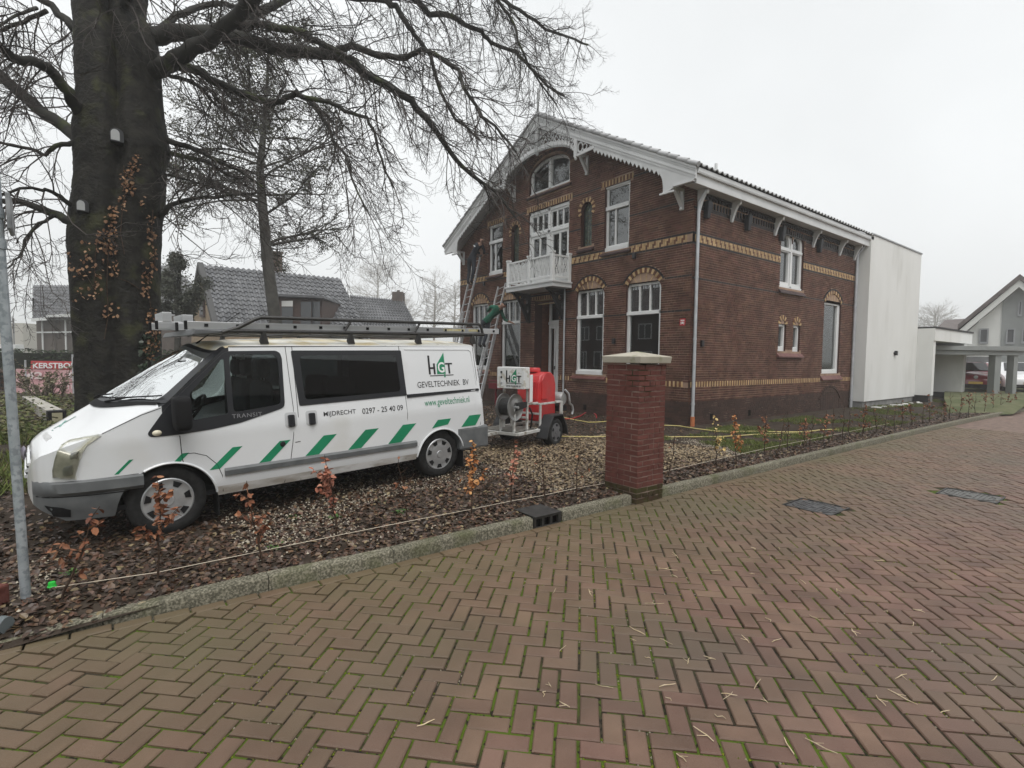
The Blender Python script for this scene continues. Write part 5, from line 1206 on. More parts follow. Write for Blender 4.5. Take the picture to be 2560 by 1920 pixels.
bt = thing('drink_bottle', VP(1.10, .24, 1.03), 'teal plastic drink bottle with blue cap on the van dashboard', 'bottle'); Mb = Matrix.Translation(VP(1.22, .12, 1.02))
b = MB(); b.lathe([(0, 0), (.035, 0), (.037, .08), (.032, .1), (.037, .13), (.034, .17)], 14, Mb); b.build('bottle_body', mat('teal_plastic', (.05, .22, .25), rough=.2), bt, smooth=50)
b = MB(); b.lathe([(.036, .165), (.036, .195), (.02, .2), (.014, .225), (0, .23)], 14, Mb); b.build('cap', mat('blue_cap', (.05, .25, .45), rough=.3), bt, smooth=40)
b = MB(); b.add([VP(.82, .35, 1.05), VP(1.05, .35, 1.05), VP(1.05, .7, 1.06), VP(.82, .7, 1.06), VP(.83, .35, 1.053), VP(1.05, .35, 1.053), VP(1.05, .7, 1.063), VP(.83, .7, 1.063)], BOXF); tag(b.build('paper_sheet', mat('blue_white_paper', (.6, .72, .75), rough=.8)), 'pale blue sheet of paper lying behind the van windscreen', 'paper')

# ================================================================== white extension, carport, neighbours on the right
M_REND = mat('white_render', (0.72, 0.725, 0.70), (0.77, 0.775, 0.755), 1.2, 0.9, 0.35, 140, spec=0.15, c3=(.60, .60, .57), s3=.9, t3=(.55, .8), stretch=(1, 1, .35))
M_CONC = mat('grey_concrete', (0.20, 0.20, 0.195), (0.30, 0.30, 0.29), 4, 0.9, 0.4, 50, spec=0.15)
M_COP = mat('zinc_coping', (0.25, 0.26, 0.27), (0.33, 0.34, 0.35), 4, 0.45, metal=0.3)
M_DKC = mat('dark_membrane', (0.03, 0.03, 0.032), rough=0.8)
EX0, EX1 = XF + K*9.15, XF + K*14.18; EY = YS - .38*K; EZ = K*5.68
ext = thing('extension', (EX0 + 2, EY + 2, 0), 'tall plain white rendered extension behind the brick house', 'building')
b = MB(); b.box(EX0, EX1, EY, EY + 7, .34, EZ); b.build('wall', M_REND, ext)
b = MB(); b.box(EX0 + .04, EX1 - .04, EY + .05, EY + 7, -.1, .339); b.build('plinth', M_CONC, ext)
b = MB(); b.box(EX0 - .03, EX1 + .03, EY - .03, EY + 7.03, EZ + .001, EZ + .05); b.build('coping', M_COP, ext)
b = MB(); b.box(EX0 - .02, EX0 + 2.5, EY + .9, EY + 2.0, EZ + .051, EZ + .09); b.build('roof_edge', M_COP, ext)
lx = XF + K*11.81; b = MB(); b.box(lx - .07, lx + .07, EY - .09, EY - .002, K*1.92 - .09, K*1.92 + .09); b.box(lx - .16, lx - .071, EY - .05, EY - .002, K*1.92 - .03, K*1.92 + .03); b.build('wall_lamp', M_BLKP, ext, bevel=.01)
# stones and rubble at the foot
rr = random.Random(9)
for k in range(9):
    x = lerp(EX0 + .5, EX1 - .3, k/8) + rr.uniform(-.2, .2); b = MB(); sx, sy, sz = rr.uniform(.1, .35), rr.uniform(.06, .14), rr.uniform(.03, .07)
    b.lathe([(0, 0), (sx*.8, 0), (sx, sz*.5), (sx*.7, sz), (0, sz*1.15)], 9, Matrix.Translation((x, EY - .25 - rr.random()*.25, .09)) @ Matrix.Rotation(rr.random()*3, 4, 'Z') @ Matrix.Scale(sy/sx, 4, (0, 1, 0)))
    tag(b.build('rubble_stone', mat('white_rubble', (.5, .5, .47), (.72, .72, .70), 6, .9, .5, 30)), 'lump of white rubble at the foot of the white extension', 'rubble', 'rubble along the extension')
# carport: left return, roof beam, far wall
CX0 = EX1 + .0; CYF = YS - .92*K
def CF(u, v): return ony(u, v, CYF)
cr = lambda x, y: (2100 + x/3.606, 640 + y/3.606)
pR = CF(*cr(1195, 690)); pB = CF(*cr(1190, 795)); pw0 = CF(*cr(1110, 1205)); pw1 = CF(*cr(1138, 795)); pl1 = CF(*cr(805, 1240))
ztop = CF(*cr(860, 650)).z; zbm = pB.z; 
cp = thing('carport', (CX0 + 3, CYF + 1, 0), 'low white rendered open carport beside the tall white extension', 'carport')
XW1 = onx(*cr(800, 1245), CX0).x
b = MB(); b.box(CX0 + .002, CX0 + .32, CYF + .04, CYF + 3.5, .40, zbm - .001); b.build('wall', M_REND, cp)
b = MB(); b.box(CX0 + .002, pR.x, CYF, CYF + 4.5, zbm, ztop); b.build('roof_beam', M_REND, cp)
b = MB(); b.box(CX0 + .0, pR.x + .05, CYF - .04, CYF + 4.6, ztop + .001, ztop + .07); b.build('roof_edge', M_DKC, cp)
b = MB(); b.box(pw0.x, pw0.x + .5, CYF + .05, CYF + 4.4, .36, zbm - .001); b.build('wall', M_REND, cp)
b = MB(); b.box(CX0 + .33, pw0.x - .01, CYF + 4.1, CYF + 4.4, .36, zbm - .002); b.build('wall', M_REND, cp)
b = MB(); b.box(CX0 + .05, CX0 + .28, CYF + .12, CYF + 3.4, -.1, .399); b.build('plinth', M_DKC, cp); b = MB(); b.box(pw0.x + .05, pw0.x + .45, CYF + .12, CYF + 4.3, -.1, .359); b.build('plinth', M_DKC, cp)
b = MB(); b.box(CX0 + .05, CX0 + .28, CYF + .05, CYF + .119, -.1, .38); b.build('plinth_block', M_CONC, cp)

# far house on the right
HD = 30.0
M_RWL = mat('cream_wall', (0.62, 0.63, 0.60), (0.68, 0.69, 0.66), 1, 0.9); M_RGR = mat('grey_cladding', (0.24, 0.255, 0.25), (0.28, 0.295, 0.29), 1, 0.85); M_RTL = mat('brown_grey_tile', (0.10, 0.085, 0.08), (0.14, 0.12, 0.115), 3, 0.8)
nh = thing('gabled_house', at(2545, 960, HD), 'white and grey gabled house at the right edge behind the carports', 'house')
HR = lambda x, y: (2380 + x/5.027, 660 + y/5.027)
def HPx(x, y, dd=0): return at(*HR(x, y), HD + dd)
O0 = HPx(840, 1030); HY = ray(2500, 900); HY.z = 0; HY.normalize(); HX = Vector((HY.y, -HY.x, 0))
def HL(u, z, o): return O0 + HX*u + Vector((0, 0, z)) - HY*o          # facade facing the camera
def hl(x, y):
    r = ray(*HR(x, y)); p = CAM + r*((O0 - CAM).dot(HY)/r.dot(HY)) - O0; return (p.dot(HX), p.z)
apx = hl(840, 300); eL = hl(200, 845); bl_ = hl(180, 1600); uR = 2*apx[0] - eL[0]
b = MB(); b.prism(HL, [(eL[0], -4.2), (uR, -4.2), (uR, eL[1]), apx, (eL[0], eL[1])], -6, 0); b.build('wall', M_RWL, nh)
gm = hl(638, 480); b = MB(); b.prism(HL, [(hl(610, 1030)[0], -4.2), (uR, -4.2), (uR, eL[1]), (apx[0], apx[1] - .02), (gm[0], lerp(eL[1], apx[1], (gm[0]-eL[0])/(apx[0]-eL[0])) - .02), (hl(610, 1030)[0], 0)], .002, .06); b.build('cladding', M_RGR, nh)
for sg in (1, -1):
    f = lambda u: apx[0] + (u - apx[0])*sg
    s0, s1 = (eL[0] - .35, eL[1] - .33), (apx[0], apx[1])
    b = MB(); b.prism(HL, [(f(s0[0]), s0[1]), (f(s1[0]), s1[1]), (f(s1[0]), s1[1] + .42), (f(s0[0]), s0[1] + .42)], -.1, .5); b.build('bargeboard', M_RWL, nh)
    b = MB(); b.prism(HL, [(f(s0[0] - .1), s0[1] + .43), (f(s1[0]), s1[1] + .43), (f(s1[0]), s1[1] + .72), (f(s0[0] - .1), s0[1] + .72)], -6.2, .6); b.build('roof', M_RTL, nh)
for x0, x1, y0, y1 in ((335, 465, 810, 1005), (672, 800, 810, 1010), (868, 1000, 810, 1000), (822, 890, 460, 660)):
    a, c = hl(x0, y1), hl(x1, y0); b = MB(); b.prism(HL, rect(a[0], c[0], a[1], c[1]), .05, .12, holes=[rect(a[0] + .07, c[0] - .07, a[1] + .12, c[1] - .07)]); w_ = b.build('window', M_COP, nh)
    b = MB(); b.prism(HL, rect(a[0] + .07, c[0] - .07, a[1] + .12, c[1] - .07), .02, .065); b.build('pane', mat('far_glass', (.08, .085, .09), rough=.15), w_)
for x, w_ in ((650, .5), (715, .35), (895, .5)):
    q = hl(x, 330 if x < 800 else 210); b = MB(); b.box(q[0] - w_/2, q[0] + w_/2, -3.6, -3.0, q[1] - 1.6, q[1] + .1, lambda u, o, z: HL(u, z, o)); b.build('chimney', M_RTL, nh)
# lower tiled wing to the left of the gable
wg = thing('tiled_roof_house', at(2400, 800, HD + 6), 'low brown tiled roof just above the white carport', 'house')
p = [at(2330, 832, HD + 2), at(2470, 830, HD + 2), at(2440, 795, HD + 6), at(2362, 800, HD + 6)]; b = MB(); b.add(p + [q - Vector((0, 0, .25)) for q in p], BOXF); b.build('roof', M_RTL, wg)
b = MB(); q0, q1 = at(2335, 832, HD + 3), at(2470, 830, HD + 3); b.add([q0, q1, q1 + FWDH*4, q0 + FWDH*4, q0 - Vector((0, 0, 3.4)), q1 - Vector((0, 0, 3.4)), q1 + FWDH*4 - Vector((0, 0, 3.4)), q0 + FWDH*4 - Vector((0, 0, 3.4))], BOXF); b.build('wall', M_RGR, wg)
# grey timber carport with two cars
gc = thing('timber_carport', at(2520, 960, HD - 6), 'grey flat-roofed timber carport sheltering the parked cars', 'carport')
CD = HD - 6
def GC(u, z, o): return at(2560, 960, CD) + RGT*u + Vector((0, 0, z)) - FWDH*o
def gc_(x, y): p = at(*HR(x, y), CD) - at(2560, 960, CD); return (p.dot(RGT), p.z)
a, c = gc_(175, 1140), gc_(885, 1040); b = MB(); b.box(a[0] - 3, c[0], a[1], lerp(a[1], c[1], .48), -5, 0, GC); b.box(a[0] - 3, c[0] + .1, lerp(a[1], c[1], .52), c[1], -5.1, .1, GC); b.build('roof', M_RGR, gc)
zfl = gc_(580, 1610)[1]
for x0, x1 in ((540, 620), (775, 830)):
    q0, q1 = gc_(x0, 1600), gc_(x1, 1150); b = MB(); b.box(q0[0], q1[0], zfl - .4, a[1] - .001, -.4, -.05, GC); b.build('post', M_RGR, gc)
b = MB(); b.box(a[0] - 3, c[0] + 3, zfl - .3, a[1] - .01, -5.2, -5, GC); b.build('back_wall', mat('dark_boards', (.09, .095, .095), (.13, .13, .13), 3, .9), gc)  # rear wall boards in a darker grey than the posts
q0, q1 = gc_(670, 1275), gc_(790, 1195)
for dx in (0, 1.05): b = MB(); b.box(q0[0] + dx, q1[0] + dx, q0[1], q1[1], -4.98, -4.9, GC); b.build('back_panel', mat('ochre_panel', (.45, .27, .11), rough=.7), gc)  # two panels of even ochre colour on the rear wall
b = MB(); q0 = gc_(405, 1207); b.lathe([(0, 0), (.09, 0), (.09, .04), (0, .06)], 12, Matrix.Translation(GC(q0[0], q0[1], -4.5))); b.build('lamp_globe', M_WHITE, gc)

def car(name, base, fwd, w_, l_, h_, paint, label, plate=True, kidney=False):
    t = thing(name, base, label, 'car'); X = Vector((-fwd.y, fwd.x, 0)); P = lambda x, y, z: base + X*x - fwd*y + Vector((0, 0, z))    # y back from nose, x across
    prof = [(0, .25), (0, .5), (.03, .62), (.18, .76), (.75, .90), (1.05, .98), (1.75, h_), (l_*.72, h_), (l_*.93, .95), (l_, .8), (l_, .3)]
    b = MB(); nx = 9; vs = []; fs = []
    for k in range(nx):
        xx = lerp(-1, 1, k/(nx-1)); 
        for y, z in prof:
            tum = 1 if z < .95 else 1 - .22*(z - .95)/(h_ - .95); vs.append(P(xx*w_/2*tum, y + .16*abs(xx)**3*(1 if y < 1 else -.6), z - .03*xx*xx))
    m_ = len(prof)
    for k in range(nx-1):
        for i in range(m_-1): fs.append((k*m_+i, (k+1)*m_+i, (k+1)*m_+i+1, k*m_+i+1))
    fs += [tuple(range(m_)), tuple((nx-1)*m_ + i for i in range(m_))]
    b.add(vs, fs); b.build('body', paint, t, smooth=35)
    def face(x, y, z): return P(x, y + .16*abs(2*x/w_)**3, z)
    b = MB(); g = [(-.8, 1.08, 1.0), (.8, 1.08, 1.0), (.68, 1.68, h_ - .05), (-.68, 1.68, h_ - .05)]; b.add([P(x*w_/2, y - .03, z + .03) for x, y, z in g] + [P(x*w_/2, y + .02, z - .02) for x, y, z in g], BOXF); b.build('windscreen', mat('car_glass', (.02, .023, .025), rough=.08, spec=.6), t)
    for sx in (-1, 1):
        b = MB(); b.add([face(sx*w_*.28, -.03, .60), face(sx*w_*.45, .06, .62), face(sx*w_*.46, .16, .77), face(sx*w_*.32, .05, .75)] + [face(sx*w_*.30, .1, .60), face(sx*w_*.46, .24, .62), face(sx*w_*.47, .34, .76), face(sx*w_*.33, .17, .73)], BOXF); b.build('headlight', mat('car_lamp', (.6, .6, .58), rough=.15), t)
        b = MB(); b.lathe([(0, .1), (.2, .1), (.3, .08), (.31, 0), (.31, -.1), (0, -.1)], 20, Matrix.Translation(P(sx*(w_/2 - .1), .75, .31)) @ Matrix(((X.x, fwd.x, 0, 0), (X.y, fwd.y, 0, 0), (0, 0, 1, 0), (0, 0, 0, 1))) @ Matrix.Rotation(math.pi/2, 4, 'Y')); b.build('wheel', M_TYRE, t, smooth=40)
        b = MB(); b.obox(P(sx*(w_/2 + .08), 1.25, 1.0), X, fwd, Vector((0, 0, 1)), .09, .05, .06); b.build('door_mirror', M_VBLK, t, bevel=.02)
    if kidney:
        for sx in (-1, 1): b = MB(); b.obox(P(sx*.16, -.005, .62), X, fwd, Vector((0, 0, 1)), .125, .02, .075); b.build('grille', M_VBLK, t, bevel=.03)
    else: b = MB(); b.lathe([(0, .02), (.06, .015), (.085, 0)], 14, Matrix.Translation(P(0, -.0, .70)) @ Matrix(((X.x, 0, fwd.x, 0), (X.y, 0, fwd.y, 0), (0, 1, 0, 0), (0, 0, 0, 1)))); b.build('badge', M_HUB, t)
    b = MB(); b.obox(P(0, -.012, .42), X, fwd, Vector((0, 0, 1)), .26, .012, .055); b.build('number_plate', mat('yellow_plate', (.72, .48, .08), rough=.5), t)
    b = MB(); b.obox(P(0, .0, .30), X, fwd, Vector((0, 0, 1)), w_*.36, .02, .05); b.build('lower_grille', M_VBLKM, t)
    b = MB(); b.box(-w_*.46, w_*.46, .3, l_ - .3, .16, .26, P); b.build('underside', M_VBLKM, t)
M_RED = mat('red_car_paint', (.22, .006, .016), rough=.2, spec=.5, coat=.6)
cb_ = at(*HR(290, 1605), CD + 1.2); cb_.z = zfl + at(2560, 960, CD).z - .05; gnd = cb_.z
tc_ = (CAM - cb_); tc_.z = 0; tc_.normalize(); tc_ = (tc_*.9 + RGT*.15).normalized()
car('parked_car', cb_, tc_, 1.66, 3.5, 1.42, M_RED, 'small red hatchback parked under the grey carport')
cb2 = at(*HR(690, 1560), CD + 2.2); cb2.z = gnd; car('parked_car', cb2, (tc_ + RGT*-.1).normalized(), 1.8, 4.3, 1.45, M_VW, 'white car with twin black grilles parked behind the carport posts', kidney=True)
cb3 = at(*HR(990, 1560), CD + 1.2); cb3.z = gnd; car('parked_car', cb3, (tc_ + RGT*.1).normalized(), 1.8, 4.3, 1.45, M_VW, 'silver white car cut off by the right edge of the photo')
# paved yard under the carports so the cars stand on something
b = MB(); y0 = gnd - .02; q = [at(2360, 1000, CD - 3.5), at(2585, 1000, CD - 3.5), at(2720, 1000, HD + 2), at(2360, 1000, HD + 2)]; b.add([(p.x, p.y, y0) for p in q] + [(p.x, p.y, -.2) for p in q], BOXF); f0, f1 = at(2375, 1000, CD - 7), at(2535, 1000, CD - 6); b.add([(f0.x, f0.y, .05), (f1.x, f1.y, .05), (q[1].x, q[1].y, y0 - .001), (q[0].x, q[0].y, y0 - .001)], [(0, 1, 2, 3)]); b.build('yard', mat('yard_grass', (.06, .075, .025), (.12, .12, .06), 1.5, .95, .5, 20), kind='structure')

# ------------------------------------------------------------------ brick gate pillar
pil = thing('gate_pillar', (5.34, 4.36, 0), 'square red brick gate pillar with pale stone cap beside the kerb', 'pillar')
PX0, PX1, PY0, PY1, PZT = 5.085, 5.60, 4.10, 4.615, 1.735
b = MB(); b.box(PX0 + .001, PX1 - .001, PY0 + .001, PY1 - .001, -.05, PZT); b.build('core', mat('pillar_mortar', (.22, .16, .13), (.30, .225, .19), 6, .95, .4, 60, spec=.1, c3=(.03, .035, .015), s3=2), pil)
M_PB = mat('pillar_brick', (.105, .036, .029), (.145, .053, .042), 9, .85, .9, 45, var=.07, spec=.2, dist=.008)
M_PBM = mat('mossy_pillar_brick', (.05, .03, .018), (.05, .05, .016), 9, .9, .9, 45, var=.2, spec=.15, dist=.008)
rp_ = random.Random(21); ch_ = .0665; k = 0; z = .0; pmesh = {}
def pbrick(lx, ly, lz, m_):
    key = (round(lx, 3), round(ly, 3), round(lz, 3), m_.name)
    if key not in pmesh:
        lst = []
        for v in range(2):
            q = MB(); q.box(-lx/2, lx/2, -ly/2, ly/2, -lz/2, lz/2); q.v = [(a + rp_.gauss(0, .002), c + rp_.gauss(0, .002), d + rp_.gauss(0, .0022)) for a, c, d in q.v]
            me = bpy.data.meshes.new('brick'); me.from_pydata(q.v, [], q.f); me.materials.append(m_); lst.append(me)
        pmesh[key] = lst
    return rp_.choice(pmesh[key])
while z + ch_ < PZT + .02:
    hh = ch_ - .011; mm = M_PBM if z < .14 else M_PB; zc = z + ch_/2; full_, hd_ = .205, .0975
    for face in range(2):
        u = 0.0 if (k + face) % 2 == 0 else .105
        while u < .515 - .03:
            l_ = rp_.choice((.205, .205, .105)) if u > .1 else .205
            if .515 - (u + l_) < .07: l_ = .515 - u
            a, c = u + (.005 if u > 0 else -.005), u + l_ - (.005 if u + l_ < .51 else 0); L_ = c - a; dpt = .10
            if face == 0: p, lx, ly = (PX0 + (a+c)/2, PY0 + dpt/2 - .005, zc), L_, dpt
            else: p, lx, ly = (PX0 + dpt/2 - .005, PY0 + (a+c)/2, zc), dpt, L_
            inst('brick', pbrick(lx, ly, hh, mm), Matrix.Translation(Vector(p) + Vector((rp_.gauss(0, .001), rp_.gauss(0, .001), 0))), pil); u += l_
    z += ch_; k += 1
bk = MB(); z = 0.0
while z + ch_ < PZT + .02:
    for u in (.0, .215, .41):
        bk.box(PX1 - .02, PX1 + .004, PY0 + u + .005, min(PY1, PY0 + u + .205), z + .005, z + ch_ - .005); bk.box(PX0 + u + .005, min(PX1, PX0 + u + .205), PY1 - .02, PY1 + .004, z + .005, z + ch_ - .005)
    z += ch_
bk.build('rear_brickwork', M_PB, pil, kind='stuff')
b = MB(); cx, cy, h = (PX0 + PX1)/2, (PY0 + PY1)/2, .305; zz = PZT + .012
b.add([(cx - h, cy - h, zz), (cx + h, cy - h, zz), (cx + h, cy + h, zz), (cx - h, cy + h, zz), (cx - h - .01, cy - h - .01, zz + .085), (cx + h + .01, cy - h - .01, zz + .085), (cx + h + .01, cy + h + .01, zz + .085), (cx - h - .01, cy + h + .01, zz + .085), (cx, cy, zz + .15)], [(0, 3, 2, 1), (0, 1, 5, 4), (1, 2, 6, 5), (2, 3, 7, 6), (3, 0, 4, 7), (4, 5, 8), (5, 6, 8), (6, 7, 8), (7, 4, 8)])
b.build('capstone', mat('cap_concrete', (.34, .315, .25), (.43, .40, .335), 3, .85, .3, 60, c3=(.20, .21, .12), s3=5, t3=(.56, .7)), pil, bevel=.008)

# ------------------------------------------------------------------ sign post at the left
pb = Vector((-.52, 4.79, .08)); M_GALV = mat('galvanised_steel', (.30, .335, .36), (.42, .455, .48), 9, .5, .15, 60, metal=.25, spec=.5, c3=(.24, .27, .29), s3=25, t3=(.5, .6))
tp = ony(-8, 520, 4.80); ax_ = (tp - pb).normalized()
sp = thing('sign_post', pb, 'galvanised steel sign post standing at the left edge by the kerb', 'sign post')
b = MB(); b.tube([pb - ax_*.1, pb + ax_*3.2], .0285, 16); b.build('pole', M_GALV, sp, smooth=60)
for zz in (.52, .63):
    q = pb + ax_*(2.42 if zz == .52 else 2.62); b = MB(); b.tube([q - ax_*.03, q + ax_*.03], .036, 14); b.build('clamp', M_GALV, sp, smooth=50)
b = MB(); q = pb + ax_*2.62 + RGT*.055 + FWDH*.03; e1 = (q - CAM); e1.z = 0; e1 = (e1.normalized() + RGT*.06).normalized(); b.obox(q, e1, ax_.cross(e1), ax_, .14, .012, .12); b.build('sign_plate', mat('sign_back', (.05, .055, .06), (.4, .41, .42), 3, .4, metal=.4), sp, bevel=.01)
# flower pot brick and pipe end, half in the picture
b = MB(); q = onz(8, 1500, .12); b.obox(q + Vector((-.1, .0, .05)), RGT, FWDH, Vector((0, 0, 1)), .13, .06, .07); tag(b.build('loose_brick', M_PB, bevel=.012), 'loose red brick lying at the left edge beside the sign post', 'brick')
b = MB(); q = onz(0, 1562, .08); b.tube([q + RGT*-.35, q + RGT*.04], [.045, .045], 14); b.tube([q + RGT*.0, q + RGT*.045], [.055, .05], 14); tag(b.build('pipe_end', mat('grey_pipe', (.12, .14, .145), rough=.5), smooth=50), 'grey plastic pipe end poking in at the lower left edge', 'pipe')
b = MB(); q = onz(130, 1467, .115); b.lathe([(0, .036), (.019, .036), (.022, .03), (.022, .0), (0, 0)], 16, Matrix.Translation(q)); b.lathe([(.023, .010), (.028, .006), (.028, 0)], 16, Matrix.Translation(q)); tag(b.build('plastic_cap', mat('bright_green_plastic', (.03, .55, .06), rough=.3), smooth=40), 'bright green plastic cap among the leaves near the sign post', 'cap')

# ================================================================== hedge saplings and string
M_STEM = mat('sapling_bark', (.035, .022, .016), (.07, .045, .03), 30, .85, spec=.2)
LEAFC = dict(r=[(.17, .06, .03), (.26, .105, .05), (.12, .042, .025), (.32, .15, .075), (.20, .08, .045)], o=[(.42, .17, .06), (.55, .26, .09), (.33, .12, .05), (.62, .36, .15)], y=[(.62, .45, .16), (.70, .55, .25), (.48, .30, .10)], p=[(.40, .17, .11), (.30, .11, .07), (.50, .24, .16)])
M_SL = {k: rampmat('beech_leaf_' + {'r': 'copper', 'o': 'orange', 'y': 'yellow', 'p': 'pink_brown'}[k], v, .6, .3, trans=.0) for k, v in LEAFC.items()}
LME = {}
for k in M_SL:
    LME[k] = []
    for q in range(3):
        l = .056; p_ = leafpoly(l, l*.6, (.2, .6, -.3)[q]); p_ = [(x + l/2, y, z - .12*(x + l/2)**2/l) for x, y, z in p_]
        me = bpy.data.meshes.new('leaf'); me.from_pydata(p_, [], LF); me.materials.append(M_SL[k]); LME[k].append(me)
rs = random.Random(31)
def sapling(x, y, h, leanx, leany, nl, kind, label, forks=2, near=True, start=.35):
    y += kyo(max(x, 2)) - 4.155; z0 = gz(x, y) - .02; t = thing('beech_sapling', (x, y, z0), label, 'sapling', 'young beech hedge along the kerb'); spine = []
    n_ = 9
    for i in range(n_): f = i/(n_-1); spine.append(Vector((x + leanx*f + rs.gauss(0, .008)*(i > 0), y + leany*f + rs.gauss(0, .008)*(i > 0), z0 + h*f)))
    b = MB(); b.tube(spine, [lerp(.0095, .0025, i/(n_-1)) for i in range(n_)], 6); tips = [(spine, start)]
    for k in range(forks + 3):
        i = rs.randint(2, n_-3); a = rs.random()*6.28; L_ = h*rs.uniform(.14, .42)*(1 - .5*i/n_); d = Vector((math.cos(a)*.7, math.sin(a)*.7, rs.uniform(.5, 1.0))).normalized()
        br = [spine[i]]
        for q in range(4): br.append(br[-1] + d*L_/4 + Vector((rs.gauss(0, .008), rs.gauss(0, .008), 0)))
        b.tube(br, [.0045, .0038, .003, .0024, .0016], 5); tips.append((br, .3))
    b.build('stem', M_STEM, t, smooth=60)
    joined = MB()
    for k in range(int(nl*1.9)):
        sp_, st0 = rs.choice(tips) if rs.random() < .75 else tips[0]; f = rs.uniform(st0, 1)*(len(sp_)-1); i = min(int(f), len(sp_)-2); p = sp_[i].lerp(sp_[i+1], f-i)
        M_ = Matrix.Translation(p) @ Matrix.Rotation(rs.random()*6.28, 4, 'Z') @ Matrix.Rotation(rs.uniform(-.5, 1.1), 4, 'Y') @ Matrix.Rotation(rs.gauss(0, .6), 4, 'X') @ Matrix.Scale(rs.uniform(.65, 1.25), 4)
        if near: inst('leaf', rs.choice(LME[kind]), M_, t)
        else: joined.add([M_ @ v.co for v in rs.choice(LME[kind]).vertices], LF)
    if not near and nl: joined.build('leaves', M_SL[kind], t, recalc=False, kind='stuff')
    return t
SAP = [(-.33, 4.64, .62, .22, .05, 26, 'r', 'two-stemmed copper beech sapling nearest the sign post', 4), (.22, 4.65, .80, .03, .02, 70, 'r', 'bushy copper beech sapling in front of the front wheel', 3), (.93, 4.52, .70, -.12, .05, 30, 'r', 'copper beech sapling just behind the front wheel of the van', 3),
       (1.59, 4.70, .80, -.10, .03, 75, 'p', 'bushiest pink-brown beech sapling before the sliding door of the van', 3), (2.30, 4.70, .72, -.10, .0, 4, 'r', 'nearly bare sapling between sliding door and rear wheel', 4), (3.0, 4.62, .82, .03, .02, 60, 'o', 'orange-leaved sapling before the rear corner of the van', 2),
       (3.56, 4.66, .76, .05, .0, 30, 'p', 'sparse pinkish sapling right of the van, left of the inlet', 3), (3.99, 4.56, .70, -.06, .0, 3, 'r', 'bare thin sapling right behind the kerb inlet', 3), (4.55, 4.62, .66, .04, .0, 3, 'r', 'bare thin sapling just left of the brick pillar', 3),
       (6.38, 4.56, .62, .12, .0, 2, 'r', 'bare leaning sapling just right of the brick pillar', 2), (7.63, 4.56, .82, -.10, .0, 26, 'y', 'sapling with yellow top leaves, second right of the pillar', 2), (8.04, 4.46, .84, -.06, .03, 55, 'o', 'orange-leaved sapling, third right of the pillar', 3), (9.16, 4.57, .78, .0, .0, 40, 'r', 'copper-leaved sapling in front of the second wall vent', 3)]
for q in SAP: sapling(*q)
k = 0; x = 9.55
WH = ['bare sapling leaning right before the brick side wall', 'bare upright sapling before the middle of the brick side wall', 'brown-leaved sapling below the pair of small windows', 'bare forked sapling under the tall side window', 'copper sapling in front of the far drainpipe', 'thin bare sapling before the left end of the white extension', 'dark bare sapling before the white extension', 'second dark bare sapling before the white extension',
      'red-leaved sapling before the right end of the white extension', 'bare sapling beside the red-leaved one', 'bare sapling leaning left before the white carport', 'bare sapling leaning right before the white carport']
for i, lb in enumerate(WH):
    kd = 'r' if 'copper' in lb or 'red' in lb or 'brown' in lb else 'r'; nl = 36 if any(w_ in lb for w_ in ('copper', 'red-leaved sapling', 'brown')) else 4
    sapling(x, 4.56 + rs.gauss(0, .05), rs.uniform(.62, .8), rs.gauss(0, .12) + (.25 if 'leaning right' in lb else (-.25 if 'leaning left' in lb else 0)), 0, nl, kd, lb, 5, False); x += .5
for i in range(16):
    o = sapling(x, 4.5 + rs.gauss(0, .05), rs.uniform(.6, .85), rs.gauss(0, .12), 0, 30 if i % 3 else 4, 'r', 'small brown sapling far along the hedge near the right edge', 2, False); x += .7 + .03*i
pts = [onz(138, 1468, .16)]
for x in (.22, .95, 1.6, 2.3, 3.0, 3.56, 4.0, 4.55): pts.append(Vector((x, 4.66, .155 + rs.gauss(0, .006))))
pts += [Vector((5.0, 4.66, .15)), Vector((5.7, 4.66, .15)), Vector((6.4, 4.63, .16)), Vector((8.0, 4.6, .2)), Vector((9.5, 4.62, .22)), Vector((12, 4.7, .2)), Vector((16, 4.75, .2))]
b = MB(); b.tube(pts, .0032, 5); tag(b.build('guide_string', mat('pale_string', (.62, .55, .44), rough=.9), smooth=60), 'pale string stretched low along the row of saplings', 'string')

# small weeds between the leaves
for j, (u, v) in enumerate(((735, 1300), (995, 1288), (1005, 1284), (690, 1375), (955, 1265), (1670, 1150), (180, 1440), (840, 1300))):
    p = onz(u, v, .11); t = MB()
    for q in range(26):
        a = rs.random()*6.28; r = rs.uniform(.01, .07); l = rs.uniform(.015, .035); M_ = Matrix.Translation(p + Vector((r*math.cos(a), r*math.sin(a), .02 + rs.random()*.03))) @ Matrix.Rotation(a, 4, 'Z') @ Matrix.Rotation(rs.uniform(-.6, .3), 4, 'Y')
        t.add([M_ @ Vector(v_) for v_ in leafpoly(l, l*.7)], LF)
    tag(t.build('weed', rampmat('weed_leaf', [(.05, .12, .03), (.09, .17, .04), (.03, .07, .02)], .6), recalc=False), ['small green weed in the gravel before the sliding door', 'green weed beside the bare sapling by the rear wheel', 'low green weed touching the string behind the rear door', 'tiny weed near the kerb under the bushy sapling', 'little weed between two bare saplings', 'dark green weed right of the brick pillar', 'pale weed near the sign post', 'weed at the foot of the bushiest sapling'][j], 'weed')

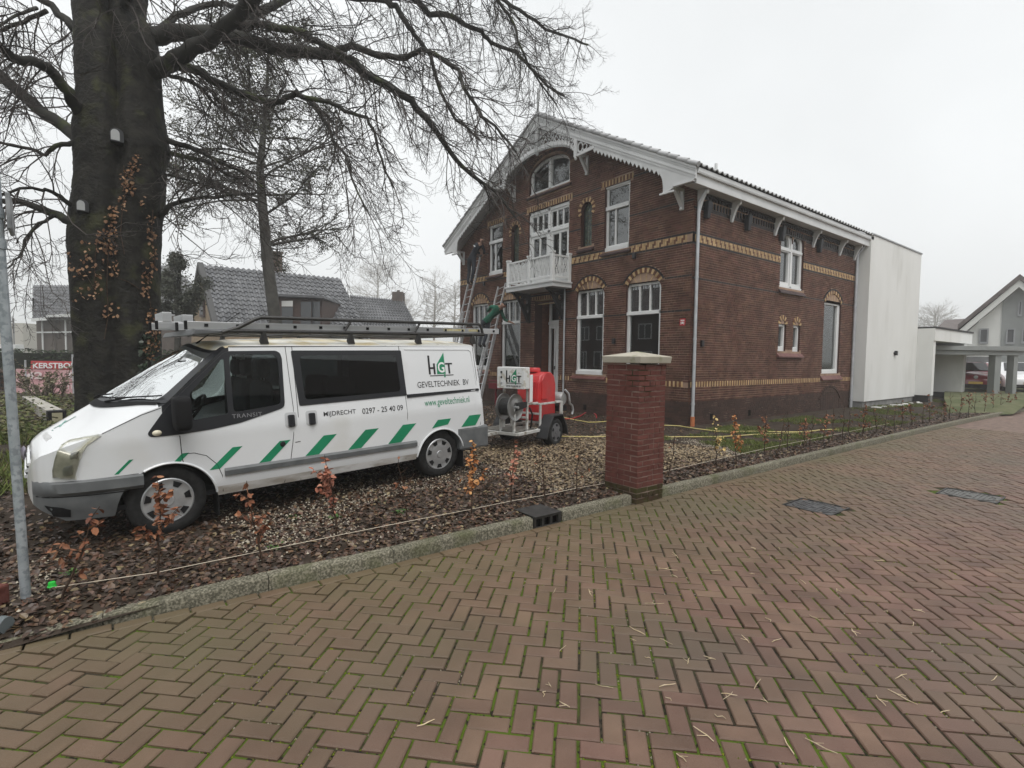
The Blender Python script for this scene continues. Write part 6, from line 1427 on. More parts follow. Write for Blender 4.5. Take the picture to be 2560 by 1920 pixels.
# ================================================================== trees
class Twigs:
    def __init__(s): s.b = MB()
    def tube3(s, pts, r0, r1):
        n_ = len(pts); s.b.tube(pts, [lerp(r0, r1, i/(n_-1)) for i in range(n_)], 3, False)
def grow(tw, p, d, L_, r, lev, R_, droop=.25, maxlev=3, up=.0, leaf=None, fan=1.0, kids=(9, 7, 5)):
    nseg = 6 if lev < 2 else 4; pts = [p.copy()]; dd = d.normalized(); sg = L_/nseg
    for i in range(nseg):
        dd = (dd + Vector((R_.gauss(0, .16), R_.gauss(0, .16), R_.gauss(0, .12) - droop*(.5 if lev < 2 else .28) + (up if i > nseg*.6 else 0)))).normalized(); pts.append(pts[-1] + dd*sg)
    tw.tube3(pts, r, max(r*.35, .0022))
    if leaf and lev >= maxlev - 1:
        for q in pts[1:]: leaf(q)
    if lev < maxlev:
        for k in range(kids[lev] if lev < len(kids) else 4):
            f = R_.uniform(.15, 1.0)*nseg; i = min(int(f), nseg-1); q = pts[i].lerp(pts[i+1], f-i); ax_ = (pts[i+1]-pts[i]).normalized()
            v = Vector((R_.gauss(0, 1), R_.gauss(0, 1), R_.gauss(0, .7))); v = (v - ax_*v.dot(ax_)).normalized()
            grow(tw, q, ax_*.75 + v*.65*fan, L_*R_.uniform(.32, .55)*(1 - .35*f/nseg), r*.45, lev+1, R_, droop, maxlev, up, leaf, fan, kids)
M_BARK = mat('beech_bark', (.010, .0095, .008), (.028, .026, .021), 5, .8, .9, 16, spec=.25, c3=(.05, .052, .024), s3=2.4, t3=(.56, .70), stretch=(1, 1, 1.2), dist=.03)
M_BRANCH = mat('beech_branch', (.018, .017, .015), (.036, .035, .03), 3, .8, .4, 30, spec=.25, c3=(.05, .06, .025), s3=2, t3=(.58, .66)); M_TWG = mat('twig_bark', (.05, .043, .04), (.08, .07, .065), 5, .85, spec=.2)
TY = 11.5
beech = thing('beech_tree', (0.05, TY, .1), 'huge old bare beech with twin fused trunk behind the van', 'tree')
prof = [(-160, 182, 352), (-60, 180, 362), (0, 178, 370), (60, 182, 366), (105, 184, 392), (160, 186, 404), (210, 189, 402), (260, 190, 405), (310, 180, 410), (345, 177, 418), (390, 180, 428), (430, 181, 416), (470, 178, 418), (520, 172, 414), (560, 169, 404), (620, 167, 402), (700, 170, 400), (780, 175, 400), (850, 180, 403), (920, 184, 402), (980, 187, 405), (1040, 186, 412), (1090, 176, 425), (1130, 150, 450)]
b = MB(); NSEG = 96; rings = []
fine = []
for (v0, a0, c0), (v1, a1, c1) in zip(prof, prof[1:]):
    for q in range(9): f = q/9; fine.append((lerp(v0, v1, f), lerp(a0, a1, f), lerp(c0, c1, f)))
for v, l, r in fine:
    pL, pR_ = ony(l, v, TY), ony(r, v, TY); c = (pL + pR_)/2; hw = (pR_ - pL).length/2; ex = (pR_ - pL).normalized(); row = []
    for k in range(NSEG):
        t = 2*math.pi*k/NSEG; da = ((t - 4.60 + math.pi) % (2*math.pi)) - math.pi; g = lerp(.46, .20, max(0, min(1, v/620)))*math.exp(-(da/.17)**2) + .06*math.exp(-((((t - 5.3 + math.pi) % 6.283) - math.pi)/.15)**2)*math.sin(v*.011)
        g += .05*noise.noise(Vector((math.cos(t)*2.2, math.sin(t)*2.2, v*.006))) + .022*noise.noise(Vector((math.cos(t)*6, math.sin(t)*6, v*.03))) + .012*noise.noise(Vector((math.cos(t)*4, math.sin(t)*4, v*.16))) + .008*noise.noise(Vector((math.cos(t)*18, math.sin(t)*18, v*.07)))
        e_ = 1 - g; row.append(c + ex*(hw*math.cos(t)*min(e_, 1.03)) + Vector((0, 1, 0))*(min(hw, .85)*math.sin(t)*e_))
    rings.append(row)
b.v = [tuple(p) for r in rings for p in r]; b.f = [(i*NSEG+k, i*NSEG+(k+1) % NSEG, (i+1)*NSEG+(k+1) % NSEG, (i+1)*NSEG+k) for i in range(len(rings)-1) for k in range(NSEG)]; b.m = [0]*len(b.f)
b.build('trunk', M_BARK, beech, smooth=70)
LIMBS = [  # picture line, start/end radius in px, depth drift
 ([(380, 92), (440, 83), (545, 84), (602, 98), (718, 127), (834, 136), (877, 156), (935, 197), (1030, 252), (1068, 298), (1102, 347), (1152, 420), (1238, 478), (1290, 545)], 24, 3, -1.2),
 ([(370, 190), (410, 165), (438, 153), (516, 107), (562, 67), (617, 17), (660, -30)], 24, 16, -1.5), ([(560, 75), (600, 52), (650, 30), (700, 5), (780, -40)], 15, 9, .8),
 ([(575, 72), (594, 61), (660, 64), (762, 81), (790, 101), (834, 124), (880, 150), (930, 190), (985, 225)], 12, 5, -2.0), ([(838, 128), (877, 114), (950, 139), (1016, 145), (1053, 124), (1074, 127), (1146, 176), (1160, 217), (1204, 289), (1236, 315), (1290, 380)], 10, 3, -2.6),
 ([(380, 150), (430, 160), (487, 174), (545, 211), (602, 231), (675, 257), (704, 255), (741, 231), (756, 243), (822, 255), (863, 278), (915, 295), (935, 333), (950, 400), (985, 470)], 14, 2.5, -2.2), ([(770, 246), (811, 304), (834, 347), (863, 390), (880, 450), (925, 540)], 6, 2, -2.8),
 ([(700, -30), (860, -12), (950, 0), (990, 15), (1016, 58), (1036, 85), (1075, 140), (1100, 230), (1140, 300), (1200, 350)], 11, 3, -.8), ([(880, -60), (1000, -20), (1039, 0), (1074, 35), (1126, 38), (1160, 61), (1204, 78), (1224, 107), (1290, 130), (1320, 165), (1370, 215), (1410, 240)], 10, 3, .6),
 ([(1000, -80), (1180, -40), (1262, 0), (1320, 38), (1363, 72), (1421, 93), (1470, 112)], 7, 2.5, 1.0), ([(1080, -90), (1200, -50), (1244, 0), (1285, 58), (1296, 101), (1330, 180), (1390, 260)], 6, 2, -.5),
 ([(250, 90), (185, 69), (156, 43), (127, 14), (60, -30)], 12, 8, .5), ([(200, 280), (185, 258), (162, 217), (127, 174), (101, 159), (29, 145), (0, 116), (-60, 60)], 16, 11, -1), ([(205, 355), (179, 333), (116, 289), (58, 237), (0, 191), (-80, 130)], 18, 13, 1.2),
 ([(185, 356), (139, 365), (110, 385), (81, 373), (0, 360), (-60, 380)], 7, 3, .3), ([(185, 560), (150, 540), (87, 515), (29, 501), (-40, 497)], 13, 6, .8), ([(180, 520), (150, 490), (130, 480), (81, 469), (0, 485), (-50, 500)], 7, 2.5, -.6), ([(140, 540), (95, 560), (60, 600), (45, 640), (20, 670)], 5, 2, -.8),
 ([(395, 540), (420, 520), (451, 504), (540, 490), (640, 483)], 9, 3, -1), ([(405, 345), (472, 367), (530, 391), (602, 428), (660, 470)], 9, 2.5, -1.2), ([(415, 380), (516, 405), (580, 443), (610, 445)], 7, 2, .5), ([(400, 180), (426, 188), (501, 217), (545, 265), (600, 290)], 7, 2.5, .8), ([(395, 80), (440, 40), (500, 15), (560, 10), (640, 35)], 11, 5, 1.5),
 ([(405, 435), (470, 450), (560, 480), (620, 520)], 4, 1.5, -1), ([(300, 30), (330, -20), (370, -70)], 14, 10, -1), ([(90, 20), (40, 40), (-10, 70)], 5, 3, -.6), ([(120, 30), (60, 55), (0, 75), (-50, 80)], 6, 4, .8)]
rt_ = random.Random(77); tw = Twigs(); pxm = lambda p: (p - CAM).dot(FWD)/FPX
limb3 = []
for pl, r0, r1, dr_ in LIMBS:
    n_ = len(pl); pts = []
    for i, (u, v) in enumerate(pl):
        f = i/(n_-1); pts.append(ony(u, v, TY - .2 + dr_*f*1.4))
    sm = []
    for i in range(n_-1):
        for q in range(3): sm.append(pts[i].lerp(pts[i+1], q/3) + Vector((rt_.gauss(0, .012), rt_.gauss(0, .02), rt_.gauss(0, .012))))
    sm.append(pts[-1]); rad = [lerp(r0, r1, (i/(len(sm)-1))**.8)*.92*pxm(p) for i, p in enumerate(sm)]
    b = MB(); b.tube(sm, rad, 10); b.build('branch', M_BRANCH, beech, smooth=70); limb3.append((sm, rad))
for sm, rad in limb3:
    acc = 0
    for i in range(1, len(sm)-1):
        acc += (sm[i]-sm[i-1]).length
        if rad[i] > .13: continue
        while acc > .125:
            acc -= .125; ax_ = (sm[i+1]-sm[i-1]).normalized(); v = Vector((rt_.gauss(0, 1), rt_.gauss(0, 1), rt_.gauss(0, .8))); v = (v - ax_*v.dot(ax_)).normalized()
            d = (ax_*.7 + v*.7 + Vector((0, 0, -.15))); grow(tw, sm[i], d, rt_.uniform(.7, 2.0), min(.014, rad[i]*.5), 1, rt_, .30, 3, .55, kids=(9, 6, 5))
    grow(tw, sm[-1], sm[-1]-sm[-2], 1.2, min(.012, rad[-1]*.8), 1, rt_, .35, 3, .5, kids=(9, 7, 5))
tw.b.build('crown', M_TWG, beech, recalc=False, kind='stuff')
# brown leaves of shoots on the trunk, ivy
cl = [(318, 349, 416, 460, 26), (301, 334, 450, 512, 70), (297, 312, 512, 550, 16), (272, 294, 535, 562, 20), (262, 292, 560, 652, 70), (242, 262, 590, 650, 22), (205, 228, 618, 668, 14), (185, 228, 675, 765, 26), (228, 262, 660, 705, 14), (268, 296, 660, 705, 14), (364, 388, 555, 650, 46), (372, 392, 640, 680, 16), (348, 378, 665, 750, 46), (362, 398, 775, 870, 80), (256, 296, 765, 800, 14), (236, 256, 690, 760, 16), (355, 395, 870, 900, 20), (170, 182, 630, 700, 8), (345, 362, 515, 560, 8)]
def trunkfront(u, v):
    p = ony(u, v, TY); i = min(range(len(fine)), key=lambda q: abs(fine[q][0]-v)); best = min(rings[i], key=lambda q: (q.x-p.x)**2 + (100 if q.y > TY + .1 else 0)); return Vector((p.x, best.y - .02, p.z))
b = MB()
for u0, u1, v0, v1, n_ in cl:
    for _ in range(int(n_*.95)):
        p = trunkfront(rt_.uniform(u0, u1), rt_.uniform(v0, v1)); l = rt_.uniform(.04, .075); M_ = Matrix.Translation(p + Vector((0, -rt_.random()*.06, 0))) @ Matrix.Rotation(-math.pi/2 + rt_.gauss(0, .6), 4, 'Z') @ Matrix.Rotation(rt_.gauss(.9, .5), 4, 'Y') @ Matrix.Rotation(rt_.gauss(0, .5), 4, 'X')
        b.add([M_ @ Vector(q) for q in leafpoly(l, l*.65, .3)], LF)
vs_ = MB()
for pl in (((308, 440), (312, 500), (305, 545), (300, 600), (310, 650)), ((280, 540), (276, 600), (270, 660), (268, 720), (272, 790), (262, 850)), ((378, 540), (376, 600), (384, 660), (366, 720), (376, 790), (388, 860)), ((270, 660), (285, 700), (320, 715), (345, 730)), ((246, 600), (240, 660), (238, 730), (215, 690), (195, 700))): vs_.tube([trunkfront(*p) - Vector((0, .015, 0)) for p in pl], .008, 5)
vs_.build('shoots', M_STEM, beech, smooth=60, kind='stuff')
b.build('clinging_leaves', rampmat('trunk_leaf', [(.20, .10, .05), (.30, .165, .085), (.13, .065, .035), (.38, .24, .14), (.17, .08, .05)], .7), beech, recalc=False, kind='stuff')
b = MB()
for _ in range(160):
    u = rt_.uniform(345, 400); v = rt_.uniform(840, 985); p = trunkfront(u, v); l = rt_.uniform(.05, .09); M_ = Matrix.Translation(p - Vector((0, rt_.random()*.05, 0))) @ Matrix.Rotation(rt_.uniform(-2.4, -.7), 4, 'Z') @ Matrix.Rotation(rt_.gauss(.8, .4), 4, 'Y')
    b.add([M_ @ Vector(q) for q in leafpoly(l, l*.8, .2)], LF)
b.build('ivy', rampmat('ivy_leaf', [(.01, .02, .012), (.02, .035, .018), (.03, .045, .025)], .35, .5), beech, recalc=False, kind='stuff')
for (u, v, lb) in ((288, 371, 'dark nest box with white arched front, upper one on the beech trunk'), (207, 535, 'dark nest box with white arched front, lower left on the beech trunk')):
    p = trunkfront(u, v) - Vector((0, .08, 0)); t = thing('nest_box', p, lb, 'nest box'); s_ = .115 if v < 400 else .10
    PB = lambda a, z, o, p=p: p + Vector((a, -o, z)); arch = [(-s_*.5, -s_*.7), (s_*.5, -s_*.7)] + arcpts(0, s_*.25, s_*.5, s_*.55, 0, math.pi, 10)
    b = MB(); b.prism(PB, [(a*1.6 + .02, z*1.25) for a, z in arch], -.15, .06); b.build('box', M_BLKP, t, bevel=.006); b = MB(); b.prism(PB, arch, .061, .068); b.build('front', mat('grey_white_front', (.40, .41, .41), rough=.7), t)

# alder with thin dry foliage behind
def leafy_tree(name, label, dep, trunkpx, crown, nleaf, mleaf, mbark, seed, lsize, up=.15, nb_=46, droop=.05):
    R_ = random.Random(seed); p0 = at(*trunkpx[0][:2], dep); t = thing(name, Vector((p0.x, p0.y, 0)), label, 'tree'); pts = [at(u, v, dep) for u, v, r in trunkpx]; pts[0].z = min(pts[0].z, -.1)
    rad = [r*dep/FPX for u, v, r in trunkpx]; b = MB(); b.tube(pts, rad, 10); b.build('trunk', mbark, t, smooth=60)
    tw = Twigs(); lv = MB(); cu, cv, ru, rv = crown; cc = at(cu, cv, dep); RX, RZ = ru*dep/FPX, rv*dep/FPX
    def leaf(q):
        for _ in range(nleaf):
            if R_.random() < .35: continue
            w_ = q + Vector((R_.gauss(0, .10), R_.gauss(0, .10), R_.gauss(0, .09))); l = lsize*R_.uniform(.6, 1.3); M_ = Matrix.Translation(w_) @ Matrix.Rotation(R_.random()*6.28, 4, 'Z') @ Matrix.Rotation(R_.gauss(0, .9), 4, 'X') @ Matrix.Rotation(R_.gauss(0, .9), 4, 'Y')
            lv.add([M_ @ Vector(v_) for v_ in ((-l/2, 0, 0), (0, l*.35, .01), (l/2, 0, 0), (0, -l*.35, .01))], [(0, 1, 2, 3)])
    H0 = pts[0].z; n_ = len(pts)
    for k in range(nb_):
        f = R_.uniform(.28, 1)**.9*(n_-1); i = min(int(f), n_-2); p = pts[i].lerp(pts[i+1], f-i); r = lerp(rad[i], rad[i+1], f-i); a = R_.random()*6.28
        dz = (p.z - cc.z)/RZ; ln = RX*math.sqrt(max(.08, 1 - dz*dz*.9))*R_.uniform(.65, 1.1); d = Vector((math.cos(a), math.sin(a), .35 + R_.gauss(0, .15)))
        grow(tw, p, d, ln, max(.012, r*.35), 0, R_, droop, 2, 0, leaf if nleaf else None, kids=(9, 6, 3))
    tw.b.build('crown', mbark, t, recalc=False, kind='stuff')
    if nleaf: lv.build('foliage', mleaf, t, recalc=False, kind='stuff')
    return t
M_ALD = mat('alder_bark', (.05, .048, .042), (.085, .08, .07), 4, .85, .5, 20); M_ALF = rampmat('alder_leaf', [(.05, .058, .032), (.075, .08, .045), (.10, .095, .06), (.06, .066, .04)], .7)
leafy_tree('alder_tree', 'slim tree with sparse dark olive leaves in front of the tiled house', 19, [(692, 900, 16), (688, 800, 15), (668, 650, 13), (655, 500, 11), (650, 420, 9), (662, 300, 6), (668, 200, 4), (672, 130, 2)], (640, 470, 265, 350), 3, M_ALF, M_ALD, 5, .075, nb_=54)
leafy_tree('pine_tree', 'small grey-green pine half hidden behind the beech trunk', 20, [(440, 920, 9), (445, 800, 7), (448, 700, 5), (450, 640, 2)], (450, 770, 62, 120), 3, rampmat('pine_needle', [(.09, .10, .08), (.13, .14, .11), (.17, .175, .14)], .8), M_ALD, 8, .09, nb_=20)
for i, (u, v, w_, h, dep, lb) in enumerate(((942, 765, 90, 110, 150, 'rounded bare tree in the mist behind the chimney'), (1085, 790, 55, 120, 140, 'misty bare tree just left of the brick house'), (1135, 800, 45, 110, 160, 'faint bare tree touching the left edge of the brick house'), (1010, 810, 45, 80, 170, 'faint low bare tree between the two misty ones'), (2335, 820, 60, 45, 150, 'faint bare treetops behind the white carport'))):
    leafy_tree('bare_tree', lb, dep, [(u, v + h*.9, 3.5), (u, v + h*.3, 2.8), (u + 3, v - h*.4, 1.5), (u + 2, v - h*.85, .6)], (u, v, w_, h), 0, None, mat('mist_paled_bark', (.2, .17, .14), rough=.9), 40 + i, .1, nb_=60, droop=-.12)  # bark colour paled to imitate mist over the distance

# ================================================================== houses and things behind, on the left
M_DKB = mat('dark_house_brick', (.075, .06, .052), (.11, .088, .075), 2, .85, .3, 30); M_GTL = mat('slate_grey_tile', (.10, .103, .11), (.16, .163, .17), 2, .5, .2, 40, var=.18); M_TIMB = mat('brown_timber', (.045, .025, .02), (.07, .04, .03), 6, .6); M_OCHB = mat('ochre_boards', (.26, .19, .12), (.32, .24, .16), 3, .8)
M_FGL = mat('far_window_glass', (.05, .055, .06), rough=.12, spec=.6)
def vdown(p, z): return Vector((p.x, p.y, z))
def slab(b, q, th=.12):
    n_ = (q[1]-q[0]).cross(q[3]-q[0]).normalized()
    if n_.z < 0: n_ = -n_
    b.add(q + [p - n_*th for p in q], BOXF)
def tiles_on(parent, q, nc, nr, m_, single=0):                         # q: ridge-left, ridge-right, eave-right, eave-left
    rest_ = MB(); cnt = 0; n_ = (q[1]-q[0]).cross(q[3]-q[0]).normalized()
    if n_.z < 0: n_ = -n_
    P = lambda a, c, h: q[0].lerp(q[1], a).lerp(q[3].lerp(q[2], a), c) + n_*h
    pr = [(0, .01), (.2, .09), (.42, .10), (.66, .02), (.85, -.01), (1.0, .01)]; m2 = len(pr)
    for r in range(nr):
        for c in range(nc):
            vs = [P((c + a)/nc, r/nr, h + .005) for a, h in pr] + [P((c + a)/nc, (r + 1.06)/nr, h + .075) for a, h in pr] + [P((c + a)/nc, (r + 1.06)/nr, h + .01) for a, h in pr]
            fs = [(i, i+1, m2+i+1, m2+i) for i in range(m2-1)] + [(m2+i, m2+i+1, 2*m2+i+1, 2*m2+i) for i in range(m2-1)]
            if cnt < single:
                o_ = MB(); o_.add(vs, fs); o_.build('tile', m_, parent, recalc=False); cnt += 1
            else: rest_.add(vs, fs)
    if rest_.v: rest_.build('roof_tiles', m_, parent, recalc=False, kind='stuff')
# tiled house with dormer
hB = thing('tiled_house', vdown(at(680, 880, 37), 0), 'house with grey tiled roof, brown dormer and ochre gable behind the van', 'house')
rL, rR = at(506, 663, 33), at(850, 697, 37.6); eR = at(925, 850, 33.5); eL_ = at(548, 830, 29.5); gL = at(470, 815, 35)
b = MB(); slab(b, [rL, rR, eR, eL_], .15); rf = b.build('roof', M_GTL, hB); tiles_on(rf, [rL, rR, eR, eL_], 27, 15, M_GTL, 300)
bkL = at(478, 820, 37); bkR = rR + (bkL - rL); b = MB(); slab(b, [rL, rR, bkR, bkL], .15); b.build('roof', M_GTL, hB)
b = MB(); b.add([rL - Vector((0, 0, .3)), eL_ - Vector((0, 0, .1)), vdown(eL_, 0), vdown(bkL, 0), bkL], [(0, 1, 2, 3, 4)]); g2 = [p + (rR - rL)*.97 for p in (rL - Vector((0, 0, .3)), eL_, vdown(eL_, 0), vdown(bkL, 0), bkL)]; b.add(g2, [(0, 1, 2, 3, 4)]); b.add([eL_, vdown(eL_, 0), vdown(eR, 0), eR], [(0, 1, 2, 3)]); b.build('wall', M_OCHB, hB, recalc=False)
gm_ = (rL + eL_)/2 - Vector((0, 0, .6)); e1 = (eL_ - bkL).normalized(); b = MB(); c_ = rL.lerp((eL_ + bkL)/2, .62) - (rR - rL).normalized()*.06; b.obox(c_, e1, (rR - rL).normalized(), Vector((0, 0, 1)), .75, .05, .75); w_ = b.build('window', M_TIMB, hB); b = MB(); b.obox(c_ - (rR - rL).normalized()*.06, e1, (rR - rL).normalized(), Vector((0, 0, 1)), .6, .01, .6); b.build('pane', M_FGL, w_)
b = MB(); b.bar(rL + Vector((0, 0, .05)) - (rR-rL).normalized()*.12, eL_ + Vector((0, 0, .05)) - (rR-rL).normalized()*.12, .3, .3); b.bar(rL + Vector((0, 0, .05)) - (rR-rL).normalized()*.12, bkL - (rR-rL).normalized()*.12, .3, .3); b.build('bargeboard', mat('dark_barge', (.06, .06, .06), rough=.7), hB)
ch = at(682, 655, 36.2); b = MB(); ex_ = (rR - rL).normalized(); ey_ = Vector((-ex_.y, ex_.x, 0)); b.obox(ch - Vector((0, 0, .4)), ex_, ey_, Vector((0, 0, 1)), .55, .45, 1.0); b.obox(ch + Vector((0, 0, .62)), ex_, ey_, Vector((0, 0, 1)), .6, .5, .06); b.build('chimney', mat('chimney_brick', (.10, .075, .06), (.14, .1, .08), 4, .9, var=.1), hB)
dp = [at(690, 815, 31), at(805, 815, 31.8)]; dt = [at(690, 742, 31), at(805, 748, 31.8)]
b = MB(); b.add([dp[0], dp[1], dp[1] + FWDH*4, dp[0] + FWDH*4, dt[0], dt[1], dt[1] + FWDH*4, dt[0] + FWDH*4], BOXF); dm = b.build('dormer', M_TIMB, hB)
b = MB(); n2 = [p - FWDH*.35 + Vector((0, 0, .02)) for p in dt] + [p + FWDH*4 + Vector((0, 0, .02)) for p in dt[::-1]]; n2[0] -= RGT*.25; n2[1] += RGT*.25; b.add(n2 + [p + Vector((0, 0, .14)) for p in n2], BOXF); b.build('dormer_roof', M_GTL, dm)
for u0, u1, v0, v1, paler in ((704, 732, 752, 766, 1), (704, 732, 768, 812, 0), (752, 778, 754, 812, 0), (780, 800, 754, 812, 0)):
    b = MB(); dd = lerp(31, 31.8, (u0-690)/115) - .06; b.add([at(u0, v1, dd), at(u1, v1, dd), at(u1, v0, dd), at(u0, v0, dd)], [(0, 1, 2, 3)]); b.build('pane', mat('pale_pane', (.5, .5, .48), rough=.3) if paler else M_FGL, dm, recalc=False)
# lower wing to the right
hC = thing('low_tiled_house', vdown(at(950, 880, 39), 0), 'lower grey tiled roof with square chimney right of the dormer house', 'house')
q = [at(874, 739, 42), at(1008, 752, 42), at(1052, 835, 37), at(885, 835, 37)]; b = MB(); slab(b, q, .15); rf = b.build('roof', M_GTL, hC); tiles_on(rf, q, 22, 13, M_GTL)
b = MB(); b.add([q[3], q[2], vdown(q[2], 0), vdown(q[3], 0)], [(0, 1, 2, 3)]); b.add([q[1], q[2], vdown(q[2], 0), vdown(q[1], 0)], [(0, 1, 2, 3)]); b.build('wall', M_DKB, hC, recalc=False)
ch = at(996, 745, 42); b = MB(); b.obox(ch, RGT, FWDH, Vector((0, 0, 1)), .42, .42, .45); b.obox(ch + Vector((0, 0, .5)), RGT, FWDH, Vector((0, 0, 1)), .1, .1, .12); b.build('chimney', M_DKB, hC)
# grey roof seen left of the ochre gable
hD = thing('grey_roof_house', vdown(at(440, 880, 44), 0), 'plain grey roof rising behind the ochre gable and the beech', 'house')
q = [at(330, 660, 46), at(425, 663, 46), at(500, 728, 43), at(330, 800, 40)]; q2 = [at(425, 663, 46), at(500, 725, 43), at(495, 800, 40), at(330, 800, 40)]
b = MB(); b.add([at(300, 660, 46), at(428, 664, 46), at(498, 722, 44), at(492, 790, 41), at(300, 790, 41)], [(0, 1, 2, 3, 4)]); b.build('roof', mat('ribbed_grey_roof', (.11, .112, .115), (.15, .152, .155), 1.4, .7, stretch=(.2, .2, 9)), hD, recalc=False)
b = MB(); b.add([at(300, 790, 41), at(492, 790, 41), vdown(at(492, 790, 41), 0), vdown(at(300, 790, 41), 0)], [(0, 1, 2, 3)]); b.build('wall', M_DKB, hD, recalc=False)
# dark brick house at the far left
hA = thing('dark_brick_house', vdown(at(130, 880, 45), 0), 'dark brick house with grey roof left of the beech trunk', 'house')
def AP(u, v, o=0): return at(u, v, 45 - o)
b = MB(); b.add([AP(92, 800), AP(330, 800), vdown(AP(330, 800), 0), vdown(AP(92, 800), 0)] + [AP(92, 800, -6), AP(330, 800, -6), vdown(AP(330, 800), 0) + FWDH*6, vdown(AP(92, 800), 0) + FWDH*6], BOXF); b.build('wall', M_DKB, hA)
b = MB(); b.add([AP(90, 792, .2), AP(137, 800, .2), vdown(AP(137, 800), 0), vdown(AP(90, 792), 0)], [(0, 1, 2, 3)]); b.build('brick_panel', mat('lighter_brick', (.11, .09, .08), rough=.9), hA, recalc=False)
q = [AP(84, 713, -3), AP(340, 716, -3), AP(340, 796, .8), AP(82, 797, .8)]; b = MB(); slab(b, q, .15); rf = b.build('roof', M_GTL, hA); tiles_on(rf, q, 34, 11, M_GTL)
b = MB(); b.bar(AP(80, 800, .9), AP(118, 797, .9), .15, .25); b.bar(AP(118, 790, .95), AP(340, 784, .95), .15, .22); b.build('gutter', M_WHITEG, hA)
for u in (105, 163): b = MB(); b.tube([AP(u, 800, .3), vdown(AP(u, 800, .3), 0)], .07, 6); b.build('downpipe', M_WHITEG, hA)
b = MB(); b.bar(AP(92, 831, .3), AP(330, 828, .3), .05, .12); b.build('string_course', M_WHITEG, hA)
b = MB(); b.obox(AP(115, 760, .1) - FWDH*1.2, RGT, FWDH, Vector((0, 0, 1)), .04, .04, .4); b.build('roof_pipe', M_VBLKM, hA)
# pale block, pole and hedge farther off
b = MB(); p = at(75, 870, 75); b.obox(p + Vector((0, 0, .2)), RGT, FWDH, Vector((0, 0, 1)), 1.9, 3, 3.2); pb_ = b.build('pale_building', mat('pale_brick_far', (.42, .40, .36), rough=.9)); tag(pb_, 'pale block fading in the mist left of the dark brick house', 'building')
b = MB(); p = at(36, 880, 60); b.tube([vdown(p, 0), vdown(p, 5.6)], .09, 6); b.tube([vdown(p, 5.4), vdown(p, 3.8) - RGT*1.8], .05, 5); tag(b.build('utility_pole', mat('pole_grey', (.2, .2, .2), rough=.8), smooth=50), 'thin pole with slanting stay in the misty distance at left', 'pole')
b = MB(); p = at(28, 865, 55); b.obox(vdown(p, 1.2), RGT, FWDH, Vector((0, 0, 1)), .9, .5, 1.3); tag(b.build('white_shed', M_WHITEG, bevel=.03), 'small white shed beyond the hedge behind the sign post', 'shed')
def leafmass(name, label, cat, boxes, n_, l, m_, seed):
    R_ = random.Random(seed); t = thing(name, boxes[0][0], label, cat); lv = MB(); core = MB()
    for c, hx, hy, hz in boxes:
        core.obox(c, RGT, FWDH, Vector((0, 0, 1)), hx*.86, hy*.8, hz*.86)
        for _ in range(n_):
            a = Vector((R_.uniform(-1, 1), R_.uniform(-1, 1), R_.uniform(-1, 1))); k = R_.randint(0, 2); a[k] = math.copysign(R_.uniform(.82, 1.08), a[k]); q = c + RGT*a.x*hx + FWDH*a.y*hy + Vector((0, 0, a.z*hz)); q.z += .1*noise.noise(q*1.2)
            M_ = Matrix.Translation(q) @ Matrix.Rotation(R_.random()*6.28, 4, 'Z') @ Matrix.Rotation(R_.gauss(0, .8), 4, 'X'); s_ = l*R_.uniform(.6, 1.4); lv.add([M_ @ Vector(v_) for v_ in leafpoly(s_, s_*.6)], LF)
    core.build('branches', mat('hedge_core', (.01, .014, .007), rough=.95), t); lv.build('foliage', m_, t, recalc=False, kind='stuff'); return t
M_HDG = rampmat('hedge_leaf', [(.02, .035, .016), (.035, .055, .022), (.05, .07, .03)], .6)
c0 = at(120, 905, 26); c0.z = .95; leafmass('clipped_hedge', 'dark green clipped hedge behind the red banner', 'hedge', [(c0 + RGT*1.5, 6.5, .6, .9)], 7000, .13, M_HDG, 3)
c1 = at(20, 930, 23); c1.z = .45; leafmass('low_brown_hedge', 'low brown hedge behind the sign post at the left edge', 'hedge', [(c1 - RGT*2.0, 2.2, .4, .5)], 1500, .12, rampmat('brown_hedge_leaf', [(.07, .04, .03), (.1, .06, .04), (.05, .04, .025)], .8), 4)
# banner
bn = thing('sale_banner', vdown(at(115, 985, 21), 0), 'faded red and pink banner with white lettering between posts', 'banner')
def BP(u, v, o=0): return at(u, v, 21 - o)
b = MB(); b.add([BP(77, 922), BP(225, 925), BP(225, 904), BP(77, 902)] + [BP(77, 922, -.03), BP(225, 925, -.03), BP(225, 904, -.03), BP(77, 902, -.03)], BOXF); b.build('red_panel', mat('banner_red', (.48, .05, .06), (.55, .09, .09), 2, .7), bn)
b = MB(); b.add([BP(40, 982), BP(225, 990), BP(225, 926), BP(40, 922)] + [BP(40, 982, -.03), BP(225, 990, -.03), BP(225, 926, -.03), BP(40, 922, -.03)], BOXF); b.build('pink_panel', mat('banner_pink', (.58, .30, .32), (.62, .42, .42), 1.5, .75), bn)
BT = lambda u, z, o: BP(u, z, o)
letters('lettering', lambda u, z, o: at(u, -z, 21 - o), 'KERSTBOMEN', 82, 222, -921, -907, .05, M_WHITE, bn, .03)
letters('lettering', lambda u, z, o: at(u, -z, 21 - o), '42     81', 62, 206, -947, -930, .05, mat('faded_white_print', (.72, .62, .62), rough=.7), bn, .03); letters('lettering', lambda u, z, o: at(u, -z, 21 - o), 'ni', 170, 186, -972, -957, .05, mat('faded_white_print', (.72, .62, .62), rough=.7), bn)
for u, v in ((63, 900), (181, 886)): b = MB(); b.tube([vdown(BP(u, v, .1), 0), BP(u, v, .1)], .035, 6); b.build('post', M_ZINC, bn)
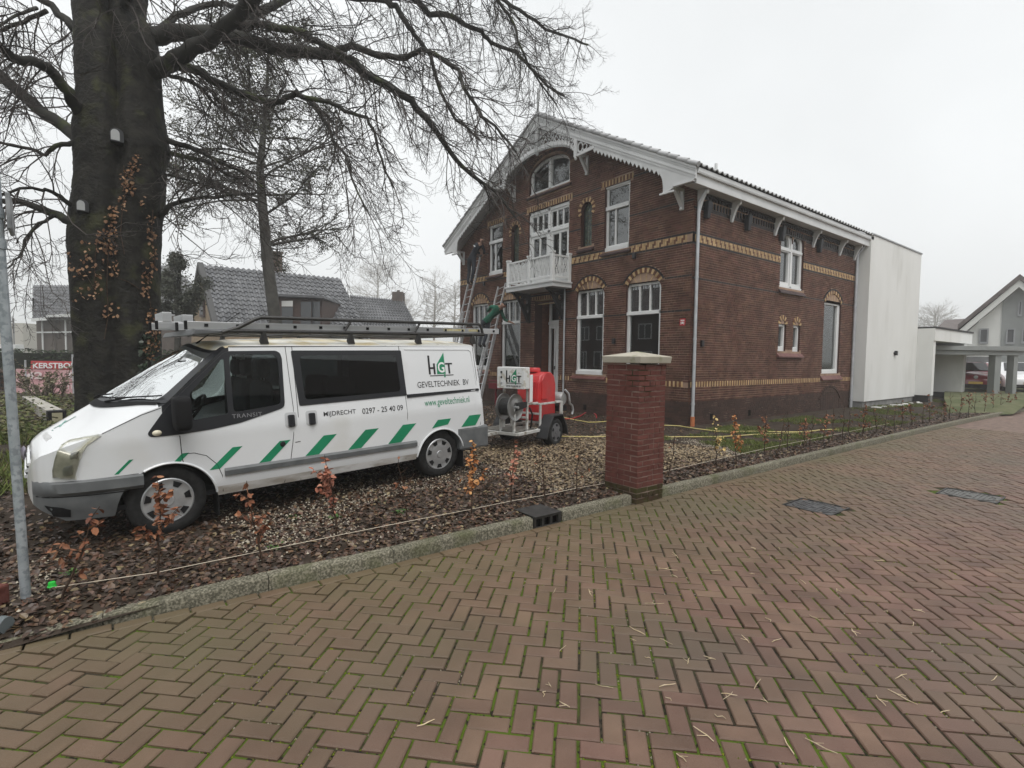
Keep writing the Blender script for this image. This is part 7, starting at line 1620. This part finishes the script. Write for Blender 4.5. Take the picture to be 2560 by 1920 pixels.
# bare shrub before the banner
sh = thing('bare_shrub', vdown(at(125, 990, 18), .1), 'bare brown shrub with a few pale leaves before the banner', 'shrub'); tw = Twigs(); R_ = random.Random(6); lv = MB()
def lf_(q):
    for _ in range(2):
        if R_.random() < .5: M_ = Matrix.Translation(q) @ Matrix.Rotation(R_.random()*6.28, 4, 'Z') @ Matrix.Rotation(R_.gauss(0, .8), 4, 'X'); lv.add([M_ @ Vector(v_) for v_ in leafpoly(.07, .05)], LF)
for k in range(17): p = vdown(at(R_.uniform(85, 160), 985, R_.uniform(17, 19)), .1); grow(tw, p, Vector((R_.gauss(0, .5), R_.gauss(0, .5), 1)), R_.uniform(.8, 1.35), .016, 0, R_, -.05, 2, 0, lf_, kids=(6, 4))
tw.b.build('stems', mat('shrub_bark', (.06, .045, .035), rough=.9), sh, recalc=False, kind='stuff'); lv.build('leaves', rampmat('shrub_leaf', [(.14, .12, .06), (.22, .19, .12), (.3, .28, .2), (.09, .08, .03)], .8), sh, recalc=False, kind='stuff')
# rough ground cover under the tree
R_ = random.Random(12); lv = MB()
for _ in range(9000):
    u = R_.uniform(-150, 260); dd = R_.uniform(9.5, 19); p = at(u, 960, dd); 
    if noise.noise(Vector((p.x*.6, p.y*.6, 0))) < -.2: continue
    z = gz(p.x, p.y) + R_.random()**2*.32; s_ = R_.uniform(.05, .11); M_ = Matrix.Translation((p.x, p.y, z)) @ Matrix.Rotation(R_.random()*6.28, 4, 'Z') @ Matrix.Rotation(R_.gauss(0, .6), 4, 'X'); lv.add([M_ @ Vector(v_) for v_ in leafpoly(s_, s_*.7)], LF)
tag(lv.build('ground_cover', rampmat('cover_leaf', [(.05, .075, .015), (.09, .115, .025), (.13, .14, .05), (.1, .08, .03), (.2, .2, .1)], .7), recalc=False), 'rough green and yellow ground cover left of the beech trunk', 'ground cover', kind='stuff')
# weathered timber beam
tbm = thing('timber_beam', vdown(at(110, 1040, 14), .1), 'weathered pale timber beam with dark end lying in the rough grass', 'beam'); A_, B_ = at(143, 1043, 11.8), at(71, 1000, 17.5); d_ = (B_ - A_).normalized(); up_ = Vector((0, 0, 1)); s_ = d_.cross(up_).normalized()
b = MB(); b.bar(A_ + d_*.35, B_, .30, .27); b.build('plank', mat('silvered_timber', (.36, .34, .31), (.5, .48, .44), 3, .85, .4, 30, stretch=(1, 6, 1), c3=(.22, .19, .13), s3=4), tbm, bevel=.01)
b = MB(); b.bar(A_, A_ + d_*.34, .32, .29); b.build('dark_end', M_VBLKM, tbm, bevel=.01)
b = MB(); b.obox(A_ - d_*.012 - s_*.0, s_, up_, d_, .09, .10, .006); b.build('end_plate', mat('cream_plate', (.45, .42, .28), rough=.7), tbm)
for f in (.12, .5, .9): b = MB(); q = A_.lerp(B_, f); b.obox(vdown(q, .12), s_, d_, up_, .1, .1, .14); b.build('foot', M_TIMB, tbm)
# second white van parked behind
v2 = thing('parked_van', (3.2, 10.2, .15), 'plain white van parked behind, its roof showing above the works van', 'van'); WY = 9.9; tz = ony(520, 849, WY).z
prof2 = [(1.05, .45), (1.05, .95), (1.35, 1.15), (1.75, tz - .22), (1.95, tz - .05), (2.3, tz), (6.2, tz), (6.35, tz - .1), (6.4, .45)]
b = MB(); b.prism(lambda x, z, o: Vector((x, WY + o, z)), prof2, 0, 1.9); b.build('body', M_VW, v2, bevel=.06, seg=3)
for zz in (.62, 1.1, 1.5, 1.72): b = MB(); b.box(1.9, 6.3, WY - .012, WY + .01, zz, zz + .018); b.build('panel_rib', mat('rib_grey', (.45, .46, .46), rough=.5), v2)
for xx in (2.0, 5.3): b = MB(); b.lathe([(0, .0), (.2, .0), (.3, -.01), (.33, -.04), (.33, -.2), (0, -.2)], 24, Matrix.Translation((xx, WY - .015, .46)) @ Matrix.Rotation(math.pi/2, 4, 'X')); b.build('wheel', M_TYRE, v2, smooth=40)
b = MB(); b.prism(lambda x, z, o: Vector((x, WY - .006 + o, z)), [(1.55, 1.25), (2.5, 1.25), (2.5, 1.75), (1.95, 1.75)], 0, .02); b.build('side_window', M_FGL, v2)

# ================================================================== rows outside the frame, met only as mirror images in panes and paint
def row_house(label, A_, n_, loc):                                  # A_(u along the front, z, o outwards)
    t = thing('terraced_row', loc, label, 'house'); L_ = 5.2*n_
    b = MB(); b.prism(A_, rect(-3, L_ + 1, -.1, 5.8), -6, 0); b.build('wall', M_BRICKP, t)
    b = MB(); v = [A_(u, z, o) for u in (-3.4, L_ + 1.4) for z, o in ((5.7, .5), (8.6, -3), (5.7, -6.6))]; b.add(v, [(0, 1, 4, 3), (1, 2, 5, 4), (0, 3, 5, 2), (0, 2, 1), (3, 4, 5)]); b.build('roof', M_RTL, t)
    for k in range(n_):
        u = 5.2*k
        for a, c, z0, z1 in ((u, u + 1.9, .9, 2.5), (u + 2.9, u + 3.8, .2, 2.5), (u + .1, u + 1.6, 3.6, 5.0), (u + 2.6, u + 3.9, 3.6, 5.0)):
            b = MB(); b.prism(A_, rect(a, c, z0, z1), .002, .07, holes=[rect(a + .1, (a+c)/2 - .04, z0 + .1, z1 - .1), rect((a+c)/2 + .04, c - .1, z0 + .1, z1 - .1)]); w_ = b.build('window', M_WHITE, t)
            b = MB(); b.prism(A_, rect(a + .1, c - .1, z0 + .1, z1 - .1), .003, .03); b.build('pane', M_FGL, w_)
row_house('brick row across the street, seen mirrored in the van windows', lambda u, z, o: Vector((-22 + u, -14 + o, z)), 12, (10, -15, 0))
row_house('brick row left of the picture, seen mirrored in the ground-floor front windows', lambda u, z, o: Vector((-15 + o, 19 + u, z)), 4, (-16, 28, 0))
b = MB(); b.add([(-30, -14, .02), (90, -14, .02), (90, -30, .02), (-30, -30, .02)], [(0, 1, 2, 3)]); b.build('verge', M_GROUND, kind='structure')

# ================================================================== trailer with cleaning gear
TD = Vector((.951, .309, .0)).normalized(); TN = Vector((-TD.y, TD.x, 0)); TO = Vector((6.45, 7.08, .18))
def TP(s, y, z): return TO + TD*s + TN*y + Vector((0, 0, z - .18))
M_TFR = mat('white_steel_frame', (.40, .40, .38), (.58, .58, .56), 4, .5, .2, 40, spec=.4, c3=(.2, .17, .13), s3=6, t3=(.55, .68)); M_TRED = mat('red_tank_plastic', (.42, .014, .018), (.52, .03, .03), 3, .35, spec=.45, c3=(.42, .05, .05), s3=4, t3=(.5, .7))
tr = thing('wash_trailer', TO, 'small works trailer with red water tank, hose reel and control box', 'trailer')
wheel(TP, 0.0, .0, .43, .26, .16, tr, hub=False); 
b = MB(); b.lathe([(0, 0), (.2, 0), (.25, .03), (.26, .05), (.26, .14), (0, .16)], 24, Matrix.Translation(TP(0, 1.0, .43)) @ Matrix(((TD.x, 0, TN.x, 0), (TD.y, 0, TN.y, 0), (0, 1, 0, 0), (0, 0, 0, 1)))); b.build('wheel', M_TYRE, tr, smooth=40)
for y0 in (-.04, .98):
    b = MB(); pts = [(-.42, .36), (-.33, .55), (-.17, .76), (.17, .76), (.33, .55), (.40, .38)]; i_ = [(p[0]*.93, p[1] - .025) for p in pts]
    b.prism(lambda s, z, o, y0=y0: TP(s, y0 + o, z), pts + i_[::-1], 0, .22); b.build('mudguard', mat('black_mudguard', (.022, .023, .025), rough=.5), tr, bevel=.006)
def tb_(name, p, q, w_=.045, m_=None, parent=None): b = MB(); b.bar(TP(*p), TP(*q), w_); return b.build(name, m_ or M_TFR, parent or tr, bevel=.004)
Z0 = .49
for p, q in (((-1.05, .16, Z0), (.62, .16, Z0)), ((-1.05, .98, Z0), (.62, .98, Z0)), ((-1.05, .16, Z0), (-1.05, .98, Z0)), ((.62, .16, Z0), (.62, .98, Z0)), ((-.30, .19, Z0), (-.30, .95, Z0)), ((-.7, .19, Z0), (-.7, .95, Z0)), ((-1.05, .57, Z0), (-2.3, .57, Z0 - .02)), ((0, .1, .43), (0, 1.0, .43))): tb_('chassis_bar', p, q, .05)
for k in range(5): b = MB(); b.box(-1.03 + .14*k, -.93 + .14*k, .2, .95, Z0 + .03, Z0 + .045, TP); b.build('deck_slat', mat('wet_board', (.12, .115, .10), (.2, .19, .17), 8, .6), tr)
for p, q in (((-.30, .17, Z0), (-.30, .17, .96)), ((.44, .17, Z0), (.44, .17, .96)), ((-.30, .17, .96), (.46, .17, .96)), ((-.30, .80, Z0), (-.30, .80, .96)), ((-.30, .17, .96), (-.30, .80, .96)), ((.44, .17, .96), (.44, .80, .96)), ((-.30, .17, .78), (-.30, .80, .78)), ((-.66, .22, Z0), (-.66, .22, 1.62)), ((-.66, .72, Z0), (-.66, .72, 1.62)), ((-.66, .22, .98), (-.32, .22, .98)), ((-.66, .22, .74), (-.66, .72, .74))): tb_('frame_bar', p, q, .036)
b = MB(); b.box(-.30, -.27, .16, .19, Z0, .9, TP); b.build('corner_plate', M_TFR, tr)
b = MB(); prof_ = [(-.20, .62), (.42, .62), (.42, 1.30), (.36, 1.46), (.24, 1.53), (-.02, 1.53), (-.14, 1.46), (-.20, 1.30)]
b.prism(lambda s, z, o: TP(s, .26 + o, z), prof_, 0, .50); tk = b.build('tank', M_TRED, tr, bevel=.10, seg=5, smooth=50)
b = MB(); b.prism(lambda s, z, o: TP(s, .255 + o, z), [(-.13, 1.02), (.08, 1.02), (.08, 1.42), (-.05, 1.47), (-.13, 1.38)], -.012, .02); b.build('tank_relief', M_TRED, tk, bevel=.012)
b = MB(); b.prism(lambda y, z, o: TP(-.20 - o, y, z), [(.34, 1.02), (.68, 1.02), (.68, 1.36), (.34, 1.36)], -.01, .014); b.build('tank_relief', M_TRED, tk, bevel=.012)
b = MB(); b.lathe([(0, .06), (.10, .06), (.115, .04), (.115, -.02)], 18, Matrix.Translation(TP(.02, .51, 1.55))); b.build('filler_cap', M_TRED, tk, smooth=40)
b = MB(); b.box(-.86, -.68, .16, .74, 1.25, 1.63, TP); bxo = b.build('control_box', mat('box_white', (.66, .67, .66), (.72, .73, .72), 4, .4, c3=(.5, .48, .42), s3=8), tr, bevel=.012)
TLG = lambda u, z, o: TP(-.862 - o, .74 - u, z)
logo(TLG, .20, 1.345, .29, .004, bxo); letters('lettering', TLG, 'GEVELTECHNIEK BV', .20, .52, 1.285, 1.315, .004, M_DBLK, bxo, .02)
for zz, m_ in ((1.54, M_DBLK), (1.45, M_DBLK), (1.35, M_HUB)): b = MB(); b.prism(TLG, arcpts(.10, zz, .018, .018, 0, 6.283, 12)[:-1], 0, .012); b.build('switch', m_, bxo)
b = MB(); b.box(-.69, -.60, .145, .16, 1.02, 1.50, TP); b.build('side_plate', M_WHITE, tr, bevel=.006)
Mr = Matrix(((TD.x, 0, TN.x, 0), (TD.y, 0, TN.y, 0), (0, 1, 0, 0), (0, 0, 0, 1)))
M_REEL = mat('steel_reel', (.20, .20, .20), (.32, .32, .31), 6, .38, metal=.6)
b = MB(); b.lathe([(.06, 0), (.15, 0), (.15, .24), (.06, .24)], 28, Matrix.Translation(TP(-1.02, .24, .95)) @ Mr); rl = b.build('hose_reel', mat('wound_hose', (.012, .012, .013), (.03, .03, .03), 40, .6, .8, 60), tr, smooth=40)
for y in (.235, .48):
    b = MB(); b.lathe([(0, .004), (.07, .002), (.075, -.012), (.10, -.012), (.14, .002), (.215, -.006), (.232, -.02), (.232, .0), (.21, .012), (.10, .006), (0, .012)], 36, Matrix.Translation(TP(-1.02, y, .95)) @ Mr); b.build('reel_disc', M_REEL, rl, smooth=40)
b = MB(); b.tube([TP(-1.02, .16, .95), TP(-1.02, .52, .95)], .022, 8); b.build('axle', M_HUB, rl); b = MB(); b.add([TP(-1.06, .20, .88), TP(-.70, .20, .93), TP(-.70, .20, 1.03), TP(-.98, .20, 1.03), TP(-1.06, .212, .88), TP(-.70, .212, .93), TP(-.70, .212, 1.03), TP(-.98, .212, 1.03)], BOXF); b.build('reel_arm', M_VBLK, tr)
for y in (.22, .50): tb_('reel_stand', (-1.02, y + .03, Z0), (-1.02, y + .03, .93), .04)
b = MB(); b.tube([TP(-.62, .2, .92), TP(-.58, .16, .8), TP(-.60, .17, .62), TP(-.50, .25, .52)], .016, 7); b.build('black_hose', M_VBLKM, tr, smooth=60)
b = MB(); b.lathe([(0, -.13), (.11, -.13), (.13, -.08), (.13, .10), (.1, .13), (0, .13)], 20, Matrix.Translation(TP(.64, .34, 1.0)) @ Mr); b.build('pump', mat('pump_grey', (.26, .26, .26), (.38, .38, .37), 8, .45, metal=.4), tr, smooth=40)
b = MB(); b.tube([TP(.66, .20, 1.18), TP(.72, .15, 1.10), TP(.74, .14, .98), TP(.76, .14, .90), TP(.86, .14, .86), TP(.90, .14, .76), TP(.86, .14, .68)], .022, 8); b.build('pipe_bend', M_HUB, tr, smooth=60)
b = MB(); b.box(.52, .78, .22, .50, .76, .86, TP); b.build('pump_bracket', M_VBLKM, tr)
tb_('prop_stand', (.50, .17, .96), (.50, .17, .66), .03)
b = MB(); b.tube([TP(-.36, .1, Z0), TP(-.36, .08, .20)], .008, 5); b.build('strap', M_VBLKM, tr)
# red bracket beyond the van's rear
b = MB(); q = onx(1240, 965, XF - .9); b.obox(q, Vector((0, 1, 0)), Vector((1, 0, 0)), Vector((0, 0, 1)), .35, .08, .10); b.obox(q + Vector((0, 0, .18)), Vector((0, 1, 0)), Vector((1, 0, 0)), Vector((0, 0, 1)), .45, .04, .02); b.obox(q + Vector((0, 0, -.55)), Vector((0, 1, 0)), Vector((1, 0, 0)), Vector((0, 0, 1)), .03, .03, .45); tag(b.build('red_stand', mat('dark_red_paint', (.16, .01, .02), rough=.4), bevel=.01), 'dark red metal stand partly hidden behind the van tail', 'stand')

# ================================================================== ladders against the front
def wall_ladder(top, foot, w_, n_, label, ext):
    d = (top - foot); L_ = d.length; d.normalize(); sd_ = Vector((0, 1, 0)); sd_ = (sd_ - d*sd_.dot(d)).normalized(); nn_ = sd_.cross(d)
    P = lambda u, y, z: foot + d*u + sd_*(y - w_/2) + nn_*z
    t = ladder_mesh(P, L_, w_, .028, .07, .013, n_, M_ALU, 'ladder', label, 'ladders leaning on the house')
    if ext:
        P2 = lambda u, y, z: P(u, y + .035, z + .075)
        for y in (0, w_ - .07): b = MB(); b.prism(lambda u, z, o, y=y: P2(u, y + o, z), [(0, 0), (L_*.62, 0), (L_*.62, .07), (0, .07)], -.014, .014); b.build('inner_rail', M_ALU, t, bevel=.004)
    return t, P
l1, LP1 = wall_ladder(FP(8.52, 5.05, .10), FP(7.85, .14, 2.0), .42, 19, 'tall aluminium ladder leaning under the left eave with a worker on it', True)
l2, LP2 = wall_ladder(FP(7.02, 3.98, .10), FP(5.98, .14, 2.05), .42, 15, 'shorter aluminium ladder leaning beside the balcony under the green-jacketed worker', True)

# ================================================================== workers
def person(name, label, J, jacket, trousers, seed=1):
    """J: joint name -> point; one continuous skinned body."""
    R_ = random.Random(seed); vs = []; es = []; rad = []; lab = []
    def V(p, r, l): vs.append(Vector(p)); rad.append(r); lab.append(l); return len(vs)-1
    def E(a, c): es.append((a, c))
    pel = V(J['pelvis'], (.15, .12), 't'); bel = V(J['pelvis'].lerp(J['chest'], .45), (.145, .115), 'j'); che = V(J['chest'], (.17, .125), 'j'); nb_ = V(J['chest'].lerp(J['neck'], .75), (.11, .09), 'j'); nk = V(J['neck'], (.058, .058), 's')
    E(pel, bel); E(bel, che); E(che, nb_); E(nb_, nk); hd = J['head'] - J['neck']; up = hd.normalized()
    c0 = V(J['neck'] + hd*.35, (.075, .082), 's'); c1 = V(J['neck'] + hd*.8, (.088, .105), 'h'); c2 = V(J['neck'] + hd*1.25, (.078, .095), 'h'); c3 = V(J['neck'] + hd*1.5, (.045, .06), 'h'); E(nk, c0); E(c0, c1); E(c1, c2); E(c2, c3)
    f = J['face']; ns = V(J['neck'] + hd*.75 + f*.10, (.022, .02), 's'); E(c1, ns)
    sd_ = f.cross(up).normalized()
    for sg in (1, -1): e_ = V(J['neck'] + hd*.75 + sd_*.088*sg, (.018, .025), 's'); E(c1, e_)
    for s_ in 'LR':
        sh_, el, wr = J['sh' + s_], J['el' + s_], J['wr' + s_]
        a = V(sh_, (.075, .075), 'j'); m1 = V(sh_.lerp(el, .5), (.06, .06), 'j'); e2 = V(el, (.05, .05), 'j'); m2 = V(el.lerp(wr, .5), (.046, .046), 'j'); w_ = V(wr, (.033, .033), 's'); E(nb_, a); E(a, m1); E(m1, e2); E(e2, m2); E(m2, w_)
        hdv = (wr - el).normalized(); pl_ = V(wr + hdv*.06, (.036, .022), 's'); E(w_, pl_); sx = hdv.cross(Vector((0, 0, 1)));  sx = sx.normalized() if sx.length > .1 else Vector((1, 0, 0)); bend = hdv.cross(sx)
        for k, (o_, L_) in enumerate(((-.03, .075), (-.01, .085), (.01, .08), (.03, .062))):
            p1 = V(wr + hdv*.095 + sx*o_, (.0095, .0095), 's'); p2 = V(wr + hdv*(.095 + L_*.5) + sx*o_ + bend*.012, (.009, .009), 's'); p3 = V(wr + hdv*(.095 + L_*.8) + sx*o_ + bend*.038, (.008, .008), 's'); E(pl_, p1); E(p1, p2); E(p2, p3)
        t1 = V(wr + hdv*.05 + sx*-.045, (.011, .011), 's'); t2 = V(wr + hdv*.09 + sx*-.062 + bend*.02, (.009, .009), 's'); E(pl_, t1); E(t1, t2)
        hp, kn, an, te = J['hip' + s_], J['kn' + s_], J['an' + s_], J['te' + s_]
        a = V(hp, (.095, .10), 't'); m1 = V(hp.lerp(kn, .5), (.082, .085), 't'); k2_ = V(kn, (.062, .065), 't'); m2 = V(kn.lerp(an, .4), (.06, .062), 't'); a2 = V(an, (.042, .045), 't'); t_ = V(te, (.04, .032), 'b'); hl_ = V(an + (an - te)*.3 + Vector((0, 0, -.05)), (.035, .03), 'b'); E(pel, a); E(a, m1); E(m1, k2_); E(k2_, m2); E(m2, a2); E(a2, t_); E(a2, hl_)
    me = bpy.data.meshes.new(name); me.from_pydata([tuple(v) for v in vs], es, []); o = bpy.data.objects.new(name, me); col.objects.link(o)
    md = o.modifiers.new('skin', 'SKIN'); md.use_smooth_shade = True
    if not me.skin_vertices:
        bm = bmesh.new(); bm.from_mesh(me); bm.verts.layers.skin.verify(); bm.to_mesh(me); bm.free()
    for i, r in enumerate(rad): me.skin_vertices[0].data[i].radius = r
    me.skin_vertices[0].data[pel].use_root = True
    o.modifiers.new('sub', 'SUBSURF').levels = 2
    dg = bpy.context.evaluated_depsgraph_get(); m2_ = bpy.data.meshes.new_from_object(o.evaluated_get(dg)); bpy.data.objects.remove(o)
    mats = dict(j=jacket, t=trousers, s=mat('skin_tone', (.30, .17, .12), rough=.6), h=mat('dark_hair', (.012, .01, .009), rough=.8), b=mat('work_boot', (.02, .018, .016), rough=.7)); keys = 'jtshb'
    m2_.materials.clear()
    for k in keys: m2_.materials.append(mats[k])
    mid = [((vs[a] + vs[c])/2, lab[c] if lab[c] != 'h' else 'h', vs[a], vs[c]) for a, c in es]
    def dist(p, a, c): d = c - a; t = max(0, min(1, (p-a).dot(d)/max(1e-9, d.length_squared))); return (p - (a + d*t)).length
    for p in m2_.polygons:
        c = Vector(p.center); l = min(mid, key=lambda q: dist(c, q[2], q[3]))[1]
        if l == 'h' and (c - (J['neck'] + hd*.7)).dot(f) > .05 and (c - J['neck']).dot(up) < hd.length*1.05: l = 's'
        p.material_index = keys.index(l); p.use_smooth = True
    o = bpy.data.objects.new(name, m2_); col.objects.link(o); return tag(o, label, 'person')
Mx = lambda u, v, o: onx(u, v, XF - o)
M_DJ = mat('navy_workwear', (.012, .015, .022), (.022, .026, .036), 9, .85, .3, 40); M_DT = mat('dark_work_trousers', (.015, .018, .025), (.026, .03, .04), 9, .85, .3, 40); M_GJ = mat('green_work_jacket', (.010, .085, .05), (.018, .13, .08), 6, .75, .4, 25)
Y_ = Vector((0, 1, 0))
p1 = person('person', 'person in dark workwear high on the left ladder reaching to the eave', dict(
    pelvis=Mx(1179, 646, .62), chest=Mx(1190, 622, .50), neck=Mx(1201, 609, .42), head=Mx(1205.5, 600.5, .38), face=Vector((.75, -.6, .1)).normalized(),
    shL=Mx(1187, 612, .55), elL=Mx(1195, 632, .32), wrL=Mx(1204, 634, .16), shR=Mx(1205, 613, .33), elR=Mx(1211, 628, .22), wrR=Mx(1208, 640, .14),
    hipL=Mx(1173, 650, .66), knL=Mx(1173, 680, .62), anL=Mx(1169, 705, .70), teL=Mx(1174, 709.5, .60), hipR=Mx(1185, 650, .56), knR=Mx(1184, 678, .60), anR=Mx(1178, 704, .66), teR=Mx(1183, 708, .56)), M_DJ, M_DT, 1)
b = MB(); q = Mx(1186, 615, .74); b.obox(q, (Mx(1189.5, 617.5, .74) - q).normalized(), Vector((1, 0, 0)), Vector((0, 0, 1)), .06, .006, .022); b.build('reflective_strip', M_WHITE, p1)
p2 = person('person', 'person in a green jacket bending off the second ladder towards the window', dict(
    pelvis=Mx(1213, 805, 1.28), chest=Mx(1237, 781, 1.10), neck=Mx(1253, 767, 1.02), head=Mx(1259, 762, .98), face=Vector((.55, -.55, -.6)).normalized(),
    shL=Mx(1228, 767, 1.22), elL=Mx(1219, 778, 1.02), wrL=Mx(1227, 768, .78), shR=Mx(1253, 778, .92), elR=Mx(1262, 800, .78), wrR=Mx(1278, 806, .62),
    hipL=Mx(1207, 806, 1.34), knL=Mx(1204, 836, 1.34), anL=Mx(1198, 862, 1.50), teL=Mx(1204, 868, 1.38), hipR=Mx(1220, 810, 1.20), knR=Mx(1215, 838, 1.26), anR=Mx(1208, 862, 1.42), teR=Mx(1214, 868, 1.30)), M_GJ, M_DT, 2)
# ================================================================== hoses on the ground
def hose(name, pl, r, m_, label):
    pts = []
    for i in range(len(pl)-1):
        for q in range(4): f = q/4; u, v = lerp(pl[i][0], pl[i+1][0], f), lerp(pl[i][1], pl[i+1][1], f); p = onz(u, v, .15); pts.append(Vector((p.x, p.y, gz(p.x, p.y) + r + .012)))
    b = MB(); b.tube(pts, r, 7); tag(b.build(name, m_, smooth=60), label, 'hose')
M_YH = mat('yellow_hose', (.50, .42, .14), (.58, .5, .22), 8, .5)
hose('hose', [(1400, 1040), (1440, 1050), (1470, 1056), (1520, 1052), (1660, 1061), (1700, 1063), (1740, 1071), (1790, 1077), (1860, 1077), (2000, 1079), (2060, 1073), (2110, 1071)], .013, M_YH, 'long yellow hose running behind the pillar close to the side wall')
hose('hose', [(1380, 1100), (1480, 1097), (1660, 1092), (1740, 1091), (1860, 1087), (1960, 1081), (2010, 1082)], .011, M_YH, 'second yellow hose nearer the hedge behind the pillar')
hose('hose', [(1400, 1048), (1430, 1046), (1450, 1040), (1465, 1030), (1480, 1029), (1490, 1036), (1492, 1046)], .016, mat('red_hose', (.4, .02, .03), rough=.45), 'red hose looped on the ground between trailer and pillar')

# ================================================================== misty air
b = MB(); b.box(-1600, 1600, -1600, 1600, -1.2, 24); hz = b.build('haze', []); hz['kind'] = 'stuff'
hm = bpy.data.materials.new('mist'); hm.use_nodes = True; nt = hm.node_tree; nt.nodes.clear(); ho = nt.nodes.new('ShaderNodeOutputMaterial'); hv = nt.nodes.new('ShaderNodeVolumePrincipled')
hv.inputs['Color'].default_value = (.97, .975, .98, 1); hv.inputs['Density'].default_value = 0.0023; hv.inputs['Anisotropy'].default_value = 0.2
nt.links.new(hv.outputs[0], ho.inputs['Volume']); hz.data.materials.append(hm)
